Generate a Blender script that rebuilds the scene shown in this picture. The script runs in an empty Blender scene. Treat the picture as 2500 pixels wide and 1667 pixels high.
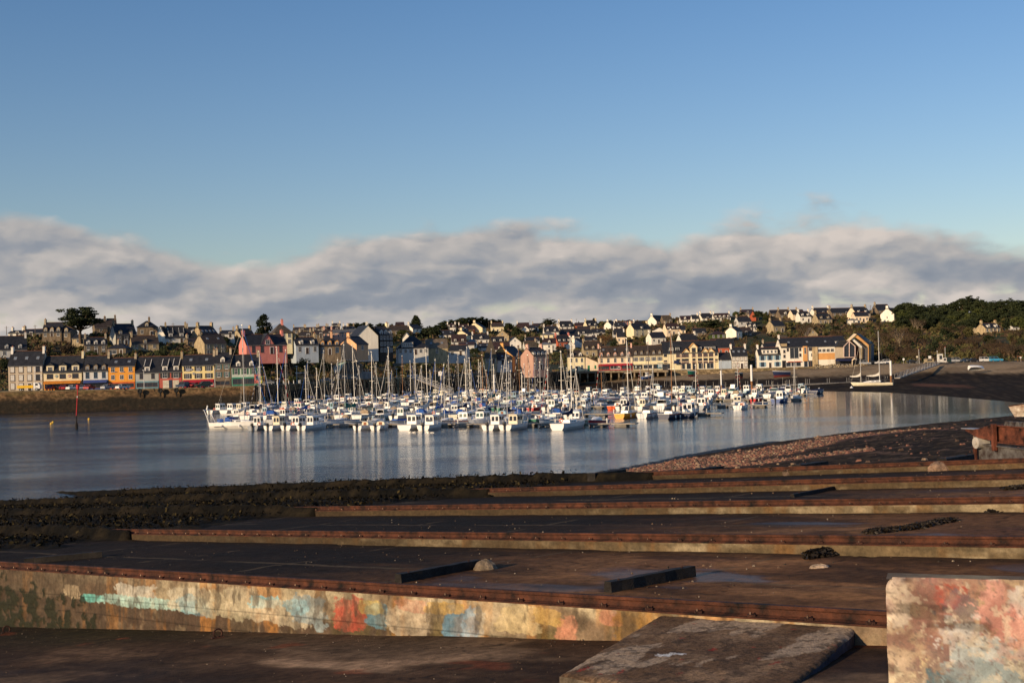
import bpy, math, random
import numpy as np
from mathutils import Vector, Matrix
random.seed(7)
rng = np.random.default_rng(11)
scene = bpy.context.scene
COL = scene.collection
R = math.radians

# ------------------------------------------------------------------ camera
F = 3100.0            # focal length in photo pixels (photo 2500 wide)
EYE = 10.3            # eye height above the water
PITCH = math.atan(54.5/F)
ROLL = 0.027
Fv = Vector((0, math.cos(PITCH), math.sin(PITCH)))
r0 = Vector((1, 0, 0)); u0 = Vector((0, -math.sin(PITCH), math.cos(PITCH)))
UC = u0*math.cos(ROLL) + r0*math.sin(ROLL)
RC = r0*math.cos(ROLL) - u0*math.sin(ROLL)
def ray(px, py):
    return Fv + RC*((px-1250)/F) - UC*((py-833.5)/F)
def at(px, py, Y):
    d = ray(px, py); k = Y/d.y
    return Vector((d.x*k, Y, EYE+d.z*k))
def atz(px, py, z):
    d = ray(px, py); k = (z-EYE)/d.z
    return Vector((d.x*k, d.y*k, z))
def proj(p):
    v = Vector(p)-Vector((0, 0, EYE)); w = v.dot(Fv)
    return 1250+F*v.dot(RC)/w, 833.5-F*v.dot(UC)/w
def yh(px): return 888-ROLL*(px-1250)
cam_d = bpy.data.cameras.new('camera'); cam = bpy.data.objects.new('camera', cam_d); COL.objects.link(cam)
cam_d.lens = F/2500*36; cam_d.sensor_width = 36; cam_d.clip_start = .2; cam_d.clip_end = 30000
m3 = Matrix((RC, UC, -Fv)).transposed()
cam.matrix_world = Matrix.Translation((0, 0, EYE)) @ m3.to_4x4()
scene.camera = cam

# ------------------------------------------------------------------ noise
def _h(ix, iy, s):
    v = np.sin(ix*127.1+iy*311.7+s*74.7)*43758.5453
    return v-np.floor(v)
def vn(x, y, s=0):
    x = np.asarray(x, float); y = np.asarray(y, float)
    ix = np.floor(x); iy = np.floor(y); fx = x-ix; fy = y-iy
    fx = fx*fx*(3-2*fx); fy = fy*fy*(3-2*fy)
    return (_h(ix, iy, s)*(1-fx)+_h(ix+1, iy, s)*fx)*(1-fy)+(_h(ix, iy+1, s)*(1-fx)+_h(ix+1, iy+1, s)*fx)*fy
def fbm(x, y, s=0, o=4):
    a = .5; t = 0; n = 0
    for i in range(o):
        t = t+a*vn(np.asarray(x)*2**i, np.asarray(y)*2**i, s+i*13); n += a; a *= .55
    return t/n
def sstep(a, b, x):
    t = np.clip((x-a)/(b-a), 0, 1); return t*t*(3-2*t)

# ------------------------------------------------------------------ materials
MATS = {}
def newmat(name):
    m = bpy.data.materials.new(name); m.use_nodes = True
    nt = m.node_tree; b = nt.nodes['Principled BSDF']
    return m, nt, b
def pm(name, c, rough=.7, var=.18, scale=1.2, spec=.3, metal=0, bump=0, c2=None, detail=5, streak=False):
    """procedural painted / stone / fabric surface: colour broken up by noise"""
    key = name
    if key in MATS: return MATS[key]
    m, nt, b = newmat(name)
    tc = nt.nodes.new('ShaderNodeTexCoord')
    mp = nt.nodes.new('ShaderNodeMapping')
    if streak: mp.inputs['Scale'].default_value = (1, 1, .25)
    nt.links.new(tc.outputs['Object'], mp.inputs['Vector'])
    no = nt.nodes.new('ShaderNodeTexNoise'); no.inputs['Scale'].default_value = scale; no.inputs['Detail'].default_value = detail
    no.inputs['Roughness'].default_value = .65
    nt.links.new(mp.outputs[0], no.inputs['Vector'])
    cr = nt.nodes.new('ShaderNodeValToRGB')
    lo = [x*(1-var*1.6) for x in (c2 or c)]; hi = [min(1, x*(1+var)) for x in c]
    cr.color_ramp.elements[0].position = .32; cr.color_ramp.elements[1].position = .68
    cr.color_ramp.elements[0].color = (*lo, 1); cr.color_ramp.elements[1].color = (*hi, 1)
    nt.links.new(no.outputs['Fac'], cr.inputs['Fac']); nt.links.new(cr.outputs['Color'], b.inputs['Base Color'])
    b.inputs['Roughness'].default_value = rough; b.inputs['Metallic'].default_value = metal
    b.inputs['Specular IOR Level'].default_value = spec
    if bump:
        bp = nt.nodes.new('ShaderNodeBump'); bp.inputs['Strength'].default_value = bump; bp.inputs['Distance'].default_value = .05
        n2 = nt.nodes.new('ShaderNodeTexNoise'); n2.inputs['Scale'].default_value = scale*9; n2.inputs['Detail'].default_value = 6
        nt.links.new(tc.outputs['Object'], n2.inputs['Vector'])
        nt.links.new(n2.outputs['Fac'], bp.inputs['Height']); nt.links.new(bp.outputs[0], b.inputs['Normal'])
    MATS[key] = m
    return m
def vcm(name, rough=.85, spec=.25, nscale=8, nvar=.35, bump=.4, bscale=30, bdist=.03, wet=False):
    """vertex-colour driven surface broken up by fine noise; attribute 'wet' lowers the roughness"""
    m, nt, b = newmat(name)
    a = nt.nodes.new('ShaderNodeAttribute'); a.attribute_name = 'Col'
    tc = nt.nodes.new('ShaderNodeTexCoord')
    no = nt.nodes.new('ShaderNodeTexNoise'); no.inputs['Scale'].default_value = nscale; no.inputs['Detail'].default_value = 8; no.inputs['Roughness'].default_value = .72
    nt.links.new(tc.outputs['Object'], no.inputs['Vector'])
    mr = nt.nodes.new('ShaderNodeMapRange'); mr.inputs['From Min'].default_value = .3; mr.inputs['From Max'].default_value = .7
    mr.inputs['To Min'].default_value = 1-nvar; mr.inputs['To Max'].default_value = 1+nvar
    nt.links.new(no.outputs['Fac'], mr.inputs['Value'])
    mx = nt.nodes.new('ShaderNodeVectorMath'); mx.operation = 'SCALE'
    nt.links.new(a.outputs['Color'], mx.inputs[0]); nt.links.new(mr.outputs[0], mx.inputs['Scale'])
    nt.links.new(mx.outputs[0], b.inputs['Base Color'])
    b.inputs['Specular IOR Level'].default_value = spec
    if wet:
        r2 = nt.nodes.new('ShaderNodeMapRange'); r2.inputs['To Min'].default_value = rough; r2.inputs['To Max'].default_value = .3
        nt.links.new(a.outputs['Alpha'], r2.inputs['Value']); nt.links.new(r2.outputs[0], b.inputs['Roughness'])
    else: b.inputs['Roughness'].default_value = rough
    n2 = nt.nodes.new('ShaderNodeTexNoise'); n2.inputs['Scale'].default_value = bscale; n2.inputs['Detail'].default_value = 6; n2.inputs['Roughness'].default_value = .7
    nt.links.new(tc.outputs['Object'], n2.inputs['Vector'])
    bp = nt.nodes.new('ShaderNodeBump'); bp.inputs['Strength'].default_value = bump; bp.inputs['Distance'].default_value = bdist
    nt.links.new(n2.outputs['Fac'], bp.inputs['Height']); nt.links.new(bp.outputs[0], b.inputs['Normal'])
    return m
def C(name, c, **k): return pm(name, c, **k)
WALLC = {
 'beige': (.56, .46, .34), 'cream': (.76, .65, .42), 'white': (.82, .77, .68), 'offwhite': (.60, .58, .54), 'orange': (.78, .33, .05),
 'grey': (.42, .42, .39), 'teal': (.20, .32, .36), 'red': (.46, .11, .08), 'yellow': (.80, .64, .30), 'stone': (.20, .15, .10), 'stonelit': (.42, .33, .20),  # stonelit is the same stone with sunlight put into its colour
 'palegreen': (.46, .52, .45), 'pink': (.72, .25, .20), 'bluewhite': (.42, .48, .54), 'peach': (.78, .44, .24), 'peachlight': (.86, .68, .47),
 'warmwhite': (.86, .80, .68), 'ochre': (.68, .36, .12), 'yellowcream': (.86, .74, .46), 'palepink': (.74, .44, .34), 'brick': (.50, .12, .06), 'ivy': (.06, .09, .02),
 'tan': (.50, .38, .22), 'panelorange': (.70, .36, .13), 'mauve': (.50, .30, .23), 'shadedtimber': (.07, .05, .04)}
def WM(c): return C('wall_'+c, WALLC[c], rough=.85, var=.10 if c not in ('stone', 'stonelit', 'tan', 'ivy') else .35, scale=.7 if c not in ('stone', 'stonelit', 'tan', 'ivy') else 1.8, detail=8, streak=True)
ROOFC = {'slate': (.026, .027, .032), 'slatebrown': (.055, .04, .03), 'lichen': (.09, .07, .045), 'greyroof': (.13, .13, .13), 'maroon': (.05, .028, .026), 'tanroof': (.17, .13, .09), 'zinc': (.2, .2, .2)}
def RM(c): return C('roof_'+c, ROOFC[c], rough=.62, var=.3, scale=1.1, spec=.35, detail=8)
GLASS = pm('window_glass', (.03, .035, .045), rough=.12, var=.2, spec=.6)
GLASSG = pm('window_glass_green', (.06, .10, .09), rough=.12, var=.2, spec=.6)
FRAMEW = pm('white_joinery', (.72, .70, .66), rough=.5, var=.06)
FRAMED = pm('dark_joinery', (.10, .06, .05), rough=.5, var=.1)
CHIM = pm('chimney_stone', (.44, .36, .25), rough=.9, var=.3, scale=2)
POT = pm('terracotta', (.35, .13, .07), rough=.8)
RIDGE = pm('ridge_tiles', (.22, .09, .05), rough=.8, var=.3)
METAL = pm('mast_aluminium', (.66, .63, .58), rough=.38, var=.08, metal=.25)
WOODM = pm('varnished_spar', (.36, .17, .07), rough=.45, var=.2)
DARKM = pm('dark_spar', (.07, .035, .025), rough=.5, var=.2)
GEL = {'white': (.86, .84, .80), 'cream': (.76, .68, .50), 'grey': (.36, .38, .41), 'navy': (.02, .03, .08), 'blue': (.03, .08, .26), 'yellow': (.80, .36, .03), 'orange': (.80, .11, .02),
       'red': (.50, .03, .03), 'green': (.02, .16, .10), 'black': (.02, .02, .022), 'skyblue': (.30, .46, .54), 'maroon': (.16, .03, .025), 'brightyellow': (.85, .50, .03)}
def GM(c): return pm('gelcoat_'+c, GEL[c], rough=.32, var=.07, spec=.4, scale=.9, streak=True)
CLO = {'blue': (.02, .09, .35), 'navy': (.012, .016, .06), 'red': (.40, .03, .02), 'white': (.66, .62, .55), 'green': (.02, .14, .10), 'tan': (.36, .27, .18), 'grey': (.25, .25, .27)}
def KM(c): return pm('canvas_'+c, CLO[c], rough=.9, var=.2, scale=3, bump=.3)
BLACK = pm('black_plastic', (.015, .015, .017), rough=.4, var=.1)
RUBBER = pm('tyre_rubber', (.02, .02, .02), rough=.9, var=.1)

# ------------------------------------------------------------------ mesh builder
class MB:
    def __init__(s): s.v = []; s.f = []; s.m = []
    def face(s, pts, m=0):
        i = len(s.v); s.v += [tuple(p) for p in pts]; s.f.append(tuple(range(i, i+len(pts)))); s.m.append(m)
    def box(s, x0, x1, y0, y1, z0, z1, m=0, M=None):
        p = [(x0, y0, z0), (x1, y0, z0), (x1, y1, z0), (x0, y1, z0), (x0, y0, z1), (x1, y0, z1), (x1, y1, z1), (x0, y1, z1)]
        if M: p = [tuple(M @ Vector(q)) for q in p]
        i = len(s.v); s.v += p
        for a in ((0, 3, 2, 1), (4, 5, 6, 7), (0, 1, 5, 4), (1, 2, 6, 5), (2, 3, 7, 6), (3, 0, 4, 7)):
            s.f.append(tuple(i+k for k in a)); s.m.append(m)
    def tube(s, p, q, r0, r1=None, n=6, m=0):
        p = Vector(p); q = Vector(q); r1 = r0 if r1 is None else r1
        d = (q-p).normalized(); a = d.orthogonal().normalized(); b = d.cross(a)
        i = len(s.v)
        for c, r in ((p, r0), (q, r1)):
            for k in range(n):
                t = 2*math.pi*k/n; s.v.append(tuple(c+a*(r*math.cos(t))+b*(r*math.sin(t))))
        for k in range(n):
            k2 = (k+1) % n; s.f.append((i+k, i+k2, i+n+k2, i+n+k)); s.m.append(m)
        s.f.append(tuple(i+k for k in reversed(range(n)))); s.m.append(m)
        s.f.append(tuple(i+n+k for k in range(n))); s.m.append(m)
    def loft(s, rings, m=0, close=True, cap=True):
        n = len(rings[0]); i = len(s.v)
        for r in rings: s.v += [tuple(p) for p in r]
        for a in range(len(rings)-1):
            for k in range(n if close else n-1):
                k2 = (k+1) % n
                s.f.append((i+a*n+k, i+a*n+k2, i+(a+1)*n+k2, i+(a+1)*n+k)); s.m.append(m)
        if cap:
            s.f.append(tuple(i+k for k in reversed(range(n)))); s.m.append(m)
            j = i+(len(rings)-1)*n; s.f.append(tuple(j+k for k in range(n))); s.m.append(m)
    def ellip(s, c, r, m=0, nu=8, nv=6):
        rings = []
        for j in range(nv+1):
            t = math.pi*j/nv; rr = max(.02, math.sin(t))
            rings.append([(c[0]+r[0]*rr*math.cos(2*math.pi*k/nu), c[1]+r[1]*rr*math.sin(2*math.pi*k/nu), c[2]-r[2]*math.cos(t)) for k in range(nu)])
        s.loft(rings, m)
    def mesh(s, name, mats, smooth=False):
        me = bpy.data.meshes.new(name); me.from_pydata(s.v, [], s.f)
        for m in mats: me.materials.append(m)
        me.polygons.foreach_set('material_index', s.m)
        if smooth: me.polygons.foreach_set('use_smooth', [True]*len(s.f))
        me.update(); return me
    def build(s, name, mats, parent=None, smooth=False):
        return obj(name, s.mesh(name, mats if isinstance(mats, (list, tuple)) else [mats], smooth), parent)
def obj(name, me, parent=None, loc=None, rz=None):
    o = bpy.data.objects.new(name, me); COL.objects.link(o)
    if parent: o.parent = parent
    if loc is not None: o.location = loc
    if rz is not None: o.rotation_euler = (0, 0, rz)
    return o
LABELS = []
def tag(o, label=None, cat=None, group=None, kind=None, px=None):
    if label: o['label'] = label; LABELS.append((o, proj(o.location)[0] if px is None else px))
    if cat: o['category'] = cat
    if group: o['group'] = group
    if kind: o['kind'] = kind
    return o
def empty(name, loc=(0, 0, 0), rz=0):
    o = bpy.data.objects.new(name, None); COL.objects.link(o); o.location = loc; o.rotation_euler = (0, 0, rz)
    o.empty_display_size = .3; return o
def grid_mesh(name, P, mats, col=None, smooth=True):
    """P: (nu,nv,3) array; col: (nu,nv,4)"""
    nu, nv = P.shape[:2]
    me = bpy.data.meshes.new(name)
    i = np.arange(nu*nv).reshape(nu, nv)
    fa = np.stack([i[:-1, :-1], i[1:, :-1], i[1:, 1:], i[:-1, 1:]], -1).reshape(-1, 4)
    me.from_pydata(P.reshape(-1, 3).tolist(), [], fa.tolist())
    for m in mats: me.materials.append(m)
    if smooth: me.polygons.foreach_set('use_smooth', [True]*len(fa))
    if col is not None:
        a = me.color_attributes.new('Col', 'FLOAT_COLOR', 'POINT')
        a.data.foreach_set('color', col.reshape(-1).astype(np.float32))
    me.update(); return me
LM = [(60, 'the beige shuttered house'), (155, 'the house with orange awning'), (235, 'the white house with blue awning'), (298, 'the orange house'), (360, 'the grey and teal house'),
      (417, 'the red house'), (485, 'the yellow house'), (545, 'the brown stone house'), (598, 'the green shuttered shop'), (650, 'the salmon pink house'), (750, 'the pale blue house'),
      (838, 'the curved roof shed'), (905, 'the tall cream gable'), (1010, 'the dark hipped house'), (1070, 'the tan barn'), (1150, 'the twin gutter roof'), (1198, 'the spire roofed house'), (1250, 'the orange gable'),
      (1310, 'the tall pink house'), (1405, 'the cream corner house'), (1500, 'the crimson shopfront'), (1583, 'the blue shuttered hotel'), (1690, 'the yellow balcony hotel'),
      (1805, 'the small white house'), (1880, 'the pale blue shutters'), (1970, 'the long white building'), (2085, 'the glass gable'), (2150, 'the beached ketch'), (2300, 'the beach car park'), (2450, 'the wooded right slope')]
def lmk(px): return min(LM, key=lambda a: abs(a[0]-px))[1]
# ------------------------------------------------------------------ world and sun
SUN_AZ = math.atan2(-.74, -.67)      # compass of the sun seen from the scene: behind and left of the camera
SUN_EL = R(13.5)
w = bpy.data.worlds.new('World'); scene.world = w; w.use_nodes = True
nt = w.node_tree; nd = nt.nodes; lk = nt.links
bg = nd['Background']; bg.inputs['Strength'].default_value = .1
sky = nd.new('ShaderNodeTexSky'); sky.sky_type = 'NISHITA'; sky.sun_disc = False; sky.sun_elevation = SUN_EL
sky.sun_rotation = math.atan2(-.74, -.67)
sky.air_density = 1.15; sky.dust_density = .4; sky.ozone_density = 2.2; sky.altitude = 0
def mth(op, a, b=None, c=None, clamp=False):
    n = nd.new('ShaderNodeMath'); n.operation = op; n.use_clamp = clamp
    for i, v in enumerate((a, b, c)):
        if v is None: continue
        if isinstance(v, (int, float)): n.inputs[i].default_value = v
        else: lk.new(v, n.inputs[i])
    return n.outputs[0]
def mrange(v, a, b, c=0, d=1, smooth=True):
    n = nd.new('ShaderNodeMapRange'); n.interpolation_type = 'SMOOTHSTEP' if smooth else 'LINEAR'
    lk.new(v, n.inputs['Value'])
    for k, x in zip(('From Min', 'From Max', 'To Min', 'To Max'), (a, b, c, d)): n.inputs[k].default_value = x
    return n.outputs[0]
def mixc(f, a, b):
    n = nd.new('ShaderNodeMix'); n.data_type = 'RGBA'
    if isinstance(f, (int, float)): n.inputs[0].default_value = f
    else: lk.new(f, n.inputs[0])
    for i, v in ((6, a), (7, b)):
        if isinstance(v, tuple): n.inputs[i].default_value = (*v, 1)
        else: lk.new(v, n.inputs[i])
    return n.outputs[2]
tc = nd.new('ShaderNodeTexCoord'); sp = nd.new('ShaderNodeSeparateXYZ'); lk.new(tc.outputs['Generated'], sp.inputs[0])
X, Y, Z = sp.outputs
az = mth('ARCTAN2', X, Y)
el = mth('DIVIDE', Z, mth('SQRT', mth('ADD', mth('MULTIPLY', X, X), mth('MULTIPLY', Y, Y))))
ela = mth('ABSOLUTE', el)
def noise(u, v, su, sv, det=6, rough=.55, off=0, dist=0):
    cb = nd.new('ShaderNodeCombineXYZ'); lk.new(mth('MULTIPLY', u, su), cb.inputs[0]); lk.new(mth('MULTIPLY', v, sv), cb.inputs[1]); cb.inputs[2].default_value = off
    n = nd.new('ShaderNodeTexNoise'); n.inputs['Scale'].default_value = 1; n.inputs['Detail'].default_value = det; n.inputs['Roughness'].default_value = rough
    n.inputs['Distortion'].default_value = dist
    lk.new(cb.outputs[0], n.inputs['Vector']); return n.outputs['Fac']
fc = nd.new('ShaderNodeValToRGB'); rp = fc.color_ramp; rp.interpolation = 'EASE'
prof = [(-250, .108), (0, .114), (190, .112), (330, .102), (500, .092), (680, .090), (830, .099), (1040, .110), (1250, .106), (1450, .102), (1650, .102), (1900, .110), (2080, .112), (2170, .098), (2260, .084), (2400, .076), (2600, .070), (2800, .072)]
def rpos(px): return (px+1000)/4500
while len(rp.elements) < len(prof): rp.elements.new(.5)
for e_, (px, h) in zip(rp.elements, prof): e_.position = rpos(px)
for e_, (px, h) in zip(rp.elements, prof): e_.position = rpos(px); v = h*5; e_.color = (v, v, v, 1)
azp = mth('DIVIDE', mth('ADD', mth('MULTIPLY', az, F), 2250), 4500)
lk.new(azp, fc.inputs[0])
top = mth('DIVIDE', fc.outputs[0], 5)
def vor(u, v, su, sv, off):
    cb = nd.new('ShaderNodeCombineXYZ'); lk.new(mth('MULTIPLY_ADD', u, su, off*3.7), cb.inputs[0]); lk.new(mth('MULTIPLY_ADD', v, sv, off*1.3), cb.inputs[1])
    cb.inputs[2].default_value = 0
    n = nd.new('ShaderNodeTexVoronoi'); n.voronoi_dimensions = '2D'; n.feature = 'SMOOTH_F1'; n.inputs['Scale'].default_value = 1; n.inputs['Smoothness'].default_value = .55; n.inputs['Randomness'].default_value = 1
    lk.new(cb.outputs[0], n.inputs['Vector']); return n.outputs['Distance']
wu = mth('MULTIPLY', mth('SUBTRACT', noise(az, el, 18, 40, 5, .6, 5.2), .5), .040); wv = mth('MULTIPLY', mth('SUBTRACT', noise(az, el, 18, 40, 5, .6, 9.7), .5), .026)
U = mth('ADD', az, wu); V = mth('ADD', el, wv)
def billow(du, dv):
    u = mth('ADD', U, du) if du else U; v = mth('ADD', V, dv) if dv else V
    h = mth('SUBTRACT', 1, vor(u, v, 10, 25, .3)); h = mth('ADD', h, mth('MULTIPLY', mth('SUBTRACT', .5, vor(u, v, 28, 62, 2.3)), .42)); h = mth('ADD', h, mth('MULTIPLY', mth('SUBTRACT', .5, vor(u, v, 75, 150, 4.3)), .16)); return h
B0 = billow(0, 0); B1 = billow(-.006, .006)
n1 = noise(az, el, 6, 16, 5, .5, 3.1, .1); n2 = noise(az, el, 22, 48, 6, .5, 1.7, .3)
edge = mth('ADD', mth('SUBTRACT', top, el), mth('MULTIPLY', mth('SUBTRACT', n1, .5), .05))
edge = mth('ADD', edge, mth('MULTIPLY', mth('SUBTRACT', B0, .62), .028))
mask = mrange(edge, -.006, .014)
gap = mth('MULTIPLY', mrange(n2, .52, .66), mrange(mth('ABSOLUTE', mth('SUBTRACT', el, .040)), .0, .012, 1, 0))
mask = mth('MULTIPLY', mask, mth('SUBTRACT', 1, mth('MULTIPLY', gap, .75)))
rel = mth('MULTIPLY', mth('SUBTRACT', B0, B1), .95)
lowb = mth('MULTIPLY', mrange(mth('ABSOLUTE', mth('SUBTRACT', el, .030)), .0, .020, 1, 0), mrange(n2, .46, .60))
under = mth('MULTIPLY', mrange(mth('ABSOLUTE', mth('SUBTRACT', el, .052)), .0, .022, 1, 0), mrange(n1, .38, .55))
lit = mth('ADD', mrange(n1, .30, .70, .72, .42), rel)
lit = mth('ADD', lit, mth('ADD', mrange(edge, .0, .035, .12, 0), mth('MULTIPLY', lowb, .22)))
lit = mth('SUBTRACT', lit, mth('MULTIPLY', mth('MULTIPLY', under, mrange(az, -.02, .14, .35, 1)), .30))
ccol = nd.new('ShaderNodeValToRGB'); q = ccol.color_ramp
q.elements[0].position = 0; q.elements[0].color = (.22, .255, .315, 1)
q.elements[1].position = 1; q.elements[1].color = (.66, .59, .54, 1)
e_ = q.elements.new(.33); e_.color = (.29, .315, .36, 1)
e_ = q.elements.new(.62); e_.color = (.44, .425, .42, 1)
lk.new(lit, ccol.inputs[0])
csc = nd.new('ShaderNodeVectorMath'); csc.operation = 'SCALE'; lk.new(ccol.outputs[0], csc.inputs[0]); csc.inputs['Scale'].default_value = 10
hs = nd.new('ShaderNodeHueSaturation'); hs.inputs['Saturation'].default_value = 1.0; hs.inputs['Value'].default_value = 1.0; lk.new(sky.outputs[0], hs.inputs['Color'])
tint = nd.new('ShaderNodeVectorMath'); tint.operation = 'MULTIPLY'; lk.new(hs.outputs[0], tint.inputs[0])
tg = nd.new('ShaderNodeValToRGB'); tg.color_ramp.elements[0].position = .02; tg.color_ramp.elements[0].color = (1.12, 1.10, 1.26, 1); tg.color_ramp.elements[1].position = .32; tg.color_ramp.elements[1].color = (.62, .86, 1.22, 1)
tg.color_ramp.elements[1].color = (.70, .92, 1.24, 1); lk.new(ela, tg.inputs[0])
lk.new(tg.outputs[0], tint.inputs[1])
lk.new(mixc(mask, tint.outputs[0], csc.outputs[0]), bg.inputs['Color'])
sd = bpy.data.lights.new('sun', 'SUN'); sun = bpy.data.objects.new('sun', sd); COL.objects.link(sun)
sd.energy = 4.9; sd.angle = R(.55); sd.color = (1.0, .75, .47)
to_sun = Vector((-.74, -.67, math.tan(SUN_EL)*math.hypot(.74, .67))).normalized()
sun.rotation_euler = to_sun.to_track_quat('Z', 'Y').to_euler()

w.cycles.sampling_method = 'MANUAL'; w.cycles.sample_map_resolution = 256
# ------------------------------------------------------------------ water
m, nt_, b = newmat('harbour_water')
b.inputs['Base Color'].default_value = (.008, .018, .03, 1); b.inputs['Roughness'].default_value = .09; b.inputs['IOR'].default_value = 1.22
t_ = nt_.nodes.new('ShaderNodeTexCoord')
def wn(sc, det, sx=1, sy=1):
    mp = nt_.nodes.new('ShaderNodeMapping'); mp.inputs['Scale'].default_value = (sx, sy, 1); nt_.links.new(t_.outputs['Object'], mp.inputs[0])
    n = nt_.nodes.new('ShaderNodeTexNoise'); n.inputs['Scale'].default_value = sc; n.inputs['Detail'].default_value = det; nt_.links.new(mp.outputs[0], n.inputs['Vector']); return n.outputs['Fac']
a_ = wn(1.6, 4, .55, 1); b_ = wn(.035, 3, .5, 1.6)
mr = nt_.nodes.new('ShaderNodeMapRange'); mr.inputs['From Min'].default_value = .42; mr.inputs['From Max'].default_value = .62; mr.inputs['To Min'].default_value = .25; mr.inputs['To Max'].default_value = 1
nt_.links.new(b_, mr.inputs[0])
sx_ = nt_.nodes.new('ShaderNodeSeparateXYZ'); nt_.links.new(t_.outputs['Object'], sx_.inputs[0])
cm = nt_.nodes.new('ShaderNodeMapRange'); cm.inputs['From Min'].default_value = -30; cm.inputs['From Max'].default_value = 60; cm.inputs['To Min'].default_value = 1; cm.inputs['To Max'].default_value = .055; nt_.links.new(sx_.outputs[0], cm.inputs[0])
m2 = nt_.nodes.new('ShaderNodeMath'); m2.operation = 'MULTIPLY'; nt_.links.new(cm.outputs[0], m2.inputs[0]); nt_.links.new(mr.outputs[0], m2.inputs[1])
mu = nt_.nodes.new('ShaderNodeMath'); mu.operation = 'MULTIPLY'; nt_.links.new(a_, mu.inputs[0]); nt_.links.new(m2.outputs[0], mu.inputs[1])
bp = nt_.nodes.new('ShaderNodeBump'); bp.inputs['Strength'].default_value = 1; bp.inputs['Distance'].default_value = .32
nt_.links.new(mu.outputs[0], bp.inputs['Height']); nt_.links.new(bp.outputs[0], b.inputs['Normal'])
WATER = m
mb = MB(); mb.face([(-9000, -3000, 0), (9000, -3000, 0), (9000, 9000, 0), (-9000, 9000, 0)])
tag(mb.build('water', WATER), kind='structure')

# ------------------------------------------------------------------ slipway frame: s = across the rails (away), t = down the rails (to the left)
US = Vector((-.6935, .7204)); NS = Vector((.7204, .6935)); SL = .0708; C0 = 2.67
def st(s, t, dz=0):
    return Vector((NS.x*s+US.x*t, NS.y*s+US.y*t, EYE-C0-SL*t+dz))
RAILS = [14.63, 22.8, 31.55, 40.15, 49.1]
def st_of(px, py, dz=-.45):
    """point of the slip floor seen at a pixel"""
    d = ray(px, py); k = 10
    # plane: z = EYE-C0+dz-SL*t, t = p.US
    k = (-C0+dz)/(d.z+SL*(d.x*US.x+d.y*US.y))
    X_, Y_ = d.x*k, d.y*k
    return X_*NS.x+Y_*NS.y, X_*US.x+Y_*US.y
def stgrid(S, T, Zf, name, mat, colf, kind='structure', **k):
    s, t = np.meshgrid(S, T, indexing='ij')
    x = NS.x*s+US.x*t; y = NS.y*s+US.y*t; z = EYE-C0-SL*t+Zf(s, t)
    P = np.stack([x, y, z], -1)
    me = grid_mesh(name, P, [mat], colf(s, t))
    o = obj(name, me)
    if kind: tag(o, kind=kind)
    return o
def mixa(a, b, f): return a*(1-f[..., None])+b*f[..., None]
def ca(*c): return np.array(c, float)
def cols(base, shape): return np.broadcast_to(ca(*base), shape+(3,)).copy()
FLOORM = vcm('slip_concrete', rough=.95, spec=.12, nscale=5, nvar=.5, bump=.8, bscale=22, bdist=.025, wet=True)
FLZ = -.39
def crackmask(s, t, seed, sc, w):
    n = fbm(s*sc+fbm(s*1.5, t*1.5, seed+1, 3)*.25, t*sc*.8, seed, 4); return np.exp(-((n-.5)/w)**2)
def floor_col(s, t):
    n = fbm(s*.35, t*.12, 3); n2 = fbm(s*1.2, t*.4, 5); n3 = fbm(s*.8, t*.25, 9, 5); g = fbm(s*5, t*3.4, 11, 4)
    c = mixa(cols((.13, .082, .050), s.shape), cols((.27, .18, .115), s.shape), sstep(.42, .66, n))
    c = mixa(c, cols((.055, .036, .024), s.shape), sstep(.46, .64, n3)*.8)
    wet = sstep(14, 28, t+10*(n-.5)+5*(n2-.5))
    c = mixa(c, cols((.34, .22, .12), s.shape), sstep(.60, .72, fbm(s*.9, t*.5, 17, 5))*.45)
    c = mixa(c, cols((.0075, .0080, .0095), s.shape), wet*.95)
    c = mixa(c, cols((.06, .035, .05), s.shape), sstep(.58, .72, fbm(s*.5, t*.3, 21))*.35*(1-wet))
    c = c*(.55+.9*g)[..., None]*ca(1.30, .94, .62)
    # silt lines, slab joints and cracks
    j = np.minimum(np.abs((t+1.2*(fbm(s*.3, t*.1, 2)-.5)) % 6.2-3.1), np.abs((s-14) % 9.35-4.7)*.8)
    c = mixa(c, cols((.15, .105, .06), s.shape), (1-sstep(.03, .11, j))*.7*sstep(.4, .58, n2))
    c = mixa(c, cols((.012, .009, .007), s.shape), np.clip(crackmask(s, t, 61, .33, .0035)+crackmask(s, t, 67, .6, .0025)*.7, 0, 1)*.8)
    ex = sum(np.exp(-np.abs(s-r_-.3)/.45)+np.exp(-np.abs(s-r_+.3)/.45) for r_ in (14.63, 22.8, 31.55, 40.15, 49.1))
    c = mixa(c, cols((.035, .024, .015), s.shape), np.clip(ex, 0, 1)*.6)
    pud = sstep(.57, .66, fbm(s*.42, t*.16, 31))*(1-wet)
    c = c*(1-.45*pud)[..., None]
    a = np.clip(pud*.95+wet*.05, 0, 1)
    return np.concatenate([c, a[..., None]], -1)
stgrid(np.concatenate([np.arange(14.6, 24, .08), np.arange(24, 34, .14), np.arange(34, 49.4, .28)]), np.concatenate([np.arange(-14, 32, .11), np.arange(32, 60, .2), np.arange(60, 130, 1.2)]), lambda s, t: FLZ+.05*(fbm(s*.6, t*.5, 4)-.5)+.012*(fbm(s*4, t*4, 6, 3)-.5)-.02*np.clip(crackmask(s, t, 61, .33, .004), 0, 1), 'slipway_floor', FLOORM, floor_col)
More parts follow.
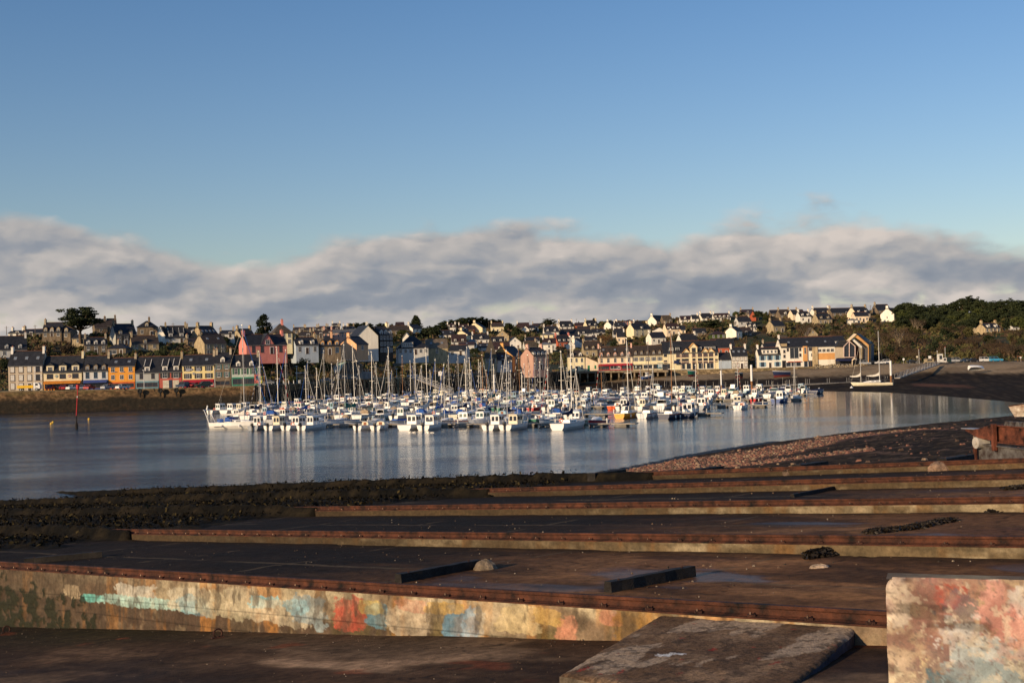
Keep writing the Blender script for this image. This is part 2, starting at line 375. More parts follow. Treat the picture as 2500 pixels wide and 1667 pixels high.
# the lower bay in front of the first rail falls away more steeply
def zfront(t): return -(.72+.050*(np.asarray(t)-14.5))
def front_col(s, t):
    n = fbm(s*.5, t*.18, 13, 5); n2 = fbm(s*1.5, t*.5, 15); n3 = fbm(s*.22, t*.16, 19); g = fbm(s*6, t*4, 12, 4)
    c = mixa(cols((.075, .050, .034), s.shape), cols((.40, .31, .23), s.shape), sstep(.48, .64, n)*sstep(28, 18, t))
    c = mixa(c, cols((.16, .115, .08), s.shape), sstep(.55, .68, fbm(s*1.1, t*.28, 23, 5))*.6)
    c = mixa(c, cols((.018, .012, .009), s.shape), sstep(.42, .60, n3)*.62)
    c = mixa(c, cols((.014, .011, .008), s.shape), sstep(11.8, 13.8, s+2.4*(n-.5))*sstep(11, 17, t)*.8)
    c = mixa(c, cols((.030, .034, .012), s.shape), sstep(22, 32, t)*sstep(11, 13.8, s+1.6*(n2-.5))*.9)
    c = mixa(c, cols((.026, .019, .015), s.shape), sstep(24, 36, t+4*(n-.5))*.75)
    c = mixa(c, cols((.20, .06, .03), s.shape), sstep(.72, .78, fbm(s*.9, t*.45, 41))*.5)
    c = c*(.5+1.0*g)[..., None]*ca(1.2, .95, .70)
    c = mixa(c, cols((.012, .009, .007), s.shape), np.clip(crackmask(s, t, 71, .4, .003), 0, 1)*.75)
    a = np.clip(sstep(.55, .7, n3), 0, 1)*.3
    return np.concatenate([c, a[..., None]], -1)
stgrid(np.concatenate([np.arange(-6, 7, .3), np.arange(7, 14.75, .07)]), np.concatenate([np.arange(-2, 32, .09), np.arange(32, 60, .2)]), lambda s, t: zfront(t)+.03*(fbm(s*.7, t*.7, 4)-.5), 'lower_slip_floor', FLOORM, front_col)

# ------------------------------------------------------------------ the rail beams
RUST = pm('rusty_rail', (.075, .024, .011), rough=.8, var=.5, scale=2.5, c2=(.024, .012, .008), bump=.6)
RUSTD = pm('dark_rusty_plate', (.07, .028, .018), rough=.8, var=.5, scale=6, bump=.5)
BOLTM = pm('worn_bolt_head', (.16, .10, .07), rough=.4, var=.6, metal=.6, scale=1.3, c2=(.05, .02, .015))
BEAMM = vcm('beam_concrete', rough=.9, nscale=9, nvar=.4, bump=.8, bscale=26, bdist=.03)
def drips(t, z, seed):
    return fbm(t*2.2, z*.35+seed, seed, 4)
def beam_col(t, z, top, seed, lit):
    n = fbm(t*.5, z*1.5, seed, 5); d = drips(t, z, seed+3)
    c = mixa(cols((.18, .125, .065), t.shape), cols((.42, .33, .20), t.shape), sstep(.4, .65, n+.5*(fbm(t*3, z*9, seed+21, 4)-.5)))
    c = mixa(c, cols((.24, .12, .04), t.shape), sstep(.50, .66, d)*.75)
    c = mixa(c, cols((.10, .075, .04), t.shape), sstep(.45, .62, fbm(t*.8, z*2, seed+9))*.7)
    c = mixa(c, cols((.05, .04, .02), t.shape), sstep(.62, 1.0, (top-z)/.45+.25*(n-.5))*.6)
    old = sstep(12, 38, t+12*(n-.5)+4*(fbm(t*1.1, z*3, seed+41)-.5))
    c = mixa(c*.78, cols((.034, .021, .010), t.shape), old*.92)
    c = mixa(c, cols((.07, .045, .022), t.shape), sstep(.50, .62, fbm(t*.22, z*.5, seed+31, 5))*.65)
    return c*(.6+.8*fbm(t*5, z*12, seed+25, 4))[..., None]
SIDE = [('front rail beam nearest the camera, wall below smeared with graffiti paint'), ('second concrete rail beam back from the painted wall'),
        ('third concrete rail beam, in the middle of the slipway'), ('fourth concrete rail beam, next to the toothed one'), ('farthest rail beam along the pebble beach and water')]
for k, s0 in enumerate(RAILS):
    root = empty('rail_beam', st(s0, 10))
    tag(root, 'rusty ' + ['rail on the painted wall nearest the camera', 'rail on the second low concrete beam of the slipway', 'rail on the third low concrete beam of the slipway',
        'rail on the fourth low concrete beam of the slipway', 'rail on the farthest concrete beam beside the pebble beach'][k], 'slipway rail', 'rail beams of the slipway')
    root.location = (0, 0, 0)
    # concrete beam: front face grid with colours, top and back
    if k == 0:
        T = np.concatenate([np.arange(-2, 32, .03), np.arange(32, 62, .06)]); nz = 64
    else:
        T = np.arange(-8, 112, .10); nz = 7
    J = np.linspace(0, 1, nz)
    t, j = np.meshgrid(T, J, indexing='ij')
    hgt = (-zfront(t)+.1) if k == 0 else .5+0*t
    z = -.19-(hgt-.19)*(1-j)
    f = s0-.17+.02*(fbm(t*.7, z*2, 3)-.5)-.03*(1-j)
    P = np.stack([NS.x*f+US.x*t, NS.y*f+US.y*t, EYE-C0-SL*t+z], -1)
    c = beam_col(t, z, -.13, 50+k*7, k == 0)
    if k == 0:
        # weathered paint: large irregular patches, each with ragged edges
        px_, py_ = 0*t, 0*t
        V = P-np.array([0, 0, EYE]); w_ = V@np.array(Fv); px_ = 1250+F*(V@np.array(RC))/w_; py_ = 833.5-F*(V@np.array(UC))/w_
        depth = (-.13-z)
        c = mixa(cols((.26, .18, .11), t.shape), cols((.50, .41, .26), t.shape), sstep(.4, .62, fbm(t*.6, z*1.6, 77, 5)))
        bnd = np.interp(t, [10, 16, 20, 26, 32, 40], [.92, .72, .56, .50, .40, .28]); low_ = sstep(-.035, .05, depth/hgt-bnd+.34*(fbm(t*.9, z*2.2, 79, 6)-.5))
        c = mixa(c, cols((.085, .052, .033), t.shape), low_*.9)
        c = mixa(c, cols((.34, .25, .15), t.shape), sstep(.56, .7, fbm(t*2.5, z*3, 81))*.6)
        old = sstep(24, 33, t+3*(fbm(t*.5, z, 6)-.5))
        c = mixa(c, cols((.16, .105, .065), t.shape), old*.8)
        c = mixa(c, cols((.50, .22, .05), t.shape), sstep(.53, .66, drips(t, z, 88))*.6*(1-old*.6))
        c = mixa(c, cols((.13, .10, .02), t.shape), sstep(.52, .64, drips(t*.8, z, 93))*.65*sstep(26, 14, t)*sstep(.1, .6, depth))
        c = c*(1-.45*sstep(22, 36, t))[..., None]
        def patch(tc_, zc, rt, rz, colr, a=.9, seed=0, hard=.25):
            n_ = fbm(t*1.6, z*3.2, seed, 6)-.5; n3_ = fbm(t*9, z*13, seed+5, 4)-.5
            dd = np.sqrt(((t-tc_)/rt)**4+((depth-zc)/rz)**4)**.5+n_*1.15+n3_*.55
            worn_ = sstep(.60, .40, fbm(t*6, z*7, seed+9, 5))*.30+.70
            return mixa(c, cols([q_*.95 for q_ in colr], t.shape), (1-sstep(.93, 1.02, dd))*a*worn_)
        def tpx(px): # t of the wall under a photo column
            best = 20.0
            q_ = (px-1250)/F; best = (NS.x-q_*NS.y)*s0/(q_*US.y-US.x); return best
        for (px, zc, wpx, rz, cc, a, sd_) in [
            (230, .62, 34, .11, (.20, .60, .52), .95, 1), (175, .50, 20, .18, (.62, .48, .30), .8, 2), (330, .40, 50, .20, (.60, .56, .46), .9, 3), (380, .62, 110, .12, (.45, .66, .58), .9, 4),
            (470, .45, 60, .24, (.66, .58, .42), .85, 5), (480, .58, 40, .20, (.22, .42, .48), .55, 6), (545, .50, 60, .30, (.52, .46, .30), .7, 7), (600, .40, 45, .28, (.60, .50, .34), .7, 8),
            (650, .38, 40, .14, (.32, .62, .66), .85, 9), (700, .55, 70, .26, (.62, .54, .38), .7, 10), (757, .48, 44, .30, (.30, .36, .36), .95, 11), (725, .40, 35, .16, (.28, .50, .56), .7, 12),
            (856, .44, 40, .34, (.50, .10, .06), .9, 13), (925, .44, 28, .22, (.14, .28, .34), .85, 14), (905, .30, 26, .12, (.60, .46, .14), .7, 15), (1000, .45, 55, .30, (.66, .54, .38), .75, 16),
            (1005, .22, 40, .12, (.60, .26, .16), .6, 17), (1110, .44, 24, .26, (.16, .30, .40), .9, 18), (1158, .40, 28, .30, (.34, .46, .54), .85, 19), (1085, .22, 60, .12, (.66, .42, .12), .8, 20),
            (1200, .36, 40, .30, (.56, .46, .30), .7, 21), (1270, .30, 50, .20, (.66, .52, .28), .8, 22), (1380, .42, 26, .24, (.64, .28, .17), .9, 23), (1335, .22, 40, .14, (.62, .40, .12), .7, 24), (1490, .18, 26, .12, (.60, .26, .16), .7, 25),
            (1560, .3, 70, .35, (.40, .20, .02), .6, 26)]:
            ta, tb = tpx(px+wpx), tpx(px-wpx)
            c = patch((ta+tb)/2, zc, abs(tb-ta)/2, rz, cc, a, 100+sd_*3)
        c = c*(.30+.95*fbm(t*3.3, z*5, 61, 6))[..., None]
        c = mixa(c, cols((.07, .05, .032), t.shape), sstep(.56, .66, fbm(t*4.5, z*2.2, 163, 5))*.6)
        # weed on the low end
        wd = sstep(.50, .58, fbm(t*3.4, z*4.2, 55, 5)+.16*sstep(29, 42, t)+.10*sstep(.6, 1.8, depth)-.28*sstep(.75, .35, depth)-.42*sstep(33, 27, t)+.0)
        c = mixa(c, cols((.020, .021, .010), t.shape), wd*.95)
        # cracks / board marks
        for dz_ in (.62, 1.02):
            c = c*(1-.5*np.exp(-((depth-dz_-.05*(fbm(t*.3, 0*t, 7)-.5))/.012)**2))[..., None]
        wdd = wd*.07*fbm(t*4, z*6, 8, 3)
        P[..., 0] -= NS.x*wdd; P[..., 1] -= NS.y*wdd
    col = np.concatenate([c, np.ones(c.shape[:2]+(1,))], -1)
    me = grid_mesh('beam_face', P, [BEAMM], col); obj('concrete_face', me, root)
    mb = MB()
    t0, t1 = T[0], T[-1]
    def ring(t, pts): return [tuple(st(s0+a, t, b)) for a, b in pts]
    prof_ = [(-.165, -.20), (.20, -.20), (.20, -.7), (-.10, -.7)]
    mb.loft([ring(t0, prof_), ring(t1, prof_)])
    mb.build('concrete_core', pm('beam_top_concrete', (.13, .095, .06), rough=.9, var=.4, scale=2), root)
    # rail: base plate, web, head
    mb = MB(); rp_ = [(-.16, -.198), (-.16, -.165), (-.09, -.16), (-.035, -.135), (-.03, -.06), (-.05, -.045), (-.05, 0), (.05, 0), (.05, -.045), (.03, -.06), (.035, -.135), (.09, -.16), (.16, -.165), (.16, -.198)]
    tt = np.arange(t0, min(t1, 104), 4.0)
    rings = []
    for q_ in tt:
        dz = .004*math.sin(q_*1.7+k); rings.append([tuple(st(s0+a, q_, b+dz)) for a, b in rp_])
    mb.loft(rings); mb.build('rail', RUST, root)
    # clips and bolts
    mb = MB(); q_ = t0+.5
    mb2 = MB()
    while q_ < (44 if k == 0 else 60):
        for sgn in (-1, 1):
            mb.box(-.05, .05, -.045, .045, 0, .035, M=Matrix.Translation(st(s0+sgn*.12, q_, -.162)))
            if sgn < 0: mb2.tube(st(s0-.14, q_, -.14), st(s0-.14, q_, -.095), .020, .016, 6)
        q_ += .92
    mb.build('rail_clips', RUSTD, root)['kind'] = 'stuff'
    mb2.build('bolts', BOLTM, root)['kind'] = 'stuff'
    # rack of teeth on the far side of the rail
    if k in (0, 4):
        mb = MB(); q_ = t0
        while q_ < 46:
            p = st(s0+.19, q_, -.20)
            mb.box(-.028, .028, -.05, .05, 0, .15, M=Matrix.Translation(p) @ Matrix.Rotation(math.atan2(US.y, US.x), 4, 'Z'))
            q_ += .16
        mb.build('rack_teeth', RUSTD, root)['kind'] = 'stuff'

# ------------------------------------------------------------------ painted block, lower right
ROUGHM = vcm('painted_concrete', rough=.85, nscale=14, nvar=.22, bump=.7, bscale=40, bdist=.012)
def paintblock():
    Yf = 9.4
    A = at(2163, 1409, Yf); Bq = at(2760, 1430, 8.87); Bq.z = A.z
    root = empty('painted_concrete_block', (A.x, A.y, A.z-1.5)); tag(root, 'big concrete block covered in scuffed red, white and blue paint, bottom right', 'concrete block', px=2300)
    L = (Bq-A).xy.length; ang = math.atan2(Bq.y-A.y, Bq.x-A.x); root.rotation_euler = (0, 0, ang)
    H = 2.6
    u = np.arange(0, L+.01, .014); v = np.arange(0, H+.01, .014)
    uu, vv = np.meshgrid(u, v, indexing='ij')
    edge_ = .010*(fbm(vv*6, vv*0, 3)-.5)+.02*np.exp(-vv/.03)
    x = uu+np.where(uu < .03, edge_*1.5, 0)-.012*vv*(uu < .02)
    y = -.018*(fbm(uu*5, vv*5, 6)-.5)+.03*np.exp(-vv/.02)+.03*np.exp(-uu/.015)
    z = 1.5-vv-.03*np.exp(-uu/.02)*np.exp(-vv/.05)+.012*(vn(uu*9, uu*0, 4)-.5)*np.exp(-vv/.03)
    P = np.stack([x, y, z], -1)
    n = lambda a, b_, s, o=5: fbm(uu*a, vv*b_, s, o)
    c = mixa(cols((.52, .40, .24), uu.shape), cols((.66, .56, .38), uu.shape), sstep(.42, .6, n(2.2, 2.2, 1)))
    c = mixa(c, cols((.40, .26, .16), uu.shape), sstep(.12, .02, vv+.08*(n(5, 5, 9)-.5))*.7)
    def pt(uc, vc, ru, rv, colr, a, sd_, rag=1.2):
        nonlocal c
        dd = np.sqrt(((uu-uc)/ru)**2+((vv-vc)/rv)**2)+(n(4, 4, sd_, 6)-.5)*rag*1.5+(n(24, 24, sd_+2, 4)-.5)*1.1
        c = mixa(c, cols(colr, uu.shape), (1-sstep(.93, 1.02, dd))*a*(.55+.45*sstep(.6, .42, n(9, 9, sd_+7, 5))))
    pt(.18, .32, .30, .42, (.24, .12, .10), .85, 3); pt(.62, .30, .35, .30, (.30, .14, .11), .75, 5); pt(.45, .12, .14, .09, (.36, .06, .04), .8, 7)
    pt(.52, .22, .16, .16, (.10, .11, .13), .6, 9); pt(.80, .24, .22, .20, (.62, .32, .26), .85, 11); pt(.95, .16, .14, .10, (.62, .60, .54), .7, 13)
    pt(.42, .62, .22, .22, (.18, .12, .11), .7, 15); pt(.34, .80, .12, .14, (.07, .16, .20), .8, 17); pt(.55, .42, .16, .16, (.62, .60, .56), .75, 19)
    pt(.76, .40, .12, .22, (.30, .10, .08), .5, 20); pt(.68, .50, .10, .08, (.72, .70, .64), .9, 21); pt(.62, .80, .22, .26, (.20, .26, .28), .8, 23); pt(.78, .66, .30, .22, (.30, .36, .36), .7, 25); pt(.92, .98, .28, .36, (.46, .52, .48), .6, 27)
    pt(.20, 1.02, .26, .12, (.52, .22, .16), .75, 29); pt(1.05, .62, .20, .12, (.16, .15, .16), .6, 31); pt(1.3, .45, .40, .22, (.62, .34, .26), .65, 33); pt(1.25, .12, .20, .08, (.45, .30, .20), .5, 35)
    pt(.08, .18, .10, .16, (.66, .58, .48), .5, 36); pt(.30, .12, .10, .08, (.20, .10, .08), .7, 37); pt(1.15, .30, .10, .12, (.18, .13, .12), .7, 39); pt(1.6, .25, .35, .25, (.46, .16, .12), .5, 43)
    line = np.exp(-((vv-.72-.01*(vn(uu*6, uu*0, 3)-.5))/.010)**2)*sstep(.95, 1.05, uu)*sstep(.35, .6, n(14, 14, 51, 3))
    c = mixa(c, cols((.50, .08, .06), uu.shape), line*.8)
    scr = sstep(.62, .68, n(16, 13, 41, 6)); c = mixa(c, cols((.62, .52, .38), uu.shape), scr*.55)
    spk = sstep(.66, .72, n(45, 45, 47, 3)); c = mixa(c, cols((.16, .12, .10), uu.shape), spk*.6)
    c = c*(.62+.7*n(7, 7, 49, 5))[..., None]*(1-.5*sstep(.60, .70, n(3, 9, 53)))[..., None]
    obj('painted_face', grid_mesh('painted_face', P, [ROUGHM], np.concatenate([c, np.ones(c.shape[:2]+(1,))], -1)), root)
    # top and left side
    d = .27
    u2 = np.arange(0, L, .05); v2 = np.linspace(0, d, 9); a1, a2 = np.meshgrid(u2, v2, indexing='ij')
    P = np.stack([a1, a2+.02, 1.5-.012+.014*(fbm(a1*3, a2*3, 5)-.5)-.0*a1], -1)
    cc = mixa(cols((.32, .25, .15), a1.shape), cols((.18, .13, .08), a1.shape), sstep(.4, .6, fbm(a1*3, a2*3, 8)))
    obj('block_top', grid_mesh('block_top', P, [ROUGHM], np.concatenate([cc, np.ones(cc.shape[:2]+(1,))], -1)), root)
    mb = MB(); mb.box(.02, L, .03, d, -1.4, 1.47); mb.build('block_core', pm('bare_block_concrete', (.34, .27, .18), rough=.9, var=.3, scale=3), root)
paintblock()

# ------------------------------------------------------------------ sloping slab in front of the first rail
def slab():
    root = empty('concrete_slab', (0, 0, 0)); tag(root, 'dark pitted concrete slab leaning up to the front rail beside the painted block', 'concrete slab', px=1700)
    def cp(px, py, dz): a_, b_ = st_of(px, py, dz); return (a_, b_, dz)
    BL, BR, FL, F2 = cp(1628, 1489, -.21), cp(2102, 1523, -.21), cp(1368, 1641, -.42), cp(1940, 1667, -.36)
    FR = tuple(BR[i]+(F2[i]-BR[i])*1.35 for i in range(3))
    def q(u, v):  # u along the back from left to right, v towards the camera
        u = np.asarray(u, float); v = np.asarray(v, float)
        return [(BL[i]*(1-u)+BR[i]*u)*(1-v)+(FL[i]*(1-u)+FR[i]*u)*v for i in range(3)]
    uu, vv = np.meshgrid(np.linspace(0, 1, 110), np.linspace(0, 1, 110), indexing='ij')
    s, t, zz = q(uu, vv)
    er = np.minimum.reduce([uu*3, (1-uu)*3, (1-vv)*3])
    t = t+.05*(fbm(s*4, s*0, 3)-.5)*((uu < .001) | (uu > .999))
    zz = zz+.03*(fbm(s*2, t*2, 5)-.5)+.02*(fbm(s*14, t*14, 15, 3)-.5)-.05*np.exp(-er/.03)*(.6+.8*fbm(s*5, t*5, 91))
    P = np.stack([NS.x*s+US.x*t, NS.y*s+US.y*t, EYE-C0-SL*t+zz], -1)
    n = fbm(s*1.6, t*1.6, 3, 6)
    c = mixa(cols((.14, .085, .050), s.shape), cols((.27, .175, .105), s.shape), sstep(.4, .7, n))
    c = mixa(c, cols((.44, .33, .23), s.shape), sstep(.58, .62, fbm(s*.9, t*1.9, 29, 5)+.05*sstep(12.5, 13.7, s))*.8)
    c = mixa(c, cols((.05, .035, .026), s.shape), sstep(.58, .68, fbm(s*8, t*8, 33, 3))*.6)
    c = mixa(c, cols((.34, .04, .03), s.shape), sstep(.76, .80, fbm(s*5, t*5, 43, 4))*.7)
    for (a, b_) in ((12.55, 10.42), (12.66, 10.30)):
        c = mixa(c, cols((.70, .70, .68), s.shape), (np.abs(s-a) < .05)*(np.abs(t-b_+.2*(s-a)) < .13)*sstep(.3, .5, fbm(s*12, t*12, 3))*.9)
    obj('slab_top', grid_mesh('slab_top', P, [vcm('slab_concrete', rough=.9, spec=.1, nscale=18, nvar=.6, bump=1.0, bscale=45, bdist=.03)], np.concatenate([c, np.zeros(c.shape[:2]+(1,))], -1)), root)
    mb = MB()
    for col_, dr, m_ in ((0, .8, 0), (-1, .75, 1)):
        e_ = P[col_]; ii = range(0, len(e_)-1, 2)
        for i in ii:
            a, b_ = Vector(e_[i]), Vector(e_[min(i+2, len(e_)-1)]); bat = Vector((0, 0, -dr)); mb.face([a+bat, b_+bat, b_, a], m_)
    e_ = P[:, -1]
    for i in range(0, len(e_)-2, 2): a, b_ = Vector(e_[i]), Vector(e_[i+2]); mb.face([a-Vector((0, 0, .8)), b_-Vector((0, 0, .8)), b_, a], 0)
    mb.build('slab_side', [pm('slab_side_concrete', (.13, .10, .07), rough=.9, var=.5, scale=3, bump=.6), pm('slab_side_blue', (.05, .055, .075), rough=.85, var=.6, scale=2.5, c2=(.05, .04, .03), bump=.6)], root)
slab()
# ------------------------------------------------------------------ seaweed on the low end of the slip
WEEDM = vcm('seaweed', rough=.9, spec=.08, nscale=4, nvar=.5, bump=1, bscale=14, bdist=.06)
S = np.arange(15.0, 51.2, .20); T = np.concatenate([np.arange(34, 74, .22), np.arange(74, 118, .5)])
s, t = np.meshgrid(S, T, indexing='ij')
beam = sum(np.exp(-((s-r)/.36)**4) for r in RAILS)
lump = fbm(s*1.7, t*1.1, 3, 5); lump2 = fbm(s*4.5, t*3.5, 13, 3)
edge = t-(44.5-.06*(s-20))+11*(fbm(s*.45, t*.22, 7, 5)-.5)+3*(lump-.5)
cover = sstep(0, 6, edge)
zz = -.44+beam*.42+cover*(.10+.24*(lump-.35)+.12*(lump2-.3))+np.where(s > 49.8, -(s-49.8)*.25, 0)
zz = np.where(edge < -.5, -.75, zz)
x = NS.x*s+US.x*t; y = NS.y*s+US.y*t
P = np.stack([x, y, EYE-C0-SL*t+zz], -1)
c = mixa(cols((.008, .007, .005), s.shape), cols((.024, .018, .010), s.shape), sstep(.4, .7, lump))
c = mixa(c, cols((.07, .05, .022), s.shape), sstep(.72, .84, lump2)*.25)
tag(obj('seaweed', grid_mesh('seaweed', P, [WEEDM], np.concatenate([c, np.ones(c.shape[:2]+(1,))], -1))), 'matted dark seaweed over the low end of the slipway', 'seaweed', kind='stuff')

mb = MB(); g = np.random.default_rng(31)
for i in range(36000):
    s_ = g.uniform(15.2, 50.5); t_ = 36+62*g.random()
    if float(sstep(0, 6, t_-(44.5-.06*(s_-20))+11*(fbm(s_*.45, t_*.22, 7, 5)-.5))) < .5: continue
    bm_ = sum(math.exp(-((s_-r)/.36)**4) for r in RAILS); p = st(s_, t_, -.44+bm_*.42+.14+.14*g.random()); q = .03+.08*g.random()
    d1 = Vector(g.normal(size=3)).normalized()*q; d2 = Vector(g.normal(size=3)).normalized()*q*.5; mb.face([p-d1-d2, p+d1-d2, p+d1+d2, p-d1+d2], int(g.random() < .12))
tag(mb.build('wrack_fronds', [pm('wrack_dark', (.010, .008, .005), rough=.9, spec=.1), pm('wrack_olive', (.06, .045, .018), rough=.9, spec=.1)]), 'loose dark wrack fronds standing on the seaweed covered slipway end', 'seaweed', kind='stuff')
# ------------------------------------------------------------------ near pebble and weed beach beyond the last rail
WL = [(-400, 1225), (385, 1200), (900, 1178), (1400, 1162), (1470, 1158), (1560, 1141), (1700, 1110), (1850, 1085), (2000, 1063), (2150, 1046), (2300, 1030), (2465, 1014), (2700, 990), (3100, 950)]
def beach_mesh():
    pxs = np.concatenate([np.arange(1380, 2560, 6), np.arange(2560, 3300, 25)])
    J = np.linspace(0, 1, 90)
    P = np.zeros((len(pxs), len(J), 3)); Cc = np.zeros((len(pxs), len(J), 4))
    wx = [a for a, b_ in WL]; wy = [b_ for a, b_ in WL]
    for i, px in enumerate(pxs):
        yw = float(np.interp(px, wx, wy))
        W = atz(px, yw+1, 0.0)
        W2 = W+(W-Vector((0, 0, 0))).xy.normalized().to_3d()*6; W2.z = -.55
        # foot on the last beam
        q_ = (px-1250)/F; s0 = 49.22; tt_ = (NS.x-q_*NS.y)*s0/(q_*US.y-US.x); A = st(s0, tt_, -.40)
        for j, u in enumerate(J):
            if u < .9: v = u/.9; p = A.lerp(W, v**1.5); p.z = A.z*(1-v**1.15)
            else: p = W.lerp(W2, (u-.9)/.1)
            P[i, j] = p
    n = fbm(P[..., 0]*.18, P[..., 1]*.10, 5, 5); n2 = fbm(P[..., 0]*1.2, P[..., 1]*.8, 9, 4)
    P[..., 2] += (n-.5)*.35*np.sin(np.pi*np.clip(J, 0, 1))[None]+(n2-.5)*.22*np.sin(np.pi*np.clip(J, 0, 1))[None]
    px_ = pxs[:, None]+0*J[None]
    # pinkish pebbles: a band from lower left rising to the right
    V = P-np.array([0, 0, EYE]); w_ = V@np.array(Fv); py_ = 833.5-F*(V@np.array(UC))/w_
    wyl = np.interp(pxs, wx, wy)[:, None]
    low = 1159-.040*(px_-1400)
    c0_ = np.interp(px_, [1450, 1600, 1800, 1950, 2100, 2250], [1158, 1142, 1118, 1088, 1062, 1048]); hw = np.interp(px_, [1450, 1600, 1800, 1950, 2100, 2300], [5, 11, 13, 13, 4, 1])
    peb = 1-sstep(.6, 1.3, np.abs(py_-c0_)/hw+1.0*(n2-.5)+1.2*(n-.5))
    peb2 = (1-sstep(.6, 1.2, np.abs(py_-np.interp(px_, [1600, 1800, 2000, 2120], [1146, 1136, 1112, 1098]))/4+1.2*(n2-.5)))*(px_ < 2130)*(px_ > 1560)
    peb = np.maximum(peb, peb2*.9)
    c = mixa(cols((.026, .017, .010), n.shape), cols((.075, .048, .026), n.shape), sstep(.45, .65, n2))
    c = mixa(c, cols((.22, .115, .08), n.shape), peb)
    c = mixa(c, cols((.20, .12, .08), n.shape), sstep(.60, .70, fbm(P[..., 0]*.6, P[..., 1]*.4, 19))*.6*(px_ > 1900))
    Cc[..., :3] = c; Cc[..., 3] = 1
    o = obj('pebble_beach', grid_mesh('pebble_beach', P, [vcm('wet_beach', rough=.9, spec=.05, nscale=1.4, nvar=.55, bump=1, bscale=3.0, bdist=.12)], Cc)); tag(o, kind='structure')
    # pebbles as real stones: one heap object
    mb = MB(); cand = np.argwhere(peb > .6); wgt = np.array([P[i, j][1]**-1.0 for i, j in cand]); sel = cand[rng.choice(len(cand), 9000, p=wgt/wgt.sum())]
    oth = np.argwhere((px_ > 1750) & (J[None] < .85) & (J[None] > .03)); sel2 = oth[rng.integers(0, len(oth), 420)]
    for q_, (i, j) in enumerate(list(sel)+list(sel2)):
        if J[j] > .9 or pxs[i] > 2540: continue
        j2 = min(j+1, len(J)-1); f_ = rng.random(); g_ = rng.random(); i2 = min(i+1, len(pxs)-1)
        p = P[i, j]*(1-f_)+P[i, j2]*f_; p = p+(P[i2, j]-P[i, j])*g_
        r = .035+.13*rng.random()**4; r *= 1+p[1]/240
        if q_ > 9000: r *= 1.15
        a = rng.random()*6.28
        top_ = [(p[0]+r*math.cos(a+k*1.2566)*rng.uniform(.7, 1.2), p[1]+r*math.sin(a+k*1.2566)*rng.uniform(.7, 1.1), p[2]-.03) for k in range(5)]
        mid = [(p[0]+.6*(v[0]-p[0]), p[1]+.6*(v[1]-p[1]), p[2]+r*.55) for v in top_]
        mb.loft([top_, mid], m=int(rng.integers(0, 4)))
    pb = [pm('pebble_%s' % nme, cc_, rough=.85, var=.3, scale=3) for nme, cc_ in (('pink', (.25, .115, .075)), ('rose', (.18, .085, .06)), ('buff', (.28, .19, .12)), ('brown', (.09, .055, .036)))]
    tag(mb.build('pebbles', pb), 'pinkish rounded pebbles strewn on the near weedy beach', 'pebbles', kind='stuff')
    # fringe of floating weed at the water's edge
    mb = MB()
    for i in range(900):
        px = rng.uniform(1490, 1900); yw = float(np.interp(px, wx, wy)); off = abs(rng.normal())*.5*10*max(.15, 1-(px-1490)/380)
        p = atz(px-off*1.5, yw-off*.35, .012); r = .15+.4*rng.random()
        a = rng.random()*.5+2.4
        mb.face([(p.x+r*math.cos(a+k*1.57)*(2.2 if k % 2 == 0 else .5), p.y+r*math.sin(a+k*1.57)*(2.2 if k % 2 == 0 else .5), p.z+.02*rng.random()) for k in range(4)])
    tag(mb.build('floating_weed', pm('floating_weed', (.02, .017, .012), rough=.6, var=.4)), 'ragged fringe of dark weed floating off the pebble point', 'seaweed', kind='stuff')
beach_mesh()

# ------------------------------------------------------------------ timbers, lumps and debris on the slip floor
SLEEP = pm('tarred_timber', (.022, .017, .013), rough=.7, var=.5, scale=4, bump=.8)
def flo(px, py, dz=-.385):
    s_, t_ = st_of(px, py, dz); return st(s_, t_, dz)
def timber(x0, y0, x1, y1, label, wdt=.22, h=.19):
    a = flo(x0, y0); b_ = flo(x1, y1); d = (b_-a); L = d.length; ang = math.atan2(d.y, d.x)
    root = empty('timber_sleeper', a, ang); tag(root, label, 'timber', 'loose timbers on the slipway')
    mb = MB(); sl = d.z/L
    rings = []
    for i in range(9):
        u = L*i/8; j = .012*math.sin(i*2.3)
        rings.append([(u, -wdt/2+j, sl*u), (u, wdt/2+j, sl*u), (u, wdt/2-.02+j, sl*u+h*(1-.03*(i % 3))), (u, -wdt/2+.02+j, sl*u+h*(1-.03*(i % 2)))])
    mb.loft(rings); mb.build('beam', SLEEP, root)
    for i in (1, 7):
        mb = MB(); mb.tube((L*i/8, 0, sl*L*i/8+h-.01), (L*i/8, 0, sl*L*i/8+h+.015), .025, .02, 6); mb.build('iron_bolt', RUST, root)
timber(972, 1422, 1168, 1385, 'dark squared timber lying on the wet floor behind the painted wall')
timber(1484, 1446, 1690, 1405, 'dark squared timber lying right of centre just behind the front rail', .2, .2)
timber(60, 1376, 250, 1358, 'dark timber half buried in seaweed behind the far left of the front rail', .25, .18)
timber(1444, 1176, 1520, 1165, 'leftmost short timber between the two farthest rails', .5, .45)
timber(1688, 1166, 1758, 1156, 'second short timber from the left between the two farthest rails', .45, .4)
timber(1945, 1158, 2012, 1148, 'short timber right of centre with a rock at its left end', .5, .45)
timber(2300, 1142, 2368, 1130, 'short timber farthest right beside a pale conical rock', .45, .4)
timber(1935, 1214, 2060, 1190, 'thin low timber strip between the third and fourth rails', .14, .12)
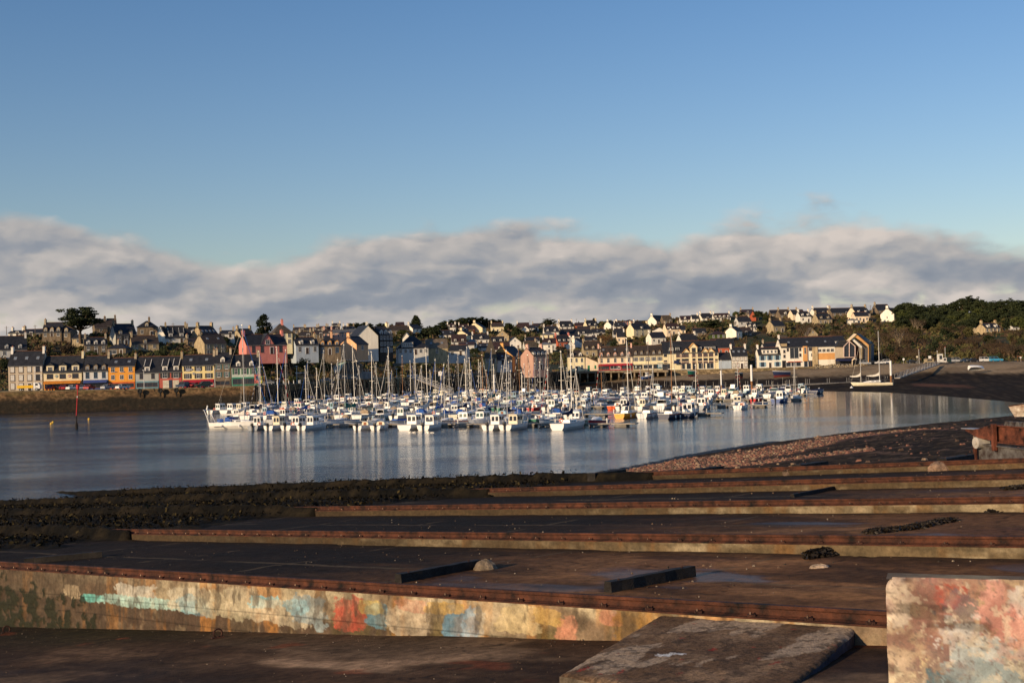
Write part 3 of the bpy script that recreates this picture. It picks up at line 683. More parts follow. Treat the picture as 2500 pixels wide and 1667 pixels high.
def rock(px, py, r, c, label, name='rock', cat='rock', sq=.7, dz=-.385, seed=0, elong=1, rot=0, grp=None):
    p = flo(px, py, dz); mb = MB(); rings = []; nu, nv = 14, 8
    for j in range(nv+1):
        th = math.pi*j/nv*.62; rr = max(.01, math.sin(th)); ring = []
        for k in range(nu):
            a = 2*math.pi*k/nu; q_ = .75+.5*float(fbm(math.cos(a)*1.5+5+seed, math.sin(a)*1.5+th*1.3+3, seed, 3))
            ring.append((r*rr*math.cos(a)*q_*elong, r*rr*math.sin(a)*q_, r*sq*math.cos(th)*q_-.02))
        rings.append(ring)
    mb.loft(rings); o = mb.build(name, pm(name+'_'+str(seed), c, rough=.85, var=.4, scale=5, bump=.8)); o.location = p; o.rotation_euler = (0, 0, rot); tag(o, label, cat, grp)
    return o
rock(1186, 1388, .28, (.24, .18, .12), 'pale broken concrete lump at the end of a timber', sq=.8, seed=3)
rock(1640, 1412, .22, (.10, .08, .06), 'small dark stone leaning on the timber behind the front rail', seed=4)
rock(1936, 1158, .55, (.18, .12, .08), 'brown rock at the left end of a short timber', seed=6)
rock(2296, 1148, .5, (.30, .19, .12), 'pale conical rock beside the farthest right timber', sq=.75, seed=8)
rock(2002, 1384, .14, (.52, .38, .26), 'small pale brick shaped stone alone on the slip floor', sq=.6, seed=9, elong=1.5)
def weedpile(pts, n, label, w=.5, h=.22):
    mb = MB()
    for i in range(n):
        f_ = rng.random(); k = f_*(len(pts)-1); a = int(min(k, len(pts)-2)); u = k-a
        px = pts[a][0]*(1-u)+pts[a+1][0]*u; py = pts[a][1]*(1-u)+pts[a+1][1]*u
        p = flo(px, py); sp_ = w*(1-.6*abs(2*f_-1))*rng.normal()*.45; sq_ = w*rng.normal()*.4
        hh = h*max(.1, 1-(abs(sp_)/w)**2-abs(sq_)/w*.5)*rng.random()
        c_ = p+Vector((sp_, sq_, hh)); r = .025+.055*rng.random(); d1 = Vector(rng.normal(size=3)).normalized()*r; d1.z *= .4; d2 = Vector(rng.normal(size=3)).normalized()*r*.35
        mb.face([c_-d1-d2, c_+d1-d2, c_+d1+d2, c_-d1+d2])
    rib = []
    for q in range(7):
        k = q/6*(len(pts)-1); a = int(min(k, len(pts)-2)); u = k-a; p = flo(pts[a][0]*(1-u)+pts[a+1][0]*u, pts[a][1]*(1-u)+pts[a+1][1]*u); ww_ = w*.75*math.sin(.25+q/6*2.6); d_ = Vector((NS.x, NS.y, 0))*ww_
        rib.append([p-d_+Vector((0, 0, -.03)), p+d_+Vector((0, 0, -.03)), p+d_*.6+Vector((0, 0, h*.3)), p-d_*.6+Vector((0, 0, h*.3))])
    mb.loft(rib)
    o = mb.build('seaweed_clump', pm('clump_weed', (.022, .015, .009), rough=.6, var=.5, scale=4)); tag(o, label, 'seaweed', 'stranded seaweed clumps', px=pts[0][0])
weedpile([(1975, 1362), (2015, 1355), (2035, 1349)], 1500, 'round dark seaweed clump alone behind the front rail', .30, .17)
weedpile([(2120, 1302), (2160, 1297), (2220, 1291), (2270, 1281), (2325, 1271)], 3800, 'long trail of dark seaweed between the second and third rails', .30, .10)
weedpile([(2415, 1250), (2450, 1245), (2480, 1242)], 900, 'small seaweed clump near the right edge below the third rail', .3, .09)
weedpile([(2460, 1194), (2500, 1190)], 700, 'seaweed clump at the right edge below the fourth rail', .4, .10)
weedpile([(2270, 1352), (2310, 1349)], 260, 'thin scraps of seaweed close under the second rail', .25, .05)
mb = MB()
for i in range(5200):
    s_ = 14.9+34*rng.random()**1.7; t_ = -6+46*rng.random(); 
    if min(abs(s_-r) for r in RAILS) < .3 or fbm(s_*.6, t_*.4, 91, 3) < .44: continue
    p = st(s_, t_, -.39); r = (.006+.02*rng.random()**5)*(1+s_*.015); a = rng.random()*6
    b0 = [p+Vector((r*math.cos(a+q*1.5708)*rng.uniform(.7, 1.3), r*math.sin(a+q*1.5708), -.01)) for q in range(4)]; mb.loft([b0, [p+(q-p)*.5+Vector((0, 0, r*.9)) for q in b0]], int(rng.integers(0, 3)))
for i in range(2600):
    t_ = 4+40*rng.random(); s_ = 14.45-5.5*rng.random()**1.6; p = st(s_, t_, float(zfront(t_))); r = .005+.014*rng.random()**5; a = rng.random()*6
    b0 = [p+Vector((r*math.cos(a+q*1.5708)*rng.uniform(.7, 1.3), r*math.sin(a+q*1.5708), -.01)) for q in range(4)]; mb.loft([b0, [p+(q-p)*.5+Vector((0, 0, r*.9)) for q in b0]], int(rng.integers(0, 3)))
tag(mb.build('grit', [pm('grit_pale', (.26, .20, .14), rough=.8), pm('grit_brown', (.16, .10, .06), rough=.9), pm('grit_dark', (.04, .03, .022), rough=.9)]), 'loose grit and shell fragments scattered over the slipway floor', 'grit', kind='stuff')
# ring bolt on the lower floor
def ringbolt(px, py, label):
    k = None
    d = ray(px, py); u_t = US
    kk = 20.0
    for _ in range(40):
        p = Vector((d.x*kk, d.y*kk)); t_ = p.dot(US); z = EYE-C0-SL*t_+float(zfront(t_)); kk += (z-(EYE+d.z*kk))/d.z*.8
    p = Vector((d.x*kk, d.y*kk, z)); mb = MB()
    for a in range(10):
        q0 = math.pi*2*a/10; q1 = math.pi*2*(a+1)/10; mb.tube((.09*math.cos(q0), 0, .10+.09*math.sin(q0)), (.09*math.cos(q1), 0, .10+.09*math.sin(q1)), .02, n=5)
    mb.box(-.13, .13, -.05, .05, 0, .03); mb.tube((0, 0, 0), (0, 0, .05), .03, n=6); o = mb.build('mooring_ring', RUSTD); o.location = p; tag(o, label, 'mooring ring', 'mooring rings'); o.rotation_euler = (0, 0, .5)
ringbolt(532, 1557, 'rusty mooring ring standing on the lower floor below the painted wall'); ringbolt(16, 1545, 'rusty mooring ring by the weedy wall at the left edge')

# ------------------------------------------------------------------ rusty cradle at right edge
def cradle():
    p0 = Vector(at(2370, 1062, 70)); zg = at(2385, 1098, 66).z
    A = at(2384, 1078, 66); B = at(2640, 1112, 58); root = empty('rusty_cradle', (A.x, A.y, A.z)); ang = math.atan2(B.y-A.y, B.x-A.x); root.rotation_euler = (0, 0, ang)
    tag(root, 'rusty steel slipway cradle with red paint flakes at the right edge', 'boat cradle', px=2430)
    L = (B-A).length; dz = B.z-A.z
    rp = pm('flaking_red_paint', (.11, .034, .018), rough=.8, var=.8, scale=1.6, c2=(.14, .09, .06), bump=.5); gp = pm('grey_steel', (.10, .095, .09), rough=.7, var=.5, scale=2, c2=(.12, .05, .03), bump=.4)
    mb = MB(); yb = -.42
    # lower girder (I profile), sloping down to the right
    def girder(z0, z1, y, m_, x0=0, x1=L, s0_=0):
        for (a, b_, w_) in ((z0, z0+.06, .16), (z0+.06, z1-.06, .03), (z1-.06, z1, .16)):
            r_ = []
            for x_ in (x0, x1):
                zz_ = dz*.8*(x_/L)*(1 if s0_ == 0 else .25)
                r_.append([(x_, y-w_, a+zz_), (x_, y+w_, a+zz_), (x_, y+w_, b_+zz_), (x_, y-w_, b_+zz_)])
            m_.loft(r_)
    girder(-.95, -.05, 0, mb); mb.build('lower_girder', gp, root)
    mb = MB(); girder(.05, .95, .1, mb, 1.6, L+1, 1); mb.build('upper_girder', rp, root)
    mb = MB(); mb.loft([[(-.5, -.3, .55), (-.5, .5, .55), (-.5, .5, .62), (-.5, -.3, .62)], [(.6, -.3, .25), (.6, .5, .25), (.6, .5, .70), (.6, -.3, .70)], [(1.7, -.25, .15), (1.7, .45, .15), (1.7, .45, .95), (1.7, -.25, .95)]])
    mb.box(1.75, 1.95, -.3, -.1, -.35, 1.0); mb.box(.1, .3, -.28, -.18, -.9, .1); mb.build('end_bracket', rp, root)
    mb = MB()
    for i in range(9):
        x_ = 2.6+i*.45; mb.loft([[(x_-.2, .0, .93), (x_+.2, .0, .93), (x_+.2, .3, .93), (x_-.2, .3, .93)], [(x_-.05, .0, 1.16), (x_+.12, .0, 1.16), (x_+.12, .3, 1.16), (x_-.05, .3, 1.16)]])
    mb.build('ratchet_teeth', gp, root)
    mb = MB(); mb.tube((.45, -.35, -.02), (.45, .3, -.02), .30, n=14); mb.tube((.45, -.40, -.02), (.45, .35, -.02), .10, n=10); mb.build('roller', pm('pale_nylon_roller', (.42, .38, .33), rough=.6, var=.3), root)
    mb = MB(); mb.box(-.75, .35, -.4, .2, .66, .69); mb.build('platform_plate', pm('bare_steel_plate', (.36, .36, .37), rough=.5, var=.3), root)
    mb = MB(); mb.box(.5, .9, .0, .4, -1.6, -.95); mb.build('support_leg', gp, root); mb = MB(); mb.box(L-.8, L-.4, .0, .4, -2.6, -.95+dz*.7); mb.build('support_leg', gp, root)
cradle()
def wreck():
    A = at(2468, 1014, 178); root = empty('derelict_hull', (A.x, A.y, A.z-.2), R(-6)); tag(root, 'peeling white and rust streaked boat bow poking in at the right edge', 'old boat', px=2485)
    mb = MB(); rings = []
    for i in range(9):
        u = i/8; x_ = -.3+u*11; b_ = .15+1.6*math.sin(min(1, u*1.1)*math.pi/2)**.8; zt = 1.5+1.6*u; rings.append([(x_+1.2*(u*.0), -b_*.9, zt), (x_+.35*(1-u), -b_*.75, .8), (x_+.8*(1-u), -.05, .0), (x_+.8*(1-u), .05, .0), (x_+.35*(1-u), b_*.75, .8), (x_, b_*.9, zt)])
    mb.loft(rings); mb.build('hull', pm('peeling_hull_paint', (.62, .56, .46), rough=.8, var=.25, scale=.9, c2=(.34, .14, .06), streak=False), root)
    mb = MB()
    for i in range(8):
        a = rings[i][0]; b_ = rings[i+1][0]; mb.tube(Vector(a)+Vector((0, 0, .02)), Vector(b_)+Vector((0, 0, .02)), .07, n=5)
    mb.build('rubbing_strake', RUST, root)
wreck()

# ------------------------------------------------------------------ far shore: quay, shore and hill are laid out from these lines
def ZQ(px): return float(np.interp(px, [-900, 0, 300, 420, 540, 620, 900, 1200, 1380, 1480, 1640, 1800, 2000, 2090, 2200, 2500, 3300], [6.4, 6.35, 5.95, 5.85, 5.8, 6.0, 6.1, 6.6, 6.5, 6.4, 5.9, 5.75, 5.75, 6.0, 6.3, 6.45, 6.5]))
def Dq(px): return float(np.interp(px, [-900, 0, 620, 760, 900, 1200, 1400, 2000, 2150, 2500, 3300], [350, 365, 372, 395, 440, 490, 530, 525, 500, 425, 330]))
def Dc(px): return float(np.interp(px, [-900, 0, 550, 700, 900, 1200, 1450, 1700, 2000, 2500, 3300], [480, 490, 510, 650, 750, 900, 1000, 860, 800, 720, 640]))
def yc(px): return float(np.interp(px, [-900, 0, 150, 300, 500, 620, 700, 900, 1100, 1300, 1450, 1530, 1600, 1700, 1800, 1950, 2100, 2200, 2350, 2500, 3300], [850, 822, 818, 810, 822, 815, 806, 803, 796, 795, 790, 783, 779, 775, 768, 765, 759, 760, 765, 758, 720]))
ROAD = 16
def yq(px):
    D = Dq(px)+ROAD; return yh(px)+F*(EYE-ZQ(px))/D
def Dof(px, yb):
    a = yq(px); f_ = (a-yb)/(a-yc(px)); f_ = max(0, min(1.05, f_)); d0 = Dq(px)+ROAD; return d0+f_*(Dc(px)-d0)
def Tz(px, yb):
    D = Dof(px, yb); return at(px, yb, D)
GRASS = vcm('hill_ground', rough=.95, nscale=.12, nvar=.5, bump=.8, bscale=.8, bdist=.4)
pxs = np.arange(-900, 3301, 12.5); sj = np.concatenate([np.linspace(0, 1, 46), 1+np.array([.02, .06, .15, .5, 1.5, 4])])
P = np.zeros((len(pxs), len(sj), 3))
for i, px in enumerate(pxs):
    a = yq(px); b_ = yc(px); d0 = Dq(px)+ROAD; d1 = Dc(px)
    for j, f_ in enumerate(sj):
        if f_ <= 1: P[i, j] = at(px, a+f_*(b_-a), d0+f_*(d1-d0))
        else:
            p = at(px, b_, d1); q_ = Vector((p.x, p.y, 0)).normalized(); g = (f_-1)*600; P[i, j] = (p.x+q_.x*g, p.y+q_.y*g, p.z-min(g*.06, 25))
n = fbm(P[..., 0]*.03, P[..., 1]*.03, 3); n2 = fbm(P[..., 0]*.1, P[..., 1]*.1, 8)
P[..., 2] -= .25+.5*n*np.clip(sj*8, 0, 1)[None]
c = mixa(cols((.055, .045, .022), n.shape), cols((.035, .045, .014), n.shape), sstep(.4, .6, n))
c = mixa(c, cols((.10, .06, .032), n.shape), sstep(.5, .7, n2)*.7)
tag(obj('hillside', grid_mesh('hillside', P, [GRASS], np.concatenate([c, np.ones(c.shape[:2]+(1,))], -1))), kind='structure')
# quay road (flat sheet)
P = np.zeros((len(pxs), 3, 3))
for i, px in enumerate(pxs):
    for j, d in enumerate((0, 8, ROAD+4)):
        D = Dq(px)+d; P[i, j] = (ray(px, 850).x/ray(px, 850).y*D, D, ZQ(px))
QP = P.copy()
c = cols((.10, .09, .08), P.shape[:2]); tag(obj('quay_road', grid_mesh('quay_road', P, [pm('asphalt', (.075, .068, .06), rough=.9, var=.25, scale=.4)], None)), kind='structure')
# shore below the quay: profile per column (photo x: list of (distance in front of the quay as fraction, z))
def waterD(px): return float(np.interp(px, [-900, 1250, 1330, 1400, 1500, 1650, 1800, 2000, 2150, 2300, 2500, 3300], [0, 0, 478, 488, 478, 455, 420, 368, 340, 298, 245, 180]))
sx = np.arange(1290, 3301, 10); J = np.linspace(0, 1, 40)
P = np.zeros((len(sx), len(J), 3)); colr = np.zeros((len(sx), len(J), 4)); colr[..., 3] = 1
for i, px in enumerate(sx):
    d0 = Dq(px)-.3; dw = waterD(px) or d0-3; L = d0-dw
    k = ray(px, 850).x/ray(px, 850).y
    zt = float(np.interp(px, [1290, 1380, 1640, 1760, 2050, 2200, 2500], [1.0, 1.6, 3.6, 4.0, 5.6, 6.4, 6.5]))
    for j, u in enumerate(J):
        D = d0-(L+8)*u; v = (d0-D)/L
        z = float(np.interp(v, [0, .10, .3, .5, 1, 1.3], [zt, zt*.85, zt*.42, zt*.22, 0, -.5]))
        P[i, j] = (k*D, D, z)
n = fbm(P[..., 0]*.12, P[..., 1]*.08, 5, 5); n2 = fbm(P[..., 0]*.7, P[..., 1]*.35, 8, 4)
P[..., 2] += (n-.5)*.5*np.sin(np.pi*J)[None]+(n2-.5)*.25*np.sin(np.pi*J)[None]
pxx = sx[:, None]+0*J[None]; h = P[..., 2]
c = mixa(cols((.22, .155, .09), n.shape), cols((.33, .235, .14), n.shape), sstep(.4, .6, n))
band = np.interp(pxx, [1290, 1400, 1650, 1800, 2000, 2300, 2600], [1.6, 1.6, 2.0, 1.9, 2.2, 3.4, 3.4])
dark = sstep(.5, -.3, h-band+1.0*(n-.5)+.6*(n2-.5))
c = mixa(c, mixa(cols((.024, .016, .010), n.shape), cols((.060, .040, .022), n.shape), sstep(.5, .7, n2)), dark)
c = mixa(c, cols((.16, .075, .045), n.shape), ((1-sstep(.7, 1.3, np.abs((pxx-2290)/62)+1.5*(n2-.5)))*(1-sstep(.6, 1.2, np.abs(J[None]-.63)/.05)))*.8)
c = mixa(c, cols((.30, .24, .15), n.shape), sstep(.6, .7, n2)*(1-dark)*.6)
colr[..., :3] = c
tag(obj('tidal_shore', grid_mesh('tidal_shore', P, [vcm('tidal_mud', rough=.95, spec=.05, nscale=.8, nvar=.4, bump=1, bscale=2.2, bdist=.12)], colr)), kind='structure')
# pools left on the mud
def pool(px, py, w_, h_, z, lab):
    p = atz(px, py, z); mb = MB(); mb.face([(p.x+w_*math.cos(a)*(.8+.4*rng.random()), p.y+h_*math.sin(a)*(.7+.6*rng.random()), z) for a in np.linspace(0, 6.28, 18)[:-1]])
    o = mb.build('tide_pool', WATER); tag(o, kind='structure')

# ------------------------------------------------------------------ quay walls
QW = vcm('quay_masonry', rough=.95, nscale=1.3, nvar=.5, bump=1, bscale=2.0, bdist=.15)
def quaywall(x0, x1, label, zb=-1.2, zt_off=.06, lit=(.135, .082, .042), dark_z=3.9):
    px = np.arange(x0, x1+.1, 2.5); zz = np.linspace(0, 1, 26); P = np.zeros((len(px), len(zz), 3))
    for i, p in enumerate(px):
        k = ray(p, 850).x/ray(p, 850).y; D = Dq(p)-.02; zb_ = zb if not callable(zb) else zb(p)
        for j, u in enumerate(zz):
            z = ZQ(p)+zt_off+(zb_-ZQ(p)-zt_off)*u; D_ = D-.5*u; P[i, j] = (k*D_, D_, z)
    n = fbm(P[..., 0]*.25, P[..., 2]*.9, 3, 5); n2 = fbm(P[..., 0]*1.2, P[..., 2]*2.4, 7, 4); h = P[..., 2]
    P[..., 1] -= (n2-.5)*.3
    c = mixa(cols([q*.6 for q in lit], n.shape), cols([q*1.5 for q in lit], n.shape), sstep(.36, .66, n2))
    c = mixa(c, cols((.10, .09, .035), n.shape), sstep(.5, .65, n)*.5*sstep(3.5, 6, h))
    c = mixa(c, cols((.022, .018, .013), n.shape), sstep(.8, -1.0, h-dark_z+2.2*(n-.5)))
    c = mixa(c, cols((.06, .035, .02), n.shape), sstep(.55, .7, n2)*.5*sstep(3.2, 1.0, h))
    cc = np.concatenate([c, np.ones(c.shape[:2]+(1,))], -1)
    root = empty('quay_wall', tuple(P[0, -1])); root.location = (0, 0, 0); tag(root, label, 'quay wall', px=(x0+x1)/2)
    obj('wall_face', grid_mesh('wall_face', P, [QW], cc), root)
    mb = MB(); a = [Vector(P[i, 0]) for i in range(0, len(px), 4)]
    for p, q_ in zip(a[:-1], a[1:]):
        mb.loft([[p+Vector((0, -.1, 0)), p+Vector((0, .5, 0)), p+Vector((0, .5, -.3)), p+Vector((0, -.1, -.3))], [q_+Vector((0, -.1, 0)), q_+Vector((0, .5, 0)), q_+Vector((0, .5, -.3)), q_+Vector((0, -.1, -.3))]])
    mb.build('coping', pm('coping_stone', (.20, .155, .09), rough=.9, var=.35, scale=1), root)
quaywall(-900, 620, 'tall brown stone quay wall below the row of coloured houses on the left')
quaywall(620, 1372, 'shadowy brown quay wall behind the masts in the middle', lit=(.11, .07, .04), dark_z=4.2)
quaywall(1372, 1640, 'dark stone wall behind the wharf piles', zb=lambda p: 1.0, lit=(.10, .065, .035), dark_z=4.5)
quaywall(1640, 2060, 'low grey stone sea wall along the beach under the white buildings', zb=lambda p: float(np.interp(p, [1640, 2060], [3.0, 5.0])), lit=(.22, .16, .09), dark_z=-5)
quaywall(2060, 3300, 'low stony bank edge below the car park on the right', zb=lambda p: 5.0, zt_off=-.05, lit=(.24, .17, .10), dark_z=-5)
# timber and concrete wharf on piles
def wharf():
    root = empty('piled_wharf', (0, 0, 0)); tag(root, 'grey wharf deck on concrete piles in front of the crimson shopfront and hotel', 'wharf', px=1500)
    PC = pm('wharf_concrete', (.26, .20, .13), rough=.9, var=.35, scale=.8)
    x = list(range(1372, 1634, 6)); mb = MB()
    for a, b_ in zip(x[:-1], x[1:]):
        ra = []
        for p in (a, b_):
            k = ray(p, 850).x/ray(p, 850).y; ra.append([(k*(Dq(p)-6), Dq(p)-6, ZQ(p)+.1), (k*(Dq(p)+.5), Dq(p)+.5, ZQ(p)+.1), (k*(Dq(p)+.5), Dq(p)+.5, ZQ(p)-.8), (k*(Dq(p)-6), Dq(p)-6, ZQ(p)-.8)])
        mb.loft(ra)
    mb.build('deck', PC, root)
    for p in range(1376, 1634, 19):
        mb = MB(); D = Dq(p)-5.5; k = ray(p, 850).x/ray(p, 850).y
        mb.box(k*D-.28, k*D+.28, D-.28, D+.28, 3.6, ZQ(p)-.8); mb.loft([[(k*D-.28, D-.28, 3.6), (k*D+.28, D-.28, 3.6), (k*D+.28, D+.28, 3.6), (k*D-.28, D+.28, 3.6)], [(k*D-.28, D+3, 1.0), (k*D+.28, D+3, 1.0), (k*D+.28, D+4, 1.0), (k*D-.28, D+4, 1.0)]])
        mb.build('pile', PC, root)
    mb = MB()
    for p in range(1372, 1632, 5):
        D = Dq(p)-5.9; k = ray(p, 850).x/ray(p, 850).y; mb.tube((k*D, D, ZQ(p)+.1), (k*D, D, ZQ(p)+1.0), .03, n=4)
        p2 = p+5; D2 = Dq(p2)-5.9; k2 = ray(p2, 850).x/ray(p2, 850).y; mb.tube((k*D, D, ZQ(p)+1.0), (k2*D2, D2, ZQ(p2)+1.0), .03, n=4)
    mb.build('railing', pm('wharf_railing', (.32, .25, .16), rough=.8), root)
wharf()
# ------------------------------------------------------------------ houses
DESC = {}
HOUSES = []   # (x0,x1,ytop,ybase,D) footprints in the photo, to keep bushes off them
WC = {}
def win_me(w, h, kind, fr):
    key = (round(w, 2), round(h, 2), kind, fr)
    if key in WC: return WC[key]
    mb = MB(); f = .05 if kind != 'shop' else .10
    mb.box(-w/2, w/2, -.03, .02, 0, h, 1)                    # pane
    for a in ((-w/2-f, -w/2+.02, 0, h), (w/2-.02, w/2+f, 0, h), (-w/2-f, w/2+f, -f, .02), (-w/2-f, w/2+f, h-.02, h+f)):
        mb.box(a[0], a[1], -.07, .02, a[2], a[3], 0)
    if kind == 'arch': mb.box(-w/2*.7, w/2*.7, -.07, .02, h+f, h+f+.22, 0)
    if kind in ('cas', 'arch'):
        mb.box(-.025, .025, -.05, -.02, 0, h, 0)
        mb.box(-w/2, w/2, -.045, -.02, h*.62-.02, h*.62+.02, 0)
    if kind == 'shop':
        n = max(1, int(w/1.3))
        for i in range(1, n): mb.box(-w/2+w*i/n-.05, -w/2+w*i/n+.05, -.05, -.02, 0, h, 0)
    mb.box(-w/2-.14, w/2+.14, -.13, .02, -f-.07, -f, 0)
    me = mb.mesh('window', [{'w': FRAMEW, 'd': FRAMED, 'g': C('green_joinery', (.03, .12, .07)), 'b': C('blue_joinery', (.06, .16, .30)), 'c': C('cream_joinery', (.6, .5, .34)), 'r': C('red_joinery', (.35, .03, .03))}[fr], GLASS])
    WC[key] = me; return me
def shut_me(w, h, c):
    key = ('s', round(w, 2), round(h, 2), c)
    if key not in WC:
        mb = MB(); mb.box(-w/2, w/2, -.06, .0, 0, h)
        for i in range(5): mb.box(-w/2+.05, w/2-.05, -.08, -.06, h*(i+.2)/5, h*(i+.75)/5)
        WC[key] = mb.mesh('shutter', [C('shutter_'+c, {'green': (.04, .13, .07), 'white': (.66, .62, .56), 'dark': (.05, .05, .05), 'blue': (.28, .42, .50), 'bluegreen': (.08, .15, .15), 'grey': (.20, .20, .21), 'beige': (.56, .47, .36), 'red': (.4, .05, .04)}[c])])
    return WC[key]
def put(name, me, parent, x, y, z, rz=0):
    return obj(name, me, parent, (x, y, z), rz)
def house(x0, x1, yb, ye, yr, wall='white', roof='slate', yaw=0, dep=8.0, cols=3, rows=None, win='w', wk='cas', ww=.95, wh=1.35, shut=None, closed=0, dorm=0, dcol='white', dk='gable', chim='LR', ccol=None,
          sky=0, shop=None, mans=None, hip=0, gab=False, D=None, label=None, name=None, grow=0, cat='house', zb=None, skip0=False, quay=False, door='dark', parapet=False, wxs=None, ga=None, gwin=0):
    xm = (x0+x1)/2
    if quay: D = Dq(xm)+9.5
    elif D is None: D = Dof(xm, yb)
    yaw = R(yaw)
    e = Vector((math.cos(yaw), math.sin(yaw)))
    # middle of the front at distance D; width from the two photo columns
    rm = ray(xm, yb); cpt = Vector((rm.x/rm.y*D, D))
    def hit(px):
        r = ray(px, yb); k = r.x/r.y
        # cpt + e*w : x = k*y
        return (k*cpt.y-cpt.x)/(e.x-k*e.y)
    wa, wb = hit(x0), hit(x1); A = cpt+e*wa; W = wb-wa
    z0 = ZQ(xm) if quay else at(xm, yb, D).z
    h = max(1.6, (yb-ye)*D/F) if not quay else at(xm, ye, D).z-ZQ(xm)
    rr = max(1.0, (ye-yr)*D/F*1.0+dep/2*.03-(mans or 0))
    HOUSES.append((x0-1, x1+1, min(yr, ye)-2, yb-3, D))
    root = empty(name or 'house', (A.x, A.y, z0), yaw)
    wm = WM(wall); rm_ = RM(roof)
    sto = max(1, round(h/2.75)) if rows is None else rows; sh = h/sto
    # body with gables
    mb = MB(); hh = h
    if gab:   # the gable faces the camera, ridge runs back
        pts = [(0, 0), (W, 0), (W, h), (W/2 if ga is None else W*ga, h+rr), (0, h)]
        f_ = [(x, 0, z) for x, z in pts]; b_ = [(x, dep, z) for x, z in pts]
        mb.face(f_); mb.face(b_[::-1])
        for i in (1, 4): 
            j = (i+1) % 5; mb.face([f_[i], b_[i], b_[j], f_[j]][::-1] if 0 else [f_[i], b_[i], b_[j], f_[j]])
        mb.box(.01, W-.01, .01, dep-.01, -3, 0); 
    else:
        rr_g = 0 if hip else rr
        for x in (0, W):
            pts = [(x, 0, -3), (x, dep, -3), (x, dep, h), (x, dep/2, h+rr_g-.05), (x, 0, h)] if not hip else [(x, 0, -3), (x, dep, -3), (x, dep, h), (x, 0, h)]
            mb.face(pts if x else pts[::-1])
        mb.face([(0, 0, -3), (W, 0, -3), (W, 0, h), (0, 0, h)]); mb.face([(W, dep, -3), (0, dep, -3), (0, dep, h), (W, dep, h)])
    mb.build('wall', wm, root)
    # roof
    mb = MB(); th = .16; ov = .22
    if gab:
        ax = W/2 if ga is None else W*ga
        for sx_, xe in ((-1, 0), (1, W)):
            sl = rr/abs(ax-xe) if ax != xe else 0
            xo = xe+sx_*.25; zo = h-.25*sl
            q = [(ax, h+rr), (xo, zo)]
            mb.loft([[(q[0][0], -.25, q[0][1]+th), (q[0][0], dep+.2, q[0][1]+th), (q[0][0], dep+.2, q[0][1]), (q[0][0], -.25, q[0][1])],
                     [(q[1][0], -.25, q[1][1]+th), (q[1][0], dep+.2, q[1][1]+th), (q[1][0], dep+.2, q[1][1]), (q[1][0], -.25, q[1][1])]])
    elif hip:
        hx = min(W*.42, dep/2*hip); o_ = .3
        e0, e1 = [(-o_, -o_, h-.02), (W+o_, -o_, h-.02), (W+o_, dep+o_, h-.02), (-o_, dep+o_, h-.02)], [(hx, dep/2, h+rr), (W-hx, dep/2, h+rr)]
        mb.face([e0[0], e0[1], e1[1], e1[0]]); mb.face([e0[1], e0[2], e1[1]]); mb.face([e0[2], e0[3], e1[0], e1[1]]); mb.face([e0[3], e0[0], e1[0]]); mb.face(e0[::-1])
        mb.box(-.3, W+.3, -.3, dep+.3, h-.16, h-.03)
    else:
        if mans:   # steep lower slope starts 'mans' metres below the eave line
            m0 = mans; zz = [h, h+m0, h+m0+rr]; yy = [-.2, .75, dep/2]
            prof = list(zip(yy, zz)); 
        else: prof = [(-ov, h-ov*rr/(dep/2)), (dep/2, h+rr)]
        xa, xb = (-.12, W+.12) if not parapet else (.25, W-.25)
        for (ya, za), (yb_, zb_) in zip(prof[:-1], prof[1:]):
            mb.loft([[(xa, ya, za+th), (xb, ya, za+th), (xb, ya, za), (xa, ya, za)], [(xa, yb_, zb_+th), (xb, yb_, zb_+th), (xb, yb_, zb_), (xa, yb_, zb_)]])
            mb.loft([[(xa, dep-ya, za+th), (xb, dep-ya, za+th), (xb, dep-ya, za), (xa, dep-ya, za)], [(xa, dep-yb_, zb_+th), (xb, dep-yb_, zb_+th), (xb, dep-yb_, zb_), (xa, dep-yb_, zb_)]])
        if mans:
            for x in (.02, W-.02): mb.face([(x, 0, h), (x, .75, h+mans), (x, dep/2, h+mans+rr), (x, dep-.75, h+mans), (x, dep, h)])
    ro = mb.build('roof', rm_, root)
    rz_ = h+rr+(mans or 0)
    if not gab and not hip:
        mb = MB(); mb.box(0, W, dep/2-.16, dep/2+.16, rz_+th-.06, rz_+th+.06); mb.build('ridge', RIDGE if roof in ('slatebrown', 'lichen', 'slate') and W > 6 else rm_, ro)
        mb = MB(); mb.tube((-.1, -ov-.08, h-.25), (W+.1, -ov-.08, h-.25), .07, n=5); mb.build('gutter', C('zinc_gutter', (.28, .27, .25), rough=.5), ro)
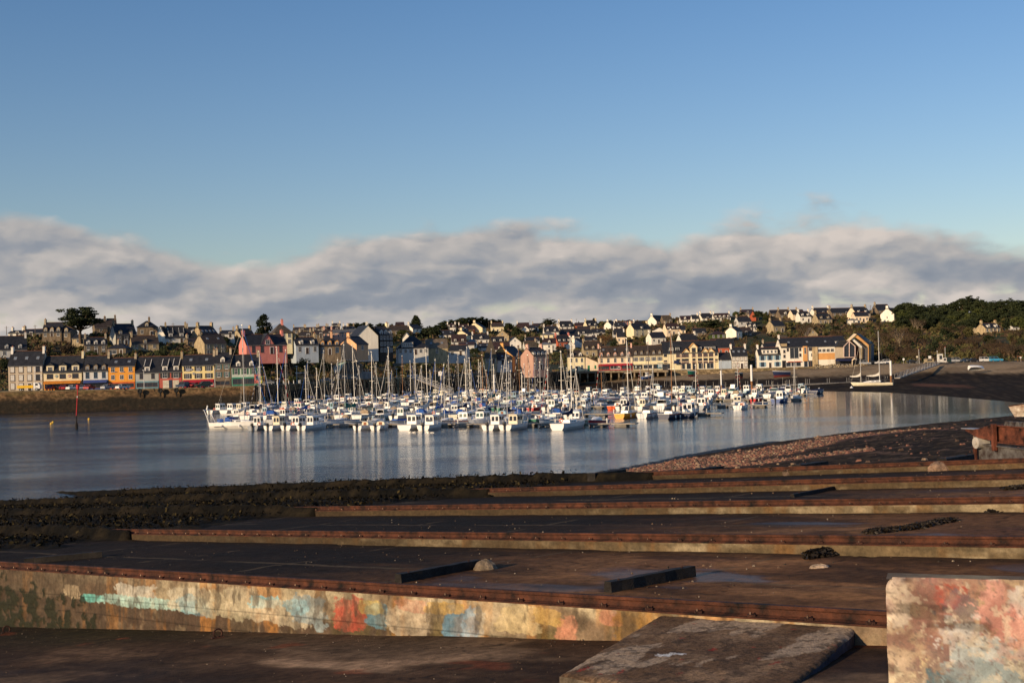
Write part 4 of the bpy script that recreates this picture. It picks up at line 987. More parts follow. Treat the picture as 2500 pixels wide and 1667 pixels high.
    # chimneys
    if chim:
        cm = WM(ccol) if ccol else (wm if wall in ('white', 'warmwhite', 'cream', 'pink', 'peach', 'ochre', 'palepink', 'yellowcream', 'stonelit', 'tan') else CHIM)
        for q in chim:
            ins = min(W*.42, dep/2*hip) if hip else .32; cx = {'L': ins, 'R': W-ins, 'M': W/2}[q]
            mb = MB()
            if gab: mb.box(W/2-.35, W/2+.35, .02, .8, rz_-.5, rz_+1.2)
            else:
                mb.loft([[(cx-.32, dep/2-1.0, rz_-.8), (cx+.32, dep/2-1.0, rz_-.8), (cx+.32, dep/2+1.0, rz_-.8), (cx-.32, dep/2+1.0, rz_-.8)], [(cx-.32, dep/2-.75, rz_+.1), (cx+.32, dep/2-.75, rz_+.1), (cx+.32, dep/2+.75, rz_+.1), (cx-.32, dep/2+.75, rz_+.1)],
                         [(cx-.32, dep/2-.7, rz_+1.25), (cx+.32, dep/2-.7, rz_+1.25), (cx+.32, dep/2+.7, rz_+1.25), (cx-.32, dep/2+.7, rz_+1.25)]])
                mb.box(cx-.38, cx+.38, dep/2-.76, dep/2+.76, rz_+1.25, rz_+1.38)
                for py_ in (-.35, .3): mb.tube((cx, dep/2+py_, rz_+1.38), (cx, dep/2+py_, rz_+1.75), .13, .10, 6, 1)
            mb.build('chimney', [cm, POT], ro)
    # windows
    if cols:
        xs = wxs or [W*(i+.5)/cols for i in range(cols)]
        for r_ in range(sto):
            if (shop or skip0) and r_ == 0: continue
            zc = r_*sh+sh*.5-wh/2+.1
            if zc+wh > h-.15: zc = h-.2-wh
            for i, xw in enumerate(xs):
                if isinstance(xs, list) and wxs: xw = xw*W
                if xw < ww/2+.1 or xw > W-ww/2-.1: continue
                isdoor = (r_ == 0 and i == cols//2 and not shop and cols > 1)
                if isdoor:
                    mb_ = ('door', door)
                    if mb_ not in WC:
                        mb2 = MB(); mb2.box(-.5, .5, -.08, .02, 0, 2.1, 1); 
                        for a in ((-.62, -.48, 0, 2.2), (.48, .62, 0, 2.2), (-.62, .62, 2.1, 2.25)): mb2.box(a[0], a[1], -.1, .02, a[2], a[3], 0)
                        WC[mb_] = mb2.mesh('door', [FRAMEW, C('door_'+door, {'dark': (.06, .04, .035), 'green': (.03, .22, .10), 'blue': (.08, .15, .28), 'brown': (.2, .09, .05), 'white': (.6, .57, .5)}[door])])
                    put('door', WC[mb_], root, xw, 0, 0); continue
                if closed and (r_*cols+i) % 4 < closed:
                    put('window', win_me(ww*1.1, wh*1.05, 'shop', 'd'), root, xw, .0, zc-.03); put('shutter', shut_me(ww*1.0, wh, shut or 'white'), root, xw, -.06, zc); continue
                put('window', win_me(ww, wh, wk, win), root, xw, 0, zc)
                if shut:
                    for sg in (-1, 1): put('shutter', shut_me(ww*.5, wh, shut), root, xw+sg*(ww*.5+ww*.27+.08), -.02, zc)
    # windows on lit left gable
    if yaw > .15 and not gab and gwin:
        for r_ in range(sto): put('window', win_me(.7, 1.2, 'cas', win), root, 0, dep*.5, r_*sh+sh*.3, -math.pi/2)
    if gab and gwin:
        put('window', win_me(.6, .9, 'cas', win), root, W/2, 0, h+rr*.2)
    # dormers
    if dorm:
        lo = h if not mans else h; sl = rr/(dep/2)
        for i in range(dorm):
            xd = W*(i+.5)/dorm
            if mans: y_, z_ = .05, h+.1; dh = mans*.95; dw = 1.1
            else: y_ = .25; z_ = h+sl*.25-.1; dw = 1.25 if dk != 'big' else 2.1; dh = 1.35 if dk != 'big' else 1.7
            if dk == 'shed': y_ = .3; dh = 1.5; dw = 1.5
            mb = MB(); run = (dh+.5)/max(sl, .4)+.4 if not mans else 1.2; run = min(run, dep/2)
            pk = .0 if dk in ('flat', 'shed') else .5*dw*.9
            mb.face([(-dw/2, 0, -.1), (dw/2, 0, -.1), (dw/2, 0, dh), (0, 0, dh+pk), (-dw/2, 0, dh)] if pk and dk != 'big' else [(-dw/2, 0, -.1), (dw/2, 0, -.1), (dw/2, 0, dh), (-dw/2, 0, dh)])
            if dk == 'big': mb.face([(-dw/2, 0, dh), (dw/2, 0, dh), (0, 0, dh+pk)], 1)
            for sg in (-1, 1): mb.face([(sg*dw/2, 0, -.1), (sg*dw/2, run, -.1), (sg*dw/2, run, dh), (sg*dw/2, 0, dh)][::sg])
            t2 = .1
            if pk:
                for sg in (-1, 1):
                    mb.loft([[(0, -.15, dh+pk+t2), (0, run+.5, dh+pk+t2), (0, run+.5, dh+pk), (0, -.15, dh+pk)], [(sg*(dw/2+.12), -.15, dh+t2-.05), (sg*(dw/2+.12), run, dh+t2-.05), (sg*(dw/2+.12), run, dh-.05), (sg*(dw/2+.12), -.15, dh-.05)]], 1)
            else:
                rise = .0 if dk == 'flat' else rr*.55
                mb.loft([[(-dw/2-.12, -.15, dh), (dw/2+.12, -.15, dh), (dw/2+.12, -.15, dh+t2), (-dw/2-.12, -.15, dh+t2)], [(-dw/2-.12, dep/2-y_, dh+rise), (dw/2+.12, dep/2-y_, dh+rise), (dw/2+.12, dep/2-y_, dh+rise+t2), (-dw/2-.12, dep/2-y_, dh+rise+t2)]], 1)
                if dk == 'shed':
                    for sg in (-1, 1): mb.loft([[(sg*(dw/2+.14)-.06, -.2, dh+.06), (sg*(dw/2+.14)+.06, -.2, dh+.06), (sg*(dw/2+.14)+.06, -.2, dh+.2), (sg*(dw/2+.14)-.06, -.2, dh+.2)], [(sg*(dw/2+.14)-.06, dep/2-y_, dh+rise+.06), (sg*(dw/2+.14)+.06, dep/2-y_, dh+rise+.06), (sg*(dw/2+.14)+.06, dep/2-y_, dh+rise+.2), (sg*(dw/2+.14)-.06, dep/2-y_, dh+rise+.2)]], 0)
            dm = mb.build('dormer', [WM(dcol), rm_], root); dm.location = (xd, y_, z_)
            put('window', win_me(dw*.55, dh*.72, 'cas', 'w'), dm, 0, 0, .12)
    for i in range(sky):
        xd = W*(i+.5)/sky; sl = rr/(dep/2)
        me = ('sky',)
        if me not in WC:
            mb = MB(); mb.box(-.42, .42, -.55, .55, 0, .07, 0); mb.box(-.34, .34, -.46, .46, .05, .085, 1); WC[me] = mb.mesh('skylight', [C('zinc_frame', (.30, .30, .32), rough=.4), pm('skylight_glass', (.20, .24, .28), rough=.1, var=.2, spec=.7)])
        o = put('skylight', WC[me], root, xd, dep*.24, (h+(mans or 0))+(rr*.48)+th); o.rotation_euler = (math.atan(sl), 0, 0)
    # shop front
    if shop:
        sc = {'crimson': (.40, .02, .04), 'orange': (.66, .24, .03), 'blue': (.05, .08, .25), 'teal': (.14, .27, .32), 'redorange': (.6, .12, .03), 'green': (.02, .20, .13), 'cream': (.66, .56, .36), 'garage': (.20, .15, .10), 'white': (.7, .66, .58), 'greyblue': (.30, .36, .38)}
        m_ = C('shopfront_'+shop, sc[shop]); s_h = sh*.92
        mb = MB(); nb = max(1, int(W/4)); 
        mb.box(.1, W-.1, -.12, .0, s_h-.45, s_h, 0)
        for i in range(nb+1): xx = .1+(W-.2)*i/nb; mb.box(max(.1, xx-.2), min(W-.1, xx+.2), -.1, 0, 0, s_h-.45, 0)
        mb.box(.3, W-.3, -.08, 0, 0, .5, 0); mb.build('shopfront', m_, root)
        for i in range(nb):
            wv = (W-.2)/nb-.5; put('shop_window', win_me(wv, s_h-1.15, 'shop', 'w' if i % 2 else 'd'), root, .1+(W-.2)*(i+.5)/nb, 0, .6)
        if shop in ('orange', 'blue', 'crimson'):
            mb = MB(); aw = {'orange': 1.5, 'blue': 1.3, 'crimson': .8}[shop]
            mb.loft([[(.15, -aw, s_h-.55), (W-.15, -aw, s_h-.55), (W-.15, -aw, s_h-.30), (.15, -aw, s_h-.30)], [(.15, -.1, s_h+.15), (W-.15, -.1, s_h+.15), (W-.15, -.1, s_h+.3), (.15, -.1, s_h+.3)]], 0)
            mb.build('awning', pm('awning_'+shop, sc[shop], rough=.9, var=.15), root)
    if cat: root['category'] = cat
    DESC[root] = (label, wall, roof, dorm, sky, 'gable end' if gab else ('hipped' if hip else ''), xm)
    if label: tag(root, label, cat, px=xm)
    return root, W, h, rr
H = house
def sign(root, x, z, w, h, c, strokes, oval=False, sc=(.75, .75, .72)):
    """wall plaque with a line of small raised letter strokes"""
    mb = MB()
    if oval:
        r = [(x+w/2*math.cos(a), z+h/2*math.sin(a)) for a in np.linspace(0, 6.2832, 17)[:-1]]
        mb.loft([[(a, -.09, b) for a, b in r], [(a, -.0, b) for a, b in r]], 0)
        r = [(x+w*.46*math.cos(a), z+h*.40*math.sin(a)) for a in np.linspace(0, 6.2832, 17)[:-1]]
        mb.loft([[(a, -.11, b) for a, b in r], [(a, -.085, b) for a, b in r]], 0)
    elif c: mb.box(x-w/2, x+w/2, -.09, 0, z-h/2, z+h/2, 0)
    n = strokes
    for i in range(n):
        xx = x-w*.38+w*.76*(i+.5)/n; hh = h*(.20 if i % 3 else .28); mb.box(xx-w*.76/n*.32, xx+w*.76/n*.32, -.13, -.05, z-hh, z+hh*.8, 1)
    mb.build('sign', [C('sign_%s' % str(c), c or (.1, .1, .12)), C('sign_ink_%s' % str(sc), sc)], root)
# --- quay row, left
r_, W, h, _ = H(21, 104, 953, 892, 858, 'beige', yaw=6, cols=4, rows=3, quay=True, ww=1.1, wh=1.7, shut='white', closed=3, chim='LR', ccol='white', sky=3, win='d', label='beige three storey quay house with closed shutters, first from the left')
r_, W, h, _ = H(107, 200, 950, 908, 870, 'cream', yaw=6, cols=3, rows=2, quay=True, ww=1.7, wh=1.3, dorm=3, dcol='cream', dk='big', chim='R', shop='orange', win='d', label='cream quay house with three big dormers and a long orange awning')
sign(r_, W*.34, 4.1, .9, .8, (.05, .12, .10), 3, True); sign(r_, W*.68, 4.1, .9, .8, (.25, .06, .05), 3, True)
r_, W, h, _ = H(204, 264, 949, 905, 870, 'offwhite', yaw=6, cols=3, rows=2, quay=True, ww=.95, wh=1.7, dorm=3, dcol='stone', chim='R', shop='blue', win='b', label='pale house with dark blue windows and blue awning, left of the orange house')
r_, W, h, _ = H(265.5, 330, 949, 893, 875, 'orange', yaw=6, cols=3, rows=3, quay=True, ww=1.0, wh=1.25, chim='R', shop='redorange', win='w', sky=2, label='bright orange three storey quay house with a red ground floor')
sign(r_, W*.22, 5.1, 2.2, .5, None, 9, sc=(.10, .12, .25)); sign(r_, W*.55, 5.1, 1.5, .5, None, 5, sc=(.10, .12, .25)); sign(r_, W*.85, 5.1, 1.8, .5, None, 8, sc=(.10, .12, .25))
r_, W, h, _ = H(331.5, 388, 948, 909, 872, 'grey', yaw=6, cols=2, rows=2, quay=True, ww=.9, wh=1.5, dorm=1, dk='shed', chim='', shop='teal', win='d', label='narrow grey house with a teal ground floor beside the red house')
r_, W, h, _ = H(389.5, 444, 947, 907, 871, 'red', yaw=6, cols=2, rows=2, quay=True, ww=1.3, wh=1.5, shut='dark', dorm=2, dk='shed', chim='R', ccol='stonelit', skip0=True, label='brick red quay house with dark shutters and cream garage doors')
mb = MB(); mb.box(1.0, 2.9, -.06, 0, 0, 2.3); mb.box(W-2.6, W-.8, -.06, 0, 0, 2.3); mb.build('garage_doors', C('cream_door', (.60, .54, .42)), r_)
mb = MB(); mb.box(W/2-.5, W/2+.5, -.07, 0, 0, 2.4); mb.build('door', C('navy_door', (.03, .04, .07)), r_)
r_, W, h, _ = H(446, 523.5, 946, 891, 867, 'yellow', yaw=6, cols=3, rows=3, quay=True, ww=1.0, wh=1.45, shut='dark', chim='R', shop='crimson', dorm=0, sky=2, label='yellow three storey quay house with oval signs and a crimson shopfront')
sign(r_, W*.22, 5.35, 2.4, .7, (.03, .04, .12), 7, True); sign(r_, W*.52, 5.35, 1.8, .6, (.03, .04, .12), 4, True); sign(r_, W*.36, 4.1, .9, .8, (.40, .38, .34), 3, True, (.3, .28, .25))
r_, W, h, _ = H(525, 564, 943, 886, 862, 'stone', yaw=6, cols=2, rows=3, quay=True, ww=.8, wh=1.5, shut='bluegreen', chim='LR', dorm=1, shop='garage', label='brown stone house with blue green shutters and one white dormer')
r_, W, h, _ = H(566, 631, 940, 896, 867, 'palegreen', yaw=6, cols=3, rows=2, quay=True, ww=.95, wh=1.7, shut='green', chim='R', dorm=2, shop='green', label='pale house with green shutters and green shopfront, last of the left row')
# --- second tier, left
H(0, 66, 872, 853, 821, 'offwhite', yaw=22, cols=3, dorm=2, dcol='offwhite', chim='R', ccol='white', label='long dark roofed house with two dormers at the left edge')
H(20, 50, 823, 813, 808, 'warmwhite', chim='LR', cols=2, D=500); H(50, 102, 824, 813, 804, 'stone', cols=3, chim='LR', D=500)
H(103, 150, 821, 812, 789, 'stone', yaw=6, cols=3, dorm=3, dcol='stonelit', chim='L', D=480, label='slate roofed stone house with three dormers left of the cypress'); H(150, 172, 822, 814, 797, 'stone', cols=1, dorm=1, dcol='stonelit', chim='', D=481)
H(176, 205, 836, 828, 820, 'stonelit', cols=1, chim='', D=470)
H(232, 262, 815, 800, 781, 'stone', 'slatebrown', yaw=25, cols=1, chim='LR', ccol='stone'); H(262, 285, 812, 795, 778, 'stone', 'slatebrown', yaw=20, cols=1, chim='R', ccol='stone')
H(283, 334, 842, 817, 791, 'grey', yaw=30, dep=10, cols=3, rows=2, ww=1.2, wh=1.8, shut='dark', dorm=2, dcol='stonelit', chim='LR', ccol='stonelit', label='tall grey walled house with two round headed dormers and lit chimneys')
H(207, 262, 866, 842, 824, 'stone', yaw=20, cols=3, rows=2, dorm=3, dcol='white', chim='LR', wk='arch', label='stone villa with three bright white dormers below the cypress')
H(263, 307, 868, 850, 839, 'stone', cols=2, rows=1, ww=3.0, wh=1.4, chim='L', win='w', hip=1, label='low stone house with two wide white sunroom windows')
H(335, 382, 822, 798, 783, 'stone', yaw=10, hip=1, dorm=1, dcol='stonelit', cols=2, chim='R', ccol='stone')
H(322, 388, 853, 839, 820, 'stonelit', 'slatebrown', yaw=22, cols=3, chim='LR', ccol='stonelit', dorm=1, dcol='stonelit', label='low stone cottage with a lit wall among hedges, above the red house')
H(380, 404, 836, 820, 797, 'warmwhite', gab=True, cols=0, chim='', dep=12, label='bright white blank triangular gable above the red house')
H(404, 457, 838, 824, 796, 'offwhite', yaw=18, cols=2, dorm=2, dk='shed', dcol='offwhite', chim='LR', ccol='stonelit'); H(457, 486, 828, 815, 799, 'offwhite', yaw=18, cols=2, chim='L', dorm=1, dcol='white')
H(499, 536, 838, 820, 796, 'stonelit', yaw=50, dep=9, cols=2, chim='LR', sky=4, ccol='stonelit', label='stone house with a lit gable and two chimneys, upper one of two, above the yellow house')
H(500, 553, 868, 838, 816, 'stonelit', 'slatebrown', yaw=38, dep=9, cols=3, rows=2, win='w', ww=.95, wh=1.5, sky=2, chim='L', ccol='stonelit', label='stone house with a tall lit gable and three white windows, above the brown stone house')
H(462, 486, 846, 834, 825, 'stone', 'slatebrown', cols=1, chim='L', yaw=30); H(536, 571, 824, 816, 809, 'offwhite', yaw=10, cols=2, chim='LR')
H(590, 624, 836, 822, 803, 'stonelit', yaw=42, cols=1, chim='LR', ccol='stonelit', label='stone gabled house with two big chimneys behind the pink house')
# pink house with a cross gable
r_, W, h, rr = H(602, 701, 864, 841, 817, 'pink', yaw=28, dep=8.5, cols=4, rows=1, win='d', ww=.85, wh=2.0, wxs=[.17, .38, .62, .84], chim='LR', gwin=1, quay=False, D=400, label='long salmon pink house with a steep central gable')
gx = W*.52; mb = MB(); gw = 2.2; mb.face([(gx-gw, -.06, h-.2), (gx+gw, -.06, h-.2), (gx, -.06, h+rr+.2)]); 
for sg in (-1, 1): mb.loft([[(gx, -.3, h+rr+.35), (gx, 4.3, h+rr+.35), (gx, 4.3, h+rr+.2), (gx, -.3, h+rr+.2)], [(gx+sg*2.5, -.3, h-.25), (gx+sg*2.5, 1.2, h-.25), (gx+sg*2.5, 1.2, h-.4), (gx+sg*2.5, -.3, h-.4)]], 1)
mb.build('cross_gable', [WM('pink'), RM('slate')], r_); put('window', win_me(1.2, 1.4, 'cas', 'w'), r_, gx, -.08, h+.1)
H(671, 714, 842, 812, 790, 'yellowcream', 'lichen', yaw=20, hip=1, dep=10, cols=3, rows=2, chim='R', ccol='pink', D=425, label='cream villa with a tall pyramid roof behind the pink house')
H(723, 778, 864, 842, 824, 'bluewhite', yaw=22, cols=3, rows=1, wh=1.7, dorm=2, dcol='white', chim='LR', ccol='stonelit', D=425, label='small pale blue house with two dormers right of the pink house')
H(779, 832, 866, 844, 820, 'stone', yaw=12, cols=3, rows=1, wh=1.7, win='b', dorm=3, dcol='ochre', chim='R', ccol='peach', hip=.7, D=428, label='brown stone house with blue windows and an ochre dormer')
H(871, 899, 858, 840, 822, 'peach', yaw=48, dep=9, cols=1, rows=1, chim='L', ccol='peach', D=445, label='peach house with a long lit gable slope left of the cream gable')
H(810, 874, 826, 812, 805, 'palepink', 'greyroof', cols=6, ww=.5, wh=1.4, chim='', D=560, label='long flat roofed pale pink building with a row of narrow windows')
H(872, 924, 862, 820, 795, 'warmwhite', gab=True, yaw=18, dep=16, cols=0, chim='M', D=458, rows=2, label='tall cream windowless gable end with a wide chimney, lit by the sun')
H(928, 960, 862, 817, 797, 'shadedtimber', yaw=30, dep=9, cols=4, rows=3, ww=.8, wh=1.3, chim='R', ccol='yellowcream', dorm=3, dcol='offwhite', D=463, label='shaded half timbered front of the tall building beside the cream gable')  # front of the cream building, its shade put into the dark wall colour
for (a, b_, c_, d_, e_, D_, wl) in [(716, 745, 813, 806, 800, 640, 'stone'), (745, 776, 813, 807, 801, 640, 'stone'), (777, 799, 812, 803, 797, 655, 'offwhite'), (800, 830, 811, 806, 800, 660, 'brick'), (811, 832, 801, 799, 795, 680, 'warmwhite'),
    (838, 850, 811, 802, 796, 690, 'warmwhite'), (850, 866, 809, 804, 798, 690, 'stonelit'), (764, 790, 825, 817, 809, 540, 'stone'), (790, 812, 822, 814, 806, 550, 'palepink'), (730, 760, 828, 820, 812, 520, 'stone')]:
    H(a, b_, c_, d_, e_, wl, 'slatebrown' if D_ > 500 and wl != 'brick' else 'maroon', cols=2, chim='LR', D=D_, yaw=10)
# --- centre
H(949, 1000, 818, 806, 795, 'stone', 'slatebrown', cols=4, chim='LR', ccol='white', yaw=10); H(1008, 1030, 812, 802, 792, 'warmwhite', yaw=45, cols=1, chim='L'); H(965, 985, 800, 796, 789, 'brick', 'maroon', cols=1, chim='')
r_, W, h, rr = H(972, 1046, 866, 849, 820, 'offwhite', yaw=8, dep=14, hip=.8, cols=6, rows=1, chim='', D=470, label='large dark hipped roof house with a wide glazed dormer')
mb = MB(); mb.box(W*.12, W*.5, -.1, 4.5, h+.3, h+2.0, 0); mb.box(W*.10, W*.52, -.25, 5, h+2.0, h+2.2, 1); dm = mb.build('long_dormer', [WM('offwhite'), RM('greyroof')], r_)
for i in range(6): put('window', win_me(.55, 1.1, 'cas', 'w'), dm, W*.15+i*W*.064, -.12, h+.6)
H(983, 1002, 840, 825, 813, 'warmwhite', 'zinc', gab=True, cols=0, chim='', dep=6, D=492)
H(1041, 1094, 868, 848, 828, 'tan', 'tanroof', yaw=8, dep=9, cols=1, chim='', sky=2, ww=.8, D=478, label='long tan stone barn with a weathered pale roof')
H(1074, 1110, 826, 817, 806, 'warmwhite', cols=3, chim='LR', sky=2, yaw=8); H(1103, 1139, 845, 834, 817, 'offwhite', cols=3, dorm=2, dcol='white', dk='flat', chim='', yaw=5, roof='maroon')
H(1091, 1112, 808, 799, 791, 'warmwhite', 'maroon', cols=2, dorm=2, dk='flat', chim='LR'); H(1119, 1141, 808, 801, 792, 'warmwhite', 'maroon', cols=2, chim='L', dorm=1); H(1142, 1158, 812, 804, 795, 'brick', 'maroon', cols=1, chim='L')
H(1178, 1187, 815, 800, 787, 'cream', yaw=62, dep=12, cols=1, chim='L', gwin=1, label='tall cream gabled house on the ridge below the dark tree belt'); H(1142, 1156, 832, 817, 806, 'cream', 'maroon', yaw=55, dep=10, cols=1, chim='L', label='cream gabled house with brown roof below the ridge')
H(1136, 1168, 846, 835, 828, 'white', 'zinc', cols=2, chim='', hip=1); H(1122, 1158, 858, 842, 836, 'offwhite', 'maroon', cols=1, chim='', sky=1)
H(1095, 1135, 868, 856, 843, 'offwhite', yaw=-12, cols=2, chim='', D=500, label='dark roof with two pale sloping verges beside the tan barn')
H(1155, 1195, 840, 828, 815, 'white', cols=3, yaw=10, chim='LR', dorm=1); H(1165, 1198, 858, 848, 838, 'offwhite', 'slate', cols=2, sky=2, chim='L')
H(1183, 1213, 888, 873, 830, 'stonelit', 'lichen', hip=1.2, cols=2, dep=9, chim='', D=500, label='small house with a tall spire shaped pale roof')
H(1200, 1230, 812, 797, 788, 'yellowcream', 'slatebrown', cols=3, chim='LR', yaw=5, label='cream two window house with brown roof left of the round ridge tree'); H(1210, 1243, 834, 820, 806, 'tan', gab=True, cols=2, chim='M', dep=9, gwin=1, label='tan stone gable end with three small windows')
H(1199, 1231, 846, 834, 822, 'offwhite', cols=2, dorm=2, dcol='white', dk='flat', chim=''); H(1195, 1245, 866, 853, 836, 'offwhite', 'maroon', cols=0, chim='', dorm=3, dk='flat')
H(1242, 1273, 852, 836, 823, 'white', gab=True, cols=2, gwin=1, chim='', yaw=8, label='white gabled house with two shuttered windows above the orange gable')
H(1262, 1292, 808, 800, 788, 'stone', 'maroon', cols=2, chim='L', ccol='white'); H(1273, 1292, 810, 805, 797, 'white', gab=True, cols=0, gwin=1, chim=''); H(1292, 1315, 806, 801, 794, 'offwhite', cols=2, chim=''); H(1300, 1330, 800, 796, 791, 'stone', cols=2, chim='L')
H(1205, 1250, 890, 878, 862, 'offwhite', cols=3, sky=3, chim='', yaw=5, D=502, label='low dark roofed house with three skylights under the orange gable')
H(1252, 1282, 890, 868, 846, 'ochre', yaw=58, dep=10, cols=2, rows=2, chim='L', ccol='ochre', D=508, label='orange ochre gable with chimney, roof falling to the right')
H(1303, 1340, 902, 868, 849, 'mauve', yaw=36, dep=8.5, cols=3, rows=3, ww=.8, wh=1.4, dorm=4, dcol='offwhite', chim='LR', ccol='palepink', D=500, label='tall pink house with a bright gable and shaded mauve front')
H(1282, 1312, 856, 846, 833, 'offwhite', 'lichen', cols=2, yaw=10, chim='R', sky=0); H(1316, 1349, 862, 841, 836, 'warmwhite', 'zinc', cols=2, hip=1, dep=10, chim='', label='white flat roofed villa right of the tall pink house')
H(1284, 1318, 838, 832, 823, 'offwhite', cols=2, chim='L', yaw=8); H(1325, 1358, 852, 838, 826, 'offwhite', 'maroon', cols=2, chim='L', ccol='white', dorm=1)
H(1329, 1364, 822, 810, 796, 'warmwhite', 'slate', cols=2, dorm=2, dcol='white', chim='LR', yaw=5, label='white house with tall side chimneys and two dormers near the ridge'); H(1320, 1358, 826, 817, 811, 'yellowcream', 'greyroof', cols=3, hip=1, chim='')
H(1368, 1401, 806, 797, 784, 'warmwhite', 'slate', cols=3, dorm=2, dcol='white', dk='flat', chim='LR', yaw=15, label='white ridge house with two dormers right of the round tree'); H(1434, 1461, 803, 795, 782, 'cream', 'slate', cols=2, dorm=2, dcol='white', chim='LR', yaw=20, label='cream ridge house with two white dormers and a dark conifer behind')
H(1366, 1445, 822, 815, 803, 'offwhite', 'slate', cols=4, chim='LR', dorm=2, dk='flat'); H(1411, 1444, 818, 808, 797, 'warmwhite', cols=4, chim=''); H(1404, 1440, 800, 796, 789, 'brick', 'maroon', cols=1, chim='')
H(1362, 1396, 848, 834, 818, 'brick', 'slate', yaw=20, cols=3, dorm=3, dk='flat', chim='LR', ccol='pink', label='brick red house with three dormers and a pink gable'); H(1395, 1415, 834, 822, 816, 'white', cols=3, chim='R')
H(1426, 1472, 871, 853, 833, 'stonelit', 'slatebrown', yaw=6, cols=3, dorm=3, dcol='tan', chim='LR', ccol='tan', label='stone house with three pointed dormers above the cream corner house')
H(1382, 1404, 852, 842, 834, 'warmwhite', gab=True, cols=0, gwin=1, chim=''); H(1416, 1428, 846, 834, 825, 'warmwhite', yaw=50, cols=1, dep=10, chim='L'); H(1428, 1458, 836, 832, 824, 'offwhite', cols=2, chim='R', ccol='white'); H(1440, 1478, 818, 812, 803, 'offwhite', cols=2, sky=1, chim='R', ccol='white')
H(1492, 1515, 800, 793, 784, 'warmwhite', cols=2, yaw=35, chim='LR'); H(1498, 1525, 822, 817, 803, 'offwhite', cols=2, chim='L', ccol='white')
H(1507, 1526, 838, 822, 808, 'peachlight', cols=2, chim='R', ccol='white'); H(1521, 1553, 797, 784, 781, 'brick', 'maroon', cols=6, rows=2, ww=1.0, wh=1.5, hip=1, chim='', label='long brick red block on the ridge with pale windows')
H(1500, 1522, 804, 797, 786, 'white', 'slate', cols=2, chim='L', sky=1)
# --- quay row, centre and right
H(1388, 1428, 905, 871, 855, 'yellowcream', 'slatebrown', yaw=0, quay=True, cols=3, rows=2, ww=.9, wh=1.7, dorm=2, dcol='white', chim='L', hip=.5, label='cream corner house with two white dormers at the end of the wharf')
r_, W, h, _ = H(1428.5, 1460, 905, 885, 871, 'peachlight', quay=True, gab=True, ga=.02, cols=0, chim='', dep=7, label='cream lean-to with green door and green shutter beside the corner house')
mb = MB(); mb.box(1.1, 2.0, -.08, 0, 0, 2.3); mb.box(4.0, 4.7, -.08, 0, .8, 2.3); mb.build('green_door', C('green_door', (.03, .20, .10)), r_)
r_, W, h, _ = H(1460.5, 1545, 905, 872, 847, 'peachlight', 'slatebrown', quay=True, yaw=-4, cols=5, rows=2, ww=1.0, wh=1.8, mans=1.8, dorm=5, dcol='palepink', chim='LR', ccol='palepink', sky=3, shop='crimson', label='peach mansard house with five dormers above a crimson shopfront')
sign(r_, W*.62, 1.6, 1.2, .8, (.75, .7, .66), 4, False, (.5, .05, .05))
r_, W, h, _ = H(1545.5, 1619, 904, 868, 844, 'yellowcream', 'slatebrown', quay=True, yaw=-4, cols=5, rows=2, ww=.95, wh=1.6, shut='grey', mans=1.9, dorm=5, dcol='stone', chim='', shop='cream', label='yellow cream mansard hotel with five grey shuttered windows')
sign(r_, W*.10, 1.5, .8, 1.9, (.06, .10, .08), 3); sign(r_, W*.92, 1.7, 2.6, 2.6, (.05, .17, .24), 5)
r_, W, h, rr = H(1620, 1755, 904, 861, 833, 'yellowcream', 'slate', quay=True, dep=11, cols=0, chim='', shop=None, label='large yellow hotel with gabled bays and dark balcony openings')
bays = [(.09, 1), (.285, 1), (.42, 2), (.645, 3), (.80, 2), (.885, 2)]
for i, xf in enumerate([.04, .275, .355, .42, .555, .665, .765, .865, .955]):
    for fl in (1, 2):
        put('balcony_window', win_me(1.7 if 1 <= i <= 7 else 1.2, 1.9 if 1 <= i <= 7 else 1.0, 'shop', 'd'), r_, W*xf, 0, h*(.35*fl)+.2*fl+(.0 if 1 <= i <= 7 else .4))
        if 1 <= i <= 7:
            mb = MB(); mb.box(-.95, .95, -.16, -.06, 0, .08)
            for q in range(8): mb.box(-.9+q*.25, -.87+q*.25, -.14, -.1, .05, .85)
            mb.box(-.95, .95, -.15, -.09, .82, .9); o = mb.build('balcony_rail', C('pink_railing', (.45, .28, .24)), r_); o.location = (W*xf, 0, h*(.35*fl)+.2*fl)
for xf in (.42, .765, .865):
    mb = MB(); mb.face([(-1.6, -.07, 0), (1.6, -.07, 0), (0, -.07, 1.7)])
    for sg in (-1, 1): mb.loft([[(0, -.3, 1.9), (0, 2.6, 1.9), (0, 2.6, 1.7), (0, -.3, 1.7)], [(sg*1.8, -.3, 0), (sg*1.8, .8, 0), (sg*1.8, .8, -.2), (sg*1.8, -.3, -.2)]], 1)
    o = mb.build('bay_gable', [WM('yellowcream'), WM('ochre')], r_); o.location = (W*xf, 0, h-.1)
mb = MB(); mb.box(-1.5, 1.5, -.1, 3, 0, 2.3, 0); mb.face([(-1.5, -.1, 2.3), (1.5, -.1, 2.3), (0, -.1, 4.0)])
for sg in (-1, 1): mb.loft([[(0, -.3, 4.2), (0, 4, 4.2), (0, 4, 4.0), (0, -.3, 4.0)], [(sg*1.8, -.3, 2.3), (sg*1.8, 3, 2.3), (sg*1.8, 3, 2.1), (sg*1.8, -.3, 2.1)]], 1)
o = mb.build('centre_dormer', [WM('yellowcream'), WM('ochre')], r_); o.location = (W*.555, 0, h-.1); put('window', win_me(1.5, 1.7, 'cas', 'd'), o, 0, -.12, .4)
